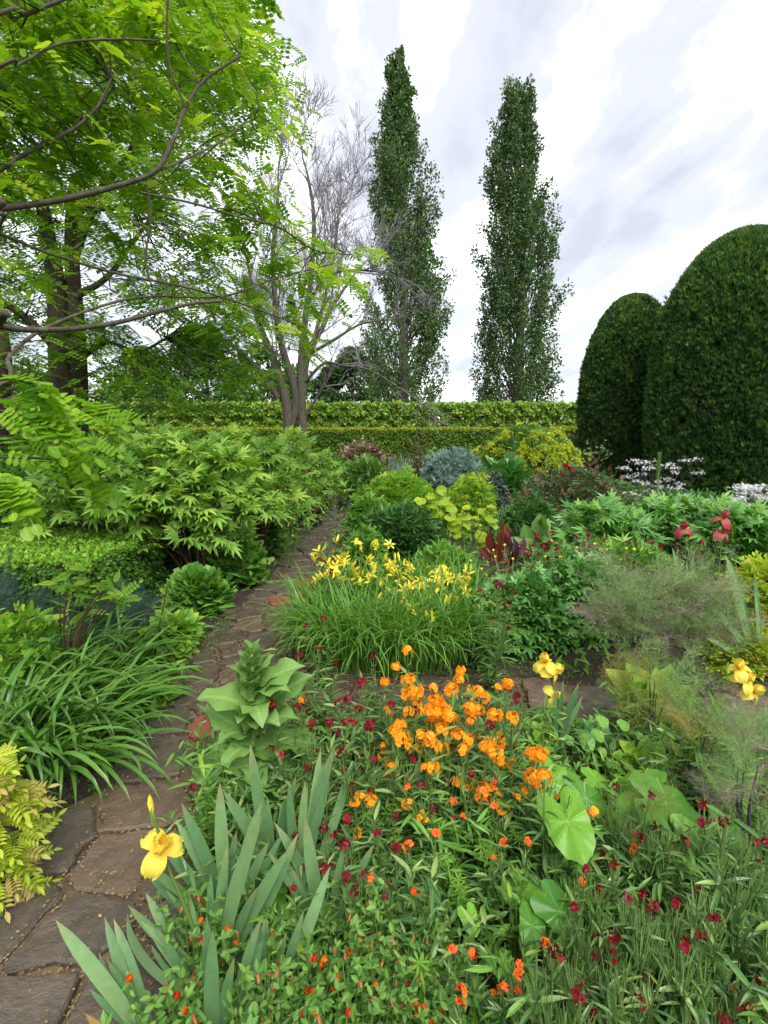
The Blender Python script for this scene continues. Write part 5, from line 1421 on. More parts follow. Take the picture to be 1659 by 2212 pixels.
# rose
t, rx, ry, h = mound('rose_bush', 'rose bush with dark red blooms and bronze young leaves in front of the smaller yew', 'rose', 1235, 7.8, 118, 1022, [SIMPLE2, pinnate(2, SIMPLE2, .42, 1.1, .1)], .085, 2600, M_ROSEL, parts=0, jit=.6, stems=26, stem_mat=M_STEMB, inner=.2)
o_ = np.array(t.location)
pts = np.array([AT(a, b, 7.8 - rs.rand() * .5) - o_ for a, b in [(1228, 1013), (1222, 1008), (1232, 1016), (1213, 1020), (1186, 1024), (1190, 1045), (1222, 1045), (1258, 1035), (1253, 1055), (1292, 1070), (1318, 1025), (1242, 1068), (1270, 1045), (1205, 1068), (1300, 1040), (1170, 1060), (1325, 1075), (1285, 1010), (1150, 1075), (1195, 1035), (1265, 1015), (1210, 1090), (1275, 1085), (1160, 1100), (1240, 1100), (1305, 1095), (1180, 1080)]])
add_flowers(t, 'flower', ROSEF, M_CRIM, pts[:3], np.array([0, -.7, .7]), .06, True); add_flowers(t, 'flower', ROSEF, M_CRIM, pts[3:], np.array([0, -.7, .7]), .032, True)
s = MB()
for px, py in [(1283, 975), (1300, 968), (1275, 985), (1310, 980), (1240, 990), (1340, 1005)]:
    q = AT(px, py, 7.9) - o_; s.tube(smooth_path([q * [.7, 1, .6], q * [.9, 1, .85], q], 6), [.006, .002], 4)
s.build('long_shoot', M_STEMB, t)
fm = MB()
for px, py in [(1283, 975), (1300, 968), (1275, 985), (1310, 980), (1290, 1000)]:
    q = AT(px, py, 7.9) - o_; k = 14; fm.inst(OVATE, q + rs.normal(0, .06, (k, 3)), rs.normal(size=(k, 3)), UP + rs.normal(0, .5, (k, 3)), .07)
fm.build('shoot_leaves', M_ROSEL, t, kind='stuff')
# white umbels
STAR = whorl(4, SIMPLE2, .1)
def umbels(label, Y, pts, loc_px, dens=1.0):
    t = thing('white_umbel_plant', label, 'plant', (AT(loc_px, 1080, Y)[0], Y, 0), 'white umbels before the yews'); o_ = np.array(t.location)
    s = MB(); f = MB(); lf_ = MB()
    for px, py in pts:
        q = AT(px, py, Y + rs.normal(0, .15)) - o_
        s.tube(smooth_path([q * [.2, .2, 0], q * [.45, .5, .5], q * [.85, .9, .85], q - [0, 0, .05]], 7), [.005, .002], 3)
        k = int(14 * dens)
        for j in range(k):
            e_ = q + np.array([rs.normal(0, .05), rs.normal(0, .05), rs.normal(0, .014)]); s.tube([q - [0, 0, .05], e_], .0012, 3); m_ = 7
            f.inst(STAR, e_ + rs.normal(0, .009, (m_, 3)), rs.normal(size=(m_, 3)) * [1, 1, .2], UP + rs.normal(0, .3, (m_, 3)), .0105)
    for i in range(130): lf_.inst(FERN, [rs.normal(0, .3), rs.normal(0, .15), .1 + .35 * rs.rand()], rs.normal(size=3) * [1, 1, .4], UP + rs.normal(0, .4, 3), .16)
    s.build('stem', M_STEMP, t); f.build('flower_umbels', M_WHITE, t, kind='stuff'); lf_.build('foliage', M_DARKL, t, kind='stuff'); return t
r0 = np.random.RandomState(2)
umbels('loose plant with white lacy umbels in front of the gap between the yews', 7.9, [(1370, 995), (1385, 1000), (1392, 1012), (1400, 998), (1355, 1012), (1362, 1030), (1350, 1010), (1375, 1040), (1410, 1010), (1430, 1005), (1445, 1003), (1460, 1010), (1455, 1020), (1480, 995), (1500, 992), (1510, 1022), (1470, 1045), (1440, 1035), (1465, 1055), (1410, 1062), (1395, 1045), (1420, 1040), (1345, 1065), (1370, 1068), (1436, 1052), (1485, 1070), (1385, 1025)], 1420)
umbels('dense white-flowered umbels low at the right edge below the large yew', 6.6, [(1570 + r0.rand() * 110, 1050 + 50 * r0.rand()) for _ in range(34)] + [(1600, 1048), (1625, 1055), (1650, 1050), (1545, 1095), (1555, 1085)], 1620, .9)
# flower spike
b = AT(1425, 978, 6.6)
t = thing('flower_spike', 'tall green unopened flower spike standing in front of the white umbels', 'plant', (b[0], 6.6, 0)); s = MB()
s.tube([(0.05, 0, 0), (.02, 0, b[2] * .6), (0, 0, b[2] * .8), (0, 0, b[2])], [.014, .012, .017, .004], 7); s.build('spike', M_PALEG, t)
fm = MB(); n = 260; z = b[2] * (.72 + .27 * rs.rand(n)); a = rs.rand(n) * 6.28; fm.inst(SIMPLE2, np.c_[.014 * np.cos(a), .014 * np.sin(a), z], np.c_[np.cos(a) * .4, np.sin(a) * .4, 1 + 0 * a], np.c_[np.cos(a), np.sin(a), .3 + 0 * a], .03); fm.build('buds', M_PALEG, t, kind='stuff')
# herbaceous peony leaves on the right
PE2_M = leaf_meshes([PEONY], M_PEONY2)
for cx, Y, hw, yt, lab, sd in [(1300, 5.7, 115, 1088, 'glossy green peony mass below the rose bush', 61), (1450, 5.9, 110, 1080, 'glossy green peony mass behind the rose-red irises', 62), (1590, 5.3, 110, 1090, 'glossy peony mass at the right edge under the white umbels', 63)]:
    tree_peony(lab, cx, Y, hw, yt, 46, 8, .25, seed=sd, group='peonies right of centre', mat=M_PEONY2, leafs=.24)
mound('leafy_plant', 'broad pale green leaves between the canna and the peonies', 'plant', 1165, 5.3, 42, 1150, OVATE_B, .2, 90, M_PALEG, parts=60)
mound('golden_shrub', 'golden feathery-leaved shrub at the right edge behind the iris leaves', 'shrub', 1650, 3.7, 70, 1240, [FERN, ROBF], .13, 900, M_GOLD, parts=60)
mound('golden_shrub', 'low golden feathery-leaved plant spilling towards the cross path at the right', 'plant', 1610, 3.15, 60, 1380, [FERN], .12, 800, M_GOLD, parts=40)
mound('leafy_plant', 'filler of mid green leaves between globeflowers and peonies', 'plant', 1350, 4.5, 130, 1190, [ROSETTE, LANCEK], .12, 1100, M_MID)
mound('leafy_plant', 'green leafy filler behind the back daylilies beside the canna', 'plant', 960, 4.75, 70, 1195, [ROSETTE, LANCEK], .12, 900, M_MID)
mound('leafy_plant', 'mid green growth between the grassy clump and the rose bush', 'plant', 1150, 6.9, 60, 1090, [ROSETTE, SIMPLE2], .12, 800, M_DARKL)
mound('leafy_plant', 'low green growth under the small yew, right of the yellow spurge', 'plant', 1270, 10.5, 90, 1040, [SIMPLE2], .12, 1500, M_DARKL)
mound('leafy_plant', 'dim green growth under the large yew behind the umbels', 'plant', 1500, 9.0, 160, 1075, [SIMPLE2], .12, 2200, M_DARKL)
mound('leafy_plant', 'green growth in front of the clipped hedge at the left of the bare stems', 'plant', 480, 12.5, 180, 985, [SIMPLE2], .14, 2200, M_MID)
mound('leafy_plant', 'low green plants in front of the hedge right of the bare tree', 'plant', 720, 12.5, 60, 1000, [SIMPLE2], .12, 1200, M_MID)
# dark fennel mass and seedlings at the left
FROND = None
def frond(seed=0, n1=9, n2=7):
    r = np.random.RandomState(seed); V, F, A = [], [], []
    def fil(a, b, w):
        a, b = np.array(a), np.array(b); d = b - a; s = norm(np.cross(d, r.normal(size=3))) * w; k = len(V)
        V.extend([a - s, a + s, b]); F.append((k, k + 1, k + 2)); A.extend([(0.1, 0), (.1, 0), (1, 0)])
    fil((0, 0, 0), (0, 1, -.1), .006)
    for i in range(n1):
        y = .15 + .8 * i / n1
        for sg in (-1, 1):
            L_ = .42 * (1 - .75 * abs(y - .35)); e_ = np.array([sg * L_ * .85, y + L_ * .5, r.normal(0, .09)]); fil((0, y, -.1 * y * y), e_, .0035)
            for j in range(n2):
                u = .2 + .8 * j / n2; p = np.array([0, y, 0]) + (e_ - [0, y, 0]) * u
                for _ in range(2): fil(p, p + r.normal(0, .075, 3) + [sg * .03, .05, 0], .003)
    return T(V, F, A)
FROND = [frond(i) for i in range(3)]
def fennel(label, cx, Y, hw, ytop, n, mats, size, zlow=.3, group='feathery fennel plants', stems=5, inner=.2, seed=0, name='fennel', depth=.8):
    b = AT(cx, ytop, Y); h = b[2] - size * .3; rx = hw / FPX * Y; r0 = np.random.RandomState(seed)
    t = thing(name, label, 'fennel', (b[0], Y, 0), group); P, nn = dome(n, rx, rx * depth, h, inner, zlow, 1.0, cam=False)
    which = (vnoise(P[:, 0], P[:, 2], 3.0 / max(rx, .2), seed) + rs.normal(0, .45, n)) > 0
    for k, (m, nm) in enumerate(mats):
        f = MB(); idx = which == bool(k) if len(mats) > 1 else np.ones(n, bool)
        for q in range(3):
            ii = idx & (np.arange(n) % 3 == q); f.inst(FROND[q], P[ii], nn[ii] * .6 + UP * .5 + rs.normal(0, .35, (ii.sum(), 3)), UP + rs.normal(0, .5, (ii.sum(), 3)), size * (.6 + .7 * rs.rand(ii.sum())))
        f.build(nm, m, t, kind='stuff')
    s = MB()
    for i in range(stems):
        e_ = P[r0.randint(n)] * [.6, .6, 1]; s.tube(smooth_path([(r0.normal(0, .05), r0.normal(0, .05), 0), e_ * [.5, .5, .5], e_ * [1, 1, .95]], 7), [.009, .002], 5)
    s.build('stem', M_STEMP, t)
fennel('dark blue-green feathery mass at the left edge in front of the low hedge', 20, 3.4, 120, 1270, 150, [(M_FEND, 'foliage')], .22, .15, seed=5)
fennel('dark blue-green feathery mass under the tree peony stems', 215, 3.6, 110, 1300, 130, [(M_FEND, 'foliage')], .2, .15, seed=6)
fennel('tall bronze fennel, reddish haze left of the pair behind the cross path', 1385, 2.75, 50, 1250, 90, [(M_FENB, 'foliage'), (M_FENG, 'green_foliage')], .27, .45, seed=1, stems=6)
fennel('tall bronze fennel, reddish haze right of the pair behind the cross path', 1505, 2.75, 48, 1258, 90, [(M_FENB, 'foliage'), (M_FENG, 'green_foliage')], .27, .45, seed=2, stems=6)
fennel('green fennel in front of the bronze ones at the cross path edge', 1420, 2.2, 72, 1440, 42, [(M_FENG, 'foliage'), (M_FENO, 'olive_foliage')], .19, .3, seed=3, stems=7)
fennel('olive fennel with dark blue-grey stems right of the nasturtium', 1520, 1.95, 75, 1540, 36, [(M_FENO, 'foliage'), (M_FENG, 'green_foliage')], .18, .3, seed=4, stems=8)
fennel('grey-green fennel plume at the right edge', 1640, 1.6, 60, 1560, 50, [(M_FENB, 'foliage'), (M_FENG, 'green_foliage')], .17, .3, seed=8, stems=3)
fennel('small see-through fennel wisp among the grey iris leaves', 668, 1.85, 36, 1680, 12, [(M_FENO, 'foliage')], .13, .3, seed=9, stems=1)
fennel('small bronze fennel seedling over the large pale leaves', 1400, 1.55, 60, 1740, 16, [(M_FENO, 'foliage')], .15, .5, seed=12, stems=2)
t = thing('robinia_seedling', 'small robinia seedling with ferny leaves in front of the low hedge', 'plant', (AT(120, 1300, 2.9)[0], 2.9, 0)); o_ = np.array(t.location); s = MB()
sm = leaf_meshes([ROBIN, FERN], M_FRESH)
for px, py in [(155, 1235), (150, 1245), (190, 1250), (235, 1262), (245, 1255), (170, 1275), (215, 1275), (150, 1290), (200, 1300), (240, 1290), (180, 1320), (130, 1270), (125, 1310), (260, 1285), (265, 1290)]:
    q = AT(px, py, 2.8 + .2 * rs.rand()) - o_; s.tube(smooth_path([q * [.1, .1, 0], q * [.4, .5, .6], q], 6), [.006, .002], 4)
    for k in range(4): place_leaf(t, sm[k % 2], q + rs.normal(0, .02, 3), rs.normal(size=3) * [1, 1, .4] + [0, 0, .1], UP + rs.normal(0, .5, 3), .10)
s.build('stem', M_STEMB, t)
t = thing('lily_stem', 'single leaning lily stem with narrow whorled pale leaves below the tree peonies', 'lily', (*G(335, 1430)[:2], 0)); o_ = np.array(t.location)
a0, a1 = AT(335, 1400, 3.2) - o_, AT(362, 1262, 3.0) - o_; s = MB(); s.tube([(0, 0, 0), a0, a1], [.006, .005, .004], 5); s.build('stem', M_STEM, t)
lm = leaf_meshes([curl_blade(.04, 1.6, 6, 'lance', .3)], M_PALEG)
for i in range(80):
    u = .15 + .85 * i / 80; q = a1 * u; a = i * 2.4; o = np.array([math.cos(a), math.sin(a), 0]); place_leaf(t, lm[0], q, o + UP * .8, -o * .6 + UP * .6, .12 * (1.1 - .5 * u))
mound('columbine', 'light green scalloped-leaved plant with red stems at the left edge', 'plant', 40, 2.75, 75, 1330, [LOBED, MAPLE, OVATE], .075, 320, M_FRESH, parts=100, jit=.6, inner=.2, stem_mat=M_STEMB)
t, rx, ry, h = mound('golden_shrub', 'golden feathery shrub at the lower left edge beside the big stones', 'shrub', -45, 1.5, 105, 1655, [SORB, SORB], .085, 330, M_GOLD, parts=200, jit=.4, up=.0, depth=.9, inner=.4, low=.9)
mound('leafy_shrub', 'mid green shrub at the left edge behind the dark hedge, under the robinia sprays', 'shrub', 20, 8.4, 170, 985, [ROSETTE, KITE], .15, 2000, M_MID, 'shrubs behind the low hedges')
mound('leafy_shrub', 'green shrub between robinia trunks and the tree peonies at the left', 'shrub', -150, 7.6, 160, 1000, [ROSETTE, KITE], .15, 1200, M_MID, 'shrubs behind the low hedges')

for i, (x, y, m_, lab) in enumerate([(2.55, 1.15, M_COVER, 'leafy growth just outside the lower right corner'), (2.75, 1.75, M_MID, 'leafy growth beyond the right edge beside the fennel plume'), (3.45, 2.95, M_GOLD, 'golden growth beyond the right edge at the cross path'), (3.9, 3.7, M_MID, 'green growth beyond the right edge past the golden shrub'), (4.7, 4.6, M_PEONY2, 'green growth beyond the right edge below the umbels'), (5.8, 6.0, M_MID, 'green growth beyond the right edge at the foot of the large yew'), (3.3, 1.3, M_MID, 'second leafy growth outside the lower right corner')]):
    t = thing('leafy_plant', lab, 'plant', (x, y, 0), 'plants beyond the right edge'); P_, n_ = dome(750, .45, .42, .42, .4, .05, .95, cam=False); f = MB(); f.inst(LANCEK, P_, n_ + UP * .3 + rs.normal(0, .5, (750, 3)), UP + n_ * .4 + rs.normal(0, .3, (750, 3)), .10); f.build('foliage', m_, t, kind='stuff')
# ------------------------------------------------------------------ wallflowers: prototypes, then copies
def wallflower(label, petal_m, seed, H=.45, nfl=12, leafn=55, pods=10, head=.03, fsize=.012, podm=M_POD, leafl=.065, branch=2, group=None, second=None, podl=1.0, hp=.35):
    r0 = np.random.RandomState(seed); t = thing('wallflower', label, 'wallflower', (0, -30, 0), group)
    st = MB(); lf_ = MB(); pd = MB(); heads = []
    tops = [np.array([r0.normal(0, .02), r0.normal(0, .02), H])] + [np.array([r0.normal(0, .07), r0.normal(0, .07), H * (.6 + .3 * r0.rand())]) for _ in range(branch)]
    for i, tp in enumerate(tops):
        q0 = np.array([0, 0, 0.0]) if i == 0 else np.array([0, 0, H * .15 * r0.rand()])
        P = smooth_path([q0, q0 * .5 + tp * [.7, .7, .45] + r0.normal(0, .008, 3), tp], 9); st.tube(P, [.0032, .0016], 4)
        n = leafn if i == 0 else leafn // 2
        u = r0.rand(n) ** 1.15 * .82; a = r0.rand(n) * 6.283
        Pq = np.array([P[int(x * 8)] + (P[min(8, int(x * 8) + 1)] - P[int(x * 8)]) * (x * 8 % 1) for x in u])
        d = np.c_[np.cos(a), np.sin(a), .75 - .5 * (1 - u) + r0.normal(0, .25, n)]
        lf_.inst(LANCE2 if i else LANCE2, Pq, d, UP + np.c_[-np.cos(a), -np.sin(a), 0 * a] * .5 + r0.normal(0, .2, (n, 3)), leafl * (.6 + .7 * r0.rand(n)))
        for k in range(pods):
            x = .55 + .4 * r0.rand(); q = P[int(x * 8)]; a_ = r0.rand() * 6.28; o = np.array([math.cos(a_), math.sin(a_), 0])
            pd.tube([q, q + o * .012 + UP * .008, q + o * .018 * podl + UP * (.035 + .025 * r0.rand()) * podl], [.0009, .0016, .0008], 3)
        heads.append((tp, norm(P[-1] - P[-2])))
    st.build('stem', M_STEM, t); lf_.build('foliage', M_WALL, t, kind='stuff')
    if pods: pd.build('seed_pods', podm, t, kind='stuff')
    for i, (tp, ax) in enumerate(heads if nfl else []):
        if i > 0 and r0.rand() < hp: continue
        fb = MB(); k = nfl if i == 0 else max(3, nfl // 2)
        dd = norm(r0.normal(size=(k, 3)) * [1, 1, .7] + UP * .55)
        inst_up(fb, FLORET, tp + dd * head * np.array([1, 1, .9]) * (.75 + .35 * r0.rand(k, 1)), dd, fsize * (.75 + .5 * r0.rand(k)))
        if second is not None:
            j = max(2, k // 2); d2 = norm(r0.normal(size=(j, 3)) + UP * .2); fb.inst(BUD, tp + d2 * head * .6, d2, r0.normal(size=(j, 3)), fsize * 1.5, mi=1)
        fb.build('flower_head', [petal_m, second] if second is not None else petal_m, t)
    t['_H'] = H; return t
def scatter(protos, pts, h, label, group, jit=.15, seed=1):
    r0 = np.random.RandomState(seed)
    for i, (px, py) in enumerate(pts):
        pr = protos[i % len(protos)]; H = pr_h[pr.name]; hh = h * (1 + jit * r0.normal() * .6)
        p = G(px, py, hh * 1.03); s = hh / H
        dup_or_move(pr, (p[0], p[1], .0), r0.rand() * 6.28, s, label(px, py) if callable(label) else label, group, (r0.normal(0, .05), r0.normal(0, .05)))
USED = set(); pr_h = {}
def dup_or_move(pr, loc, rz, s, label, group, tilt=(0, 0)):
    if pr.name in USED: return dup(pr, loc, rz, s, label, group, tilt)
    USED.add(pr.name); KIDS[pr.name] = [c for c in pr.children]
    pr.location = tuple(float(v) for v in loc); pr.rotation_euler = (tilt[0], tilt[1], rz); pr.scale = (s, s, s)
    pr['label'] = label; pr['group'] = group
    return pr
def protos(k, *a, **kw):
    r = []
    for i in range(k):
        t = wallflower('wallflower', *a, seed=100 + 7 * i + len(pr_h), **kw); pr_h[t.name] = kw.get('H', .45); del t['_H']; r.append(t)
    return r
P_OR = protos(4, M_ORA, nfl=14, head=.019, fsize=.0118, branch=2, leafn=45, pods=8)
P_WI = protos(4, M_WINE, nfl=7, head=.014, fsize=.011, branch=2, leafn=50, pods=14, second=M_WINE)
P_FL = protos(4, M_FLAME, nfl=6, head=.013, fsize=.0115, branch=1, leafn=55, pods=12, second=M_WINE)
P_SD = protos(5, M_WINE, nfl=3, head=.011, fsize=.012, branch=3, leafn=70, pods=30, leafl=.055, second=M_WINE, H=.42, podl=1.4, hp=.8)
OR = [(877, 1397), (862, 1440), (822, 1465), (990, 1450), (910, 1475), (885, 1498), (950, 1470), (968, 1492), (1000, 1482), (1060, 1472), (1085, 1480), (930, 1505), (905, 1530), (975, 1525), (1037, 1512), (1128, 1556), (960, 1558), (1010, 1572), (890, 1582), (1040, 1590), (925, 1598), (1078, 1602), (1068, 1622), (1148, 1600), (1165, 1625), (1188, 1618), (1140, 1642), (1160, 1660), (1182, 1665), (1155, 1688), (1105, 1640), (918, 1642), (995, 1610), (1020, 1545), (945, 1535), (985, 1585)]
_r = np.random.RandomState(77)
OR += [(float(965 + 62 * _r.normal()), float(1528 + 42 * _r.normal())) for _ in range(30)]
scatter(P_OR, OR, .46, lambda a, b: 'bright orange wallflower ' + ('standing tallest at the back, before the daylilies' if b < 1460 else 'at the right end of the drift beside the heart leaves' if a > 1110 else 'at the back of the drift by the cross path' if b < 1515 else 'on the left side of the orange drift' if a < 940 else 'in the front middle of the orange drift'), 'bright orange wallflowers', seed=3)
scatter(P_OR, [(852, 1652), (817, 1700), (792, 1728), (655, 1503), (925, 1385 + 260)], .36, 'smaller orange-yellow wallflower standing apart on the left of the orange drift', 'scattered small orange wallflowers', seed=4)
scatter(P_WI, [(700, 1330), (680, 1405), (818, 1420), (600, 1470), (640, 1497), (780, 1470), (793, 1482), (770, 1530), (690, 1400), (838, 1505), (870, 1520), (745, 1500), (715, 1540), (1060, 1548), (1135, 1510), (1110, 1490), (640, 1540), (668, 1570), (610, 1500), (735, 1570), (800, 1560)], .45, lambda a, b: 'dark red thin-stemmed wallflower ' + ('in front of the daylilies, tallest' if b < 1430 else 'right beside the mullein' if a < 700 else 'behind the right half of the orange drift' if a > 1000 else 'between mullein and orange drift'), 'dark red wallflowers by the cross path', seed=5)
scatter(P_WI, [(752, 1655), (790, 1650), (775, 1735), (730, 1830), (740, 1812), (775, 1850), (835, 1745), (880, 1630), (925, 1752), (905, 1700), (435, 1690), (670, 1640), (700, 1790), (835, 1790), (860, 1835), (690, 1880), (800, 1690), (865, 1580), (1000, 1660)], .34, lambda a, b: 'dark red wallflower ' + ('left of the mullein by the path' if a < 500 else 'in front of the separate iris fan' if b > 1790 else 'left of the upright iris blades mid bed' if a < 800 else 'below the orange drift mid bed'), 'dark red wallflowers in the bed centre', seed=6)
scatter(P_FL, [(710, 1675), (920, 1785), (935, 1800), (990, 1742), (1068, 1735), (1056, 1655), (1115, 1785), (1080, 1812), (790, 1905), (898, 1920), (1040, 1700), (1095, 1690), (870, 1690)], .34, 'red and orange flecked wallflower below the orange drift', 'flame coloured wallflowers mid bed', seed=7)
scatter(P_FL, [(965, 2030), (1040, 2047), (1035, 2110), (1115, 2055), (1145, 2080), (1200, 2030), (1190, 2045), (1090, 2140), (990, 2180), (1140, 2150), (1262, 1890), (1395, 1832)], .30, 'red and orange flecked wallflower near the bottom edge of the view', 'flame coloured wallflowers at the front', seed=8)
r0 = np.random.RandomState(12)
SDp = [(1260, 1960), (1385, 1775), (1480, 1800), (1600, 1785), (1640, 1800), (1638, 1860), (1360, 2110), (1575, 2140), (1585, 2190), (1280, 2190), (1245, 2175), (1430, 2170), (1395, 1715), (1345, 1700), (1355, 1720), (1325, 1745)] + [(r0.uniform(1210, 1690), r0.uniform(1740, 2330)) for _ in range(64)]
P_SD += protos(5, M_WINE, nfl=0, branch=3, leafn=80, pods=34, leafl=.055, H=.42, podl=1.4)
scatter(P_SD, SDp, .36, lambda a, b: 'fading wallflower with many upright seed pods ' + ('at the right edge of the view' if a > 1540 else 'at the bottom edge of the view' if b > 2120 else 'just below the big pale leaves' if b < 1870 else 'in the middle of the lower right bed'), 'wallflowers going to seed, lower right', seed=9)
# dark red wallflowers behind the globeflowers
scatter(P_WI, [(1155, 1160), (1165, 1150), (1180, 1162), (1195, 1148), (1205, 1165), (1220, 1172), (1235, 1155), (1150, 1175), (1170, 1180), (1270, 1140), (1282, 1150), (1300, 1160), (1390, 1165), (1402, 1172), (1440, 1178), (1455, 1172), (1240, 1180), (1120, 1190), (1100, 1205), (1085, 1250), (1072, 1265), (1045, 1270), (1330, 1165), (1360, 1172), (690, 1208), (698, 1215), (1185, 1175), (1210, 1185), (1135, 1178), (1290, 1175)], .56, 'dark red wallflower behind the globeflowers and daylilies', 'dark red wallflowers of the middle bed', seed=10)

# ------------------------------------------------------------------ bearded irises
IB = [curl_blade(.040, a, 9, 'iris', .12, 0, sb) for a, sb in ((.12, .08), (.35, -.12), (.7, .14))] + [curl_blade(.045, 1.3, 9, 'iris', .15)]
IBW = [curl_blade(.046, a, 9, 'iris', .12, 0, sb) for a, sb in ((.15, .09), (.45, -.12), (.3, .14))] + [curl_blade(.050, .95, 9, 'iris', .15)]
IRL = leaf_meshes(IB, M_IRISL); IRLW = leaf_meshes(IBW, M_IRISL); IRD = leaf_meshes([IBW[2]], M_IRISD)
def iris_fan(label, loc, leaves, group='grey-leaved bearded irises', wide_=False, dead=0, seed=0, name='iris'):
    """leaves: list of (tilt in the fan plane (rad, + = right), length); fan plane roughly across the view"""
    r0 = np.random.RandomState(seed); t = thing(name, label, 'iris', loc, group); ms = IRLW if wide_ else IRL
    for i, (a, l) in enumerate(leaves):
        d = np.array([math.sin(a), r0.normal(0, .12), math.cos(a)])
        nn = np.array([-.45 * math.copysign(1, a) * abs(math.cos(a)), -1 + r0.normal(0, .2), .25]); k = min(len(ms) - 1, int(abs(a) * 2.2 + r0.rand() * .9))
        place_leaf(t, ms[k], np.array([a * .045, r0.normal(0, .012), 0]), d, nn, l)
    for i in range((dead + 1) // 2):
        a = r0.uniform(-.8, .8); place_leaf(t, IRD[0], np.array([a * .03, -.02, .02]), np.array([math.sin(a), -.4, math.cos(a) * .8]), np.array([r0.normal(0, .5), -1, .5]), .16 + .08 * r0.rand(), 'withered_leaf')
    return t
def fan_at(label, bx, by, tips, **k):
    """tips given where the blade ends show; blades leave the base at soil level"""
    loc = G(bx, by, .03); lv = []
    for tx, ty in tips:
        e_ = AT(tx, ty, loc[1] - .02) - loc; lv.append((math.atan2(e_[0], max(e_[2], .02)), float(np.linalg.norm(e_)) * 1.08))
    rq = np.random.RandomState(int(bx)); base_ = list(lv)
    for q in range(len(base_) // 2 + 1):
        a, l = base_[rq.randint(len(base_))]; lv.append((a + rq.normal(0, .28), l * (.5 + .45 * rq.rand())))
    return iris_fan(label, loc, lv, **k)
f_a = fan_at('iris fan with the big yellow flower, bending over the path at the lower left', 470, 2110, [(390, 1990), (330, 1965), (425, 1960), (445, 1915), (475, 1900), (505, 1790), (560, 1880), (610, 1910)], wide_=True, dead=2, seed=1)
fan_at('broad-leaved iris fan in the middle of the grey iris group', 500, 1990, [(330, 1905), (370, 1850), (395, 1800), (430, 1780), (452, 1745), (487, 1800), (520, 1770), (545, 1820), (575, 1855)], wide_=True, dead=3, seed=2)
fan_at('iris fan with tall narrow leaves rising beside the mullein', 605, 1915, [(510, 1690), (528, 1665), (545, 1700), (565, 1760), (590, 1780), (600, 1720), (560, 1790)], dead=1, seed=3)
fan_at('iris fan with narrow blades standing right of the mullein stem', 650, 1935, [(640, 1735), (660, 1700), (675, 1720), (690, 1685), (678, 1655), (625, 1790), (650, 1770)], dead=2, seed=4)
fan_at('iris fan standing alone in front of the dark red flowers', 715, 2030, [(625, 1880), (645, 1830), (652, 1795), (690, 1900), (715, 1870), (735, 1900), (770, 1880)], wide_=True, seed=5)
fan_at('lowest iris fan at the bottom edge with a long blade over the stone', 330, 2260, [(175, 2030), (215, 2080), (240, 2090), (190, 2150), (255, 2130)], wide_=True, dead=1, seed=6)
fan_at('iris fan with blades crossing the path edge near the bottom', 440, 2150, [(215, 2085), (305, 2010), (340, 2040), (385, 2060)], wide_=True, dead=1, seed=7)
fan_at('iris fan at the bottom edge between two crossing blades', 480, 2300, [(420, 2060), (440, 2050), (500, 2080), (545, 2110), (520, 2150), (470, 2090)], wide_=True, seed=8)
fan_at('iris fan with a long blade pointing right towards the bed centre', 580, 2160, [(690, 1960), (640, 2010), (560, 2040), (545, 2060), (590, 2070), (605, 2055)], wide_=True, dead=1, seed=9)
fan_at('two grey iris blades low among the flame coloured wallflowers', 870, 2010, [(835, 1910), (850, 1930), (880, 1905)], seed=10, wide_=True)
fan_at('iris fan with upright blades behind the flame coloured wallflowers', 850, 1840, [(832, 1770), (905, 1678), (880, 1700), (875, 1740)], seed=11, wide_=True)
fan_at('iris blades showing inside the orange drift', 965, 1770, [(940, 1660), (990, 1630), (1000, 1660), (960, 1650)], seed=12, wide_=True)
fan_at('small iris fan left of the orange drift', 865, 1660, [(825, 1590), (840, 1560), (868, 1540), (855, 1570)], seed=13)
fan_at('iris fan beside the heart-shaped leaves', 1120, 1850, [(1080, 1760), (1095, 1730), (1135, 1740), (1140, 1770)], seed=14, wide_=True)
fan_at('narrow iris fan at the cross path under the left pale yellow flowers', 1205, 1625, [(1185, 1520), (1195, 1500), (1215, 1490), (1228, 1480), (1222, 1520)], seed=15)
fan_at('iris fan under the pale yellow flowers at the right edge', 1620, 1650, [(1560, 1560), (1590, 1520), (1620, 1515), (1650, 1540), (1665, 1510), (1585, 1600)], seed=16, wide_=True)
fan_at('tall iris fan at the right edge in front of the golden shrub', 1645, 1450, [(1590, 1230), (1600, 1260), (1575, 1290), (1630, 1240), (1660, 1260), (1640, 1300)], seed=17)
fan_at('iris fan with crossing blades at the cross path by the golden leaves', 1600, 1440, [(1580, 1330), (1565, 1380), (1610, 1340), (1635, 1330)], seed=18)
fan_at('iris leaves under the two rose-red iris stems', 1490, 1330, [(1462, 1200), (1480, 1210), (1500, 1215), (1470, 1230)], seed=19)
SM, FM = MB(), MB()
def iris_me(mat, nm):
    a, b = MB(), MB(); a.tmpl(IRIS_S, .3); b.tmpl(IRIS_F, .6)
    return a.mesh(nm + '_standard', mat, True), b.mesh(nm + '_fall', mat, True)
IY, IRd = iris_me(M_IRY, 'yellow'), iris_me(M_IRR, 'rose')
bm = MB(); bm.tmpl(BUD, .3); IBUD = bm.mesh('iris_bud', M_YEL, True)
bm = MB(); bm.tmpl(BUD, .3); IBUDR = bm.mesh('iris_bud_red', M_IRR, True)
bm = MB(); bm.tmpl(BUD, .3); SPA = bm.mesh('spathe', M_PALEG, True)
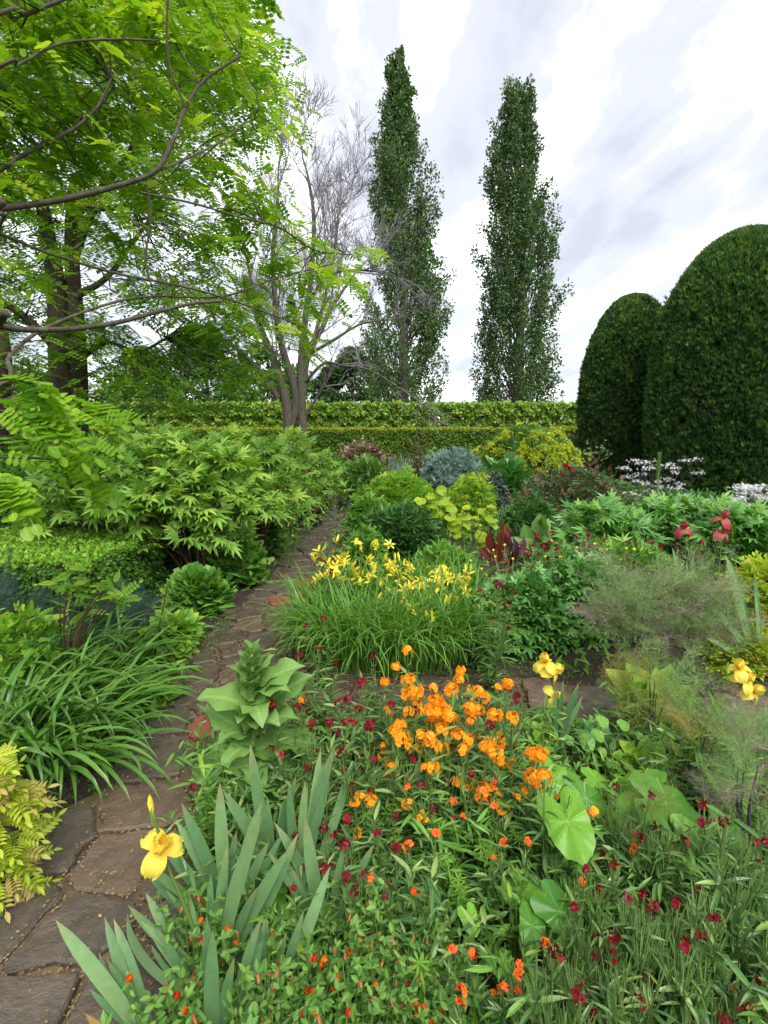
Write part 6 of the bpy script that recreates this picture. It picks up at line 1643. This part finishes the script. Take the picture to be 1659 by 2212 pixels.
def iris_flowers(t, Y, stem, flowers, buds, me, size=.06, r=.005, bud=None):
    o = np.array(t.location); s = MB()
    P = [AT(a, b, Y) - o for a, b in stem]; s.tube(smooth_path([np.array([0, 0, 0.0])] + P, 14), [r * 1.2, r * .7], 6); s.build('flower_stem', M_STEM, t, smooth=True)
    for (px, py, ax) in flowers:
        q = AT(px, py, Y - .02) - o; ax = norm(np.array(ax, float)); rr_ = rs.normal(size=3); d = rr_ - rr_.dot(ax) * ax
        place_leaf(t, me[0], q, d, ax, size * .95, 'standard_petals'); place_leaf(t, me[1], q - ax * .004, d, ax, size * 1.05, 'fall_petals')
        place_leaf(t, SPA, q - ax * size * .95, ax, d, size * 1.1, 'spathe')
    for (px, py, ax, sz) in buds:
        q = AT(px, py, Y) - o; place_leaf(t, bud or IBUD, q, np.array(ax, float), np.array([0, -1, 0.]), sz, 'bud'); place_leaf(t, SPA, q - norm(np.array(ax, float)) * sz * .5, np.array(ax, float), np.array([.3, -1, 0.]), sz * .9, 'spathe')
Yb = f_a.location[1]
iris_flowers(f_a, Yb - .04, [(440, 2080), (412, 1990), (385, 1925), (362, 1870), (340, 1790), (331, 1760)], [(348, 1830, (.35, -.45, .8))], [(330, 1762, (-.06, 0, 1), .062)], IY, .062)
t = thing('iris', 'pale yellow bearded iris in flower at the cross path behind the orange drift', 'iris', G(1203, 1600, .02), 'yellow irises in flower')
iris_flowers(t, t.location[1], [(1201, 1560), (1198, 1500), (1190, 1465)], [(1177, 1430, (-.2, -.3, 1)), (1196, 1448, (.6, -.5, .6)), (1200, 1506, (.3, -.5, .3))], [], IY, .06)
t = thing('iris', 'pale yellow bearded iris with three flowers at the right edge', 'iris', G(1640, 1640, .02), 'yellow irises in flower')
iris_flowers(t, t.location[1], [(1640, 1570), (1630, 1500), (1612, 1450)], [(1598, 1443, (-.3, -.3, 1)), (1612, 1470, (.2, -.4, .8)), (1628, 1494, (.4, -.5, .6))], [], IY, .056)
t = thing('iris', 'rose-red bearded iris with two flowers one above the other, right of centre', 'iris', G(1545, 1370, .02), 'rose-red irises'); Yr = t.location[1]
iris_flowers(t, Yr, [(1550, 1270), (1556, 1200), (1560, 1150)], [(1563, 1120, (.1, -.3, 1)), (1562, 1150, (.3, -.5, .8))], [], IRd, .072)
t = thing('iris', 'single rose-red bearded iris left of the double one, above the fennel', 'iris', G(1500, 1370, .02), 'rose-red irises')
iris_flowers(t, Yr, [(1495, 1270), (1488, 1200), (1478, 1160)], [(1476, 1142, (-.2, -.4, 1))], [(1486, 1165, (.2, 0, 1), .06)], IRd, .066, bud=IBUDR)
t = thing('iris', 'iris stem with closed dark red buds between the rose-red flowers', 'iris', G(1525, 1370, .02), 'rose-red irises')
iris_flowers(t, Yr, [(1512, 1290), (1508, 1220), (1515, 1175)], [], [(1515, 1180, (.1, 0, 1), .07), (1508, 1205, (-.2, 0, 1), .06)], IRd, .06, bud=IBUDR)

# ------------------------------------------------------------------ mullein
t = thing('mullein', 'tall woolly mullein with big wavy grey-green leaves standing beside the path', 'mullein', G(545, 1735, .02)); o_ = np.array(t.location); Ym = o_[1]
top = AT(545, 1405, Ym) - o_; s = MB(); s.tube(smooth_path([(0, 0, 0), top * .5 + [.0, 0, 0], top], 8), [.014, .008], 7); s.build('stem', M_MULL, t, smooth=True)
def bigleaf(w, arch, wave, prof_, seed, cols=3, n=12):
    r0 = np.random.RandomState(seed); V, A, F = [], [], []; y = z = 0.
    for i in range(n + 1):
        u = i / n; ang = .25 - arch * u ** 1.4
        if i: y += math.cos(ang) / n; z += math.sin(ang) / n
        hw = w * prof_(u); nx, nz = -math.sin(ang), math.cos(ang)
        for c in range(-cols, cols + 1):
            f_ = c / cols; e = 1 + (.07 * math.sin(i * 2.3 + c) if abs(c) == cols else 0)
            k = hw * (.22 * abs(f_) + wave * math.sin(u * 15 + (0 if c > 0 else 1.7) + seed) * f_ * f_)
            V.append((hw * f_ * e, y + nx * k, z + nz * k)); A.append((u, abs(f_)))
    m = 2 * cols + 1
    for i in range(n):
        for c in range(m - 1): a = i * m + c; F.append((a, a + 1, a + 1 + m, a + m))
    return T(V, F, A)
mp2 = lambda u: (.25 + .75 * math.sin(math.pi * min(1, u * .8 + .14)) ** .9) * (1 - u ** 6) if u < 1 else .02
ML = leaf_meshes([bigleaf(.25, a, wv, mp2, k) for k, (a, wv) in enumerate([(.7, .35), (1.3, .4), (1.9, .35), (.3, .25)])], M_MULL)
def lf_dir(px, py, dY=0.0): return AT(px, py, Ym + dY) - o_
for (u, tx, ty, dy, k) in [(.62, 425, 1520, -.05, 1), (.45, 470, 1600, -.10, 2), (.68, 648, 1440, .0, 1), (.55, 690, 1475, .08, 0), (.35, 690, 1620, .05, 1), (.30, 360, 1710, -.05, 1), (.38, 480, 1660, -.14, 2), (.48, 590, 1560, -.14, 1), (.60, 560, 1530, -.16, 2),
                           (.75, 500, 1470, -.06, 0), (.80, 600, 1440, .02, 0), (.5, 640, 1560, -.04, 1), (.18, 400, 1660, .05, 1), (.2, 620, 1720, -.1, 1), (.25, 560, 1700, -.16, 2), (.7, 520, 1430, .1, 0), (.7, 620, 1500, -.08, 1), (.42, 440, 1560, .05, 0), (.15, 690, 1690, -.03, 1), (.52, 510, 1560, -.12, 1)]:
    q = top * u; e_ = lf_dir(tx, ty, dy) - q; L_ = np.linalg.norm(e_)
    place_leaf(t, ML[k], q, e_ + UP * .08, UP * 1.0 + np.array([0, -.3, 0]) - norm(e_) * .2 + rs.normal(0, .1, 3), min(.31, max(.15, L_ * 1.12)))
for i in range(18):
    u = .74 + .26 * i / 18; a = i * 2.4; o = np.array([math.cos(a), math.sin(a), .35 + 1.1 * (u - .7) / .3]); place_leaf(t, ML[3], top * u, o, UP - np.array([math.cos(a), math.sin(a), 0]) * .6, .12 * (1.2 - (u - .74) * 2.6))

# ------------------------------------------------------------------ heart-shaped leaves
HM = leaf_meshes([HEART], M_HEART); HY = leaf_meshes([HEART], M_HEARTY); NM = leaf_meshes([DISC], M_NAST)
def heart_plant(label, base, lv, group, me=HM, name='heart_leaf_plant', cat='plant', stem_r=.003):
    t = thing(name, label, cat, base); t['group'] = group; o = np.array(t.location); s = MB()
    for (px, py, h, size, dx, dy, tilt) in lv:
        q = G(px, py, h) - o; s.tube(smooth_path([q * [.1, .1, 0], q * [.7, .7, .7], q], 6), [stem_r * 1.2, stem_r], 4)
        place_leaf(t, me[0], q, np.array([dx, dy, -.25]), UP + np.array([0, -tilt, 0]) + rs.normal(0, .1, 3), size)
    s.build('leaf_stalk', M_PALEG, t); return t
heart_plant('plant with the biggest heart-shaped leaf, hanging just right of the bed centre', G(1215, 1900), [(1226, 1775, .37, .165, .10, -1, 1.0), (1180, 1685, .31, .13, -.55, -.6, .7), (1265, 1725, .27, .125, .9, -.3, .55), (1225, 1665, .30, .11, .5, .5, .3), (1285, 1680, .22, .09, .9, .2, .4), (1170, 1625, .22, .08, -.7, .5, .4)], 'heart-shaped leaf plants')
heart_plant('plant with large pale leaves seen through fennel wisps at the right', G(1450, 1860), [(1440, 1735, .26, .20, .9, -.1, .7), (1385, 1690, .26, .14, -.5, .5, .6), (1500, 1825, .22, .14, .7, -.7, .8), (1570, 1790, .2, .1, .6, -.5, .9), (1470, 1800, .2, .13, -.3, -.9, .7), (1545, 1690, .22, .09, .5, .4, .6), (1350, 1750, .2, .11, -.8, -.3, .6)], 'heart-shaped leaf plants')
heart_plant('low heart-leaved plant with a bright lit leaf, in front of the biggest heart leaf', G(1170, 2090), [(1150, 2000, .20, .085, -.3, -.9, .7), (1210, 1970, .22, .12, .6, -.6, .7), (1130, 1930, .2, .12, -.5, .6, .5), (1190, 2010, .16, .1, .7, -.7, .8), (1240, 1990, .15, .09, .8, 0, .6)], 'heart-shaped leaf plants')
heart_plant('small bright round-leaved plant near the bottom centre', G(1010, 2090), [(1015, 1985, .20, .06, .3, -.9, .8), (960, 2110, .14, .075, -.4, -.7, .6), (1040, 2160, .12, .07, .7, -.5, .5), (830, 2090, .14, .075, .2, -.8, .6), (880, 2140, .14, .07, -.6, -.6, .6)], 'heart-shaped leaf plants')
heart_plant('round green leaf plant between the iris fans and flame wallflowers', G(800, 1990), [(800, 1905, .15, .06, .3, -.9, .6), (855, 2060, .1, .06, .8, -.5, .6), (600, 1930, .12, .07, .2, -.9, .6), (570, 1960, .1, .08, -.5, -.7, .6), (640, 1970, .1, .08, .6, -.6, .6), (740, 1960, .1, .06, .6, -.6, .6)], 'heart-shaped leaf plants')
heart_plant('yellowing leaf plant in the shade below the biggest heart leaf', G(1140, 1880), [(1150, 1840, .12, .08, .2, -.9, .8), (1130, 1880, .09, .06, -.3, -.9, .5)], 'heart-shaped leaf plants', HY)
heart_plant('nasturtium with round veined leaves right of the orange drift', G(1290, 1680), [(1266, 1605, .24, .075, 1, 0, .8), (1300, 1560, .28, .062, 1, 0, .6), (1345, 1568, .27, .058, 1, 0, .5), (1290, 1590, .24, .065, 1, .3, .6), (1228, 1600, .2, .05, 1, 0, .7), (1300, 1625, .16, .045, 1, .2, .8), (1380, 1590, .2, .04, 1, 0, .7), (1320, 1650, .15, .045, 1, 0, .8)], 'nasturtiums', NM, 'nasturtium', 'nasturtium', .0018)
heart_plant('nasturtium with pale round leaves among the seed stems at the lower right', G(1560, 1960), [(1540, 1870, .2, .06, 1, 0, .6), (1620, 1850, .2, .055, 1, 0, .6), (1500, 1900, .18, .05, 1, 0, .6), (1590, 1900, .16, .06, 1, .2, .6), (1640, 1920, .18, .05, 1, .2, .6), (1440, 1880, .15, .045, 1, 0, .6)], 'nasturtiums', NM, 'nasturtium', 'nasturtium', .0018)
# large crinkled leaves behind the fennel, at the cross path
DK = leaf_meshes([bigleaf(.30, 1.1, .4, mp2, 5), bigleaf(.26, 1.6, .3, mp2, 6)], M_TROLL)
PK = leaf_meshes([bigleaf(.30, 1.1, .3, mp2, 7), bigleaf(.28, .6, .3, mp2, 8)], M_FRESH)
def rosette_plant(label, loc, tips, Y, me, h0=.02, smax=.4, group='big crinkled leaf plants'):
    t = thing('broad_leaf_plant', label, 'plant', loc); t['group'] = group; o = np.array(t.location)
    for i, (px, py, dy) in enumerate(tips):
        e_ = AT(px, py, Y + dy) - o; L_ = np.linalg.norm(e_); place_leaf(t, me[i % 2], np.array([0, 0, h0]), e_ + UP * .1, UP - norm(e_) * .5 + np.array([0, -.5, 0]), min(smax, L_ * 1.1))
    return t
b = G(1290, 1640); rosette_plant('dark crinkled-leaved plant beside the cross path, left of the fennel stems', b, [(1245, 1490, 0), (1225, 1530, -.05), (1272, 1475, .05), (1325, 1560, -.1), (1240, 1575, -.08)], b[1], DK, smax=.2)
b = G(1400, 1600); rosette_plant('pale crinkled-leaved plant behind the fennel stems at the cross path', b, [(1310, 1430, .1), (1330, 1400, .1), (1380, 1420, 0), (1460, 1430, .05), (1500, 1500, 0), (1350, 1500, -.1), (1440, 1480, -.1)], b[1], PK)
b = G(1170, 1650); rosette_plant('small upright oval-leaved plant right of the orange drift', b, [(1155, 1560, 0), (1175, 1545, .05), (1200, 1590, 0), (1140, 1600, -.05)], b[1], PK, smax=.2)
b = G(1380, 1700); rosette_plant('leafy green plant under the nasturtium and fennel', b, [(1340, 1600, 0), (1400, 1590, .05), (1430, 1640, 0), (1360, 1650, -.1), (1320, 1640, -.05), (1450, 1600, .1), (1410, 1670, -.1)], b[1], PK, smax=.22)
# ------------------------------------------------------------------ cleavers, rock roses, low filler
r0 = np.random.RandomState(51)
CLM = leaf_meshes([WHORL], M_CLEAV, 'whorl')
def cleavers(label, stem, h=.25):
    t = thing('cleavers', label, 'weed', G(stem[0][0], stem[0][1], 0), 'pale whorled cleavers'); o = np.array(t.location); s = MB()
    P = smooth_path([(0, 0, 0)] + [G(a, b, h * (i + 1) / len(stem[1:])) - o for i, (a, b) in enumerate(stem[1:])], 12); s.tube(P, .0022, 4); s.build('stem', M_CLEAV, t)
    for i in range(1, 12):
        ax = P[min(i + 1, 11)] - P[i - 1]; rr_ = r0.normal(size=3); ax = norm(ax); place_leaf(t, CLM[0], P[i], rr_ - rr_.dot(ax) * ax, ax, .052 * (1.15 - .05 * i), 'whorl')
for i, (lab, stm) in enumerate([('long pale cleavers stem running diagonally through the bed centre', [(1240, 2060), (1210, 1930), (1160, 1850), (1110, 1800)]), ('cleavers with star whorls left of the small round leaves', [(1090, 2140), (1060, 2040), (1000, 1960), (990, 1900)]),
      ('cleavers beside the flame wallflowers at the middle', [(830, 1960), (830, 1880), (800, 1800), (790, 1760)]), ('cleavers near the bottom edge right of centre', [(1180, 2260), (1140, 2150), (1090, 2080)]), ('cleavers between two iris fans', [(780, 1900), (800, 1800), (860, 1740)]), ('short cleavers at the bottom among the rock roses', [(930, 2240), (920, 2140), (905, 2080)]),
      ('cleavers in front of the alone standing iris blade', [(900, 1980), (930, 1900), (960, 1850)]), ('cleavers under the heart leaves', [(1110, 1950), (1080, 1880), (1040, 1830)])]): cleavers(lab, stm)
def rock_rose(seed):
    r1 = np.random.RandomState(seed); t = thing('rock_rose', 'x', 'rock rose', (0, -30, 0)); s = MB(); f = MB(); fl_ = []
    for i in range(15):
        a = r1.rand() * 6.28; e_ = np.array([math.cos(a) * .12 * r1.rand(), math.sin(a) * .12 * r1.rand(), .14 + .13 * r1.rand()]); P = smooth_path([(0, 0, 0), e_ * [.7, .7, .5], e_], 7); s.tube(P, .0013, 3)
        for k in range(20):
            q = P[r1.randint(1, 7)]; f.inst(ELL, q, r1.normal(size=3) * [1, 1, .5] + [0, 0, .3], UP + r1.normal(0, .5, 3), .012 + .012 * r1.rand())
        fl_.append(e_)
    s.build('stem', M_STEM, t); f.build('foliage', M_SUNR, t, kind='stuff'); 
    for i, e_ in enumerate(fl_[:6]):
        b1 = MB()
        if i < 2: inst_up(b1, CUP, e_, np.array([r1.normal(0, .6), -.4, 1]), .016); b1.build('flower', M_RED if i else M_FLAME, t, True)
        else: b1.inst(BUD, e_, np.array([r1.normal(0, .5), 0, -1.0]), r1.normal(size=3), .022); b1.build('drooping_bud', M_PINKB, t, True)
    return t
RR_ = [rock_rose(i) for i in range(4)]
for q in RR_: pr_h[q.name] = .27
k = 0
for px, py in [(840, 2160), (850, 2120), (800, 2110), (720, 2100), (780, 2020), (760, 2060), (700, 2150), (640, 2180), (740, 2180), (820, 2200), (880, 2190), (900, 2120), (690, 2060), (600, 2200), (560, 2210), (660, 2110), (960, 2150), (790, 2230), (700, 2240), (620, 2130), (850, 2060), (930, 2060), (430, 1985), (470, 2010), (410, 2050), (520, 2190), (400, 2180), (360, 2200), (440, 2200)]:
    p = G(px, py, .2); dup_or_move(RR_[k % 4], (p[0], p[1], 0), r0.rand() * 6, .95 + .35 * r0.rand(), 'rock rose with salmon-red buds ' + ('among the lowest iris blades' if px < 620 else 'at the very bottom edge of the view' if py > 2170 else 'in the bottom centre of the bed'), 'rock roses at the bottom of the bed'); k += 1
# filler plants so that hardly any soil shows
def filler(seed, tm, mat, size, n, h):
    r1 = np.random.RandomState(seed); t = thing('leafy_weed', 'x', 'plant', (0, -30, 0)); f = MB(); s = MB()
    for i in range(5):
        e_ = np.array([r1.normal(0, .06), r1.normal(0, .06), h * (.6 + .5 * r1.rand())]); P = smooth_path([(0, 0, 0), e_ * [.5, .5, .6], e_], 6); s.tube(P, .0018, 3); m_ = n // 5
        idx = r1.randint(0, 6, m_); f.inst(tm, P[idx] + r1.normal(0, .012, (m_, 3)), r1.normal(size=(m_, 3)) * [1, 1, .35] + [0, 0, .25], UP + r1.normal(0, .35, (m_, 3)), size * (.6 + .7 * r1.rand(m_)))
    s.build('stem', M_STEM, t); f.build('foliage', mat, t, kind='stuff'); return t
FL_ = [filler(1, LANCE2, M_WALL, .062, 130, .24), filler(2, LANCE, M_WALL, .05, 120, .2), filler(3, OVATE, M_COVER, .028, 150, .16), filler(4, LANCE, M_COVER, .045, 110, .2), filler(5, LOBED, M_FRESH, .038, 60, .14), filler(6, LANCE2, M_MID, .06, 110, .26)]
for q in FL_: pr_h[q.name] = .22
FLN = ['low narrow-leaved wallflower seedling', 'low dark lance-leaved growth', 'low growth of small oval leaves', 'low growth of fresh lance-shaped leaves', 'low seedling with small lobed leaves', 'loose narrow-leaved green growth']
k = cntf = 0
FRONT = np.array([(395, 2200), (400, 1900), (425, 1760), (480, 1625), (720, 1595), (1000, 1577), (1300, 1580), (1750, 1600), (1900, 2000), (1900, 2500), (1200, 2600), (400, 2600)], float)
FP = np.array([G(a, b) for a, b in FRONT])[:, :2]
while cntf < 225 and k < 20000:
    k += 1; p = np.array([[r0.uniform(-1.2, 2.6), r0.uniform(.55, 2.6)]])
    if not inpoly(p, FP)[0] or path_sd(p)[0] < .05: continue
    d_ = p[0]; cntf += 1
    pr = FL_[[0, 1, 2, 3, 4, 5][r0.randint(6)]]
    dup_or_move(pr, (d_[0], d_[1], 0), r0.rand() * 6.28, .8 + .5 * r0.rand(), FLN[FL_.index(pr)] + (' on the right side of the front bed' if d_[0] > .75 else (' in the centre of the front bed' if d_[0] > -.05 else ' at the left of the front bed')), 'low leafy growth of the front bed')
# ground cover, one mass
def cover(name, label, poly, n, size, tm, mat, z=.03, lim=.05, seed=3, xr=(-6, 9), yr=(.5, 19)):
    r1 = np.random.RandomState(seed); P = np.c_[r1.uniform(*xr, n), r1.uniform(*yr, n)]
    if poly is not None: P = P[inpoly(P, poly)]
    P = P[path_sd(P) > lim]; n = len(P); f = MB(); P3 = np.c_[P, .03 + z * r1.rand(n)]
    f.inst(tm, P3, r1.normal(size=(n, 3)) * [1, 1, .3] + [0, 0, .25], UP + r1.normal(0, .35, (n, 3)), size * (.6 + .8 * r1.rand(n)))
    tag(f.build(name, mat), label, None, None, 'stuff')
cover('ground_cover', 'small mixed green leaves covering the soil of the front bed', FP, 13000, .035, SIMPLE2, M_COVER, .07, xr=(-1.5, 3.2), yr=(.5, 2.7))
cover('undergrowth', 'green undergrowth covering the soil between the plants of the far beds', None, 30000, .11, KITE, M_MID, .16, .0, 5, yr=(2.3, 19))
cover('path_edge_moss', 'tiny moss and grass tufts along the edges of the stone path', None, 15000, .018, TUFT, M_COVER, .0, -.03, 6, xr=(-2.2, 3), yr=(.6, 4))
# dry straw and stalks between the fading wallflowers
M_STRAW = leaf_mat('straw', (0.36, 0.26, 0.12), (0.16, 0.10, 0.05), rib=0, trans=0, noise=0, rough=.7)
def straw(label, px, py, n, spread, h, seed):
    r1 = np.random.RandomState(seed); t = thing('dry_stalks', label, 'dead stalks', G(px, py, 0)); f = MB()
    for i in range(n):
        a = r1.normal(0, spread, 3) * [1, .7, 0] + [0, 0, h * r1.rand()]; b_ = a + norm(r1.normal(0, 1, 3) * [1, 1, .45] + [0, 0, .35]) * (.08 + .16 * r1.rand())
        f.tube(smooth_path([a, (a + b_) / 2 + r1.normal(0, .012, 3), b_], 5), [.0016, .0007], 3, rnd=r1.rand())
    f.build('stalk', M_STRAW, t, kind='stuff')
straw('tangle of dry straw-coloured stalks among the fading wallflowers at the right', 1430, 2010, 60, .10, .12, 1)
straw('dry yellowish stalks left of the separate iris fan', 730, 1860, 45, .07, .12, 2)
straw('dry stalks under the yellowing leaf below the biggest heart leaf', 1140, 1960, 22, .05, .08, 3)
straw('pale dry stalks near the bottom centre of the bed', 1000, 2180, 26, .08, .1, 4)
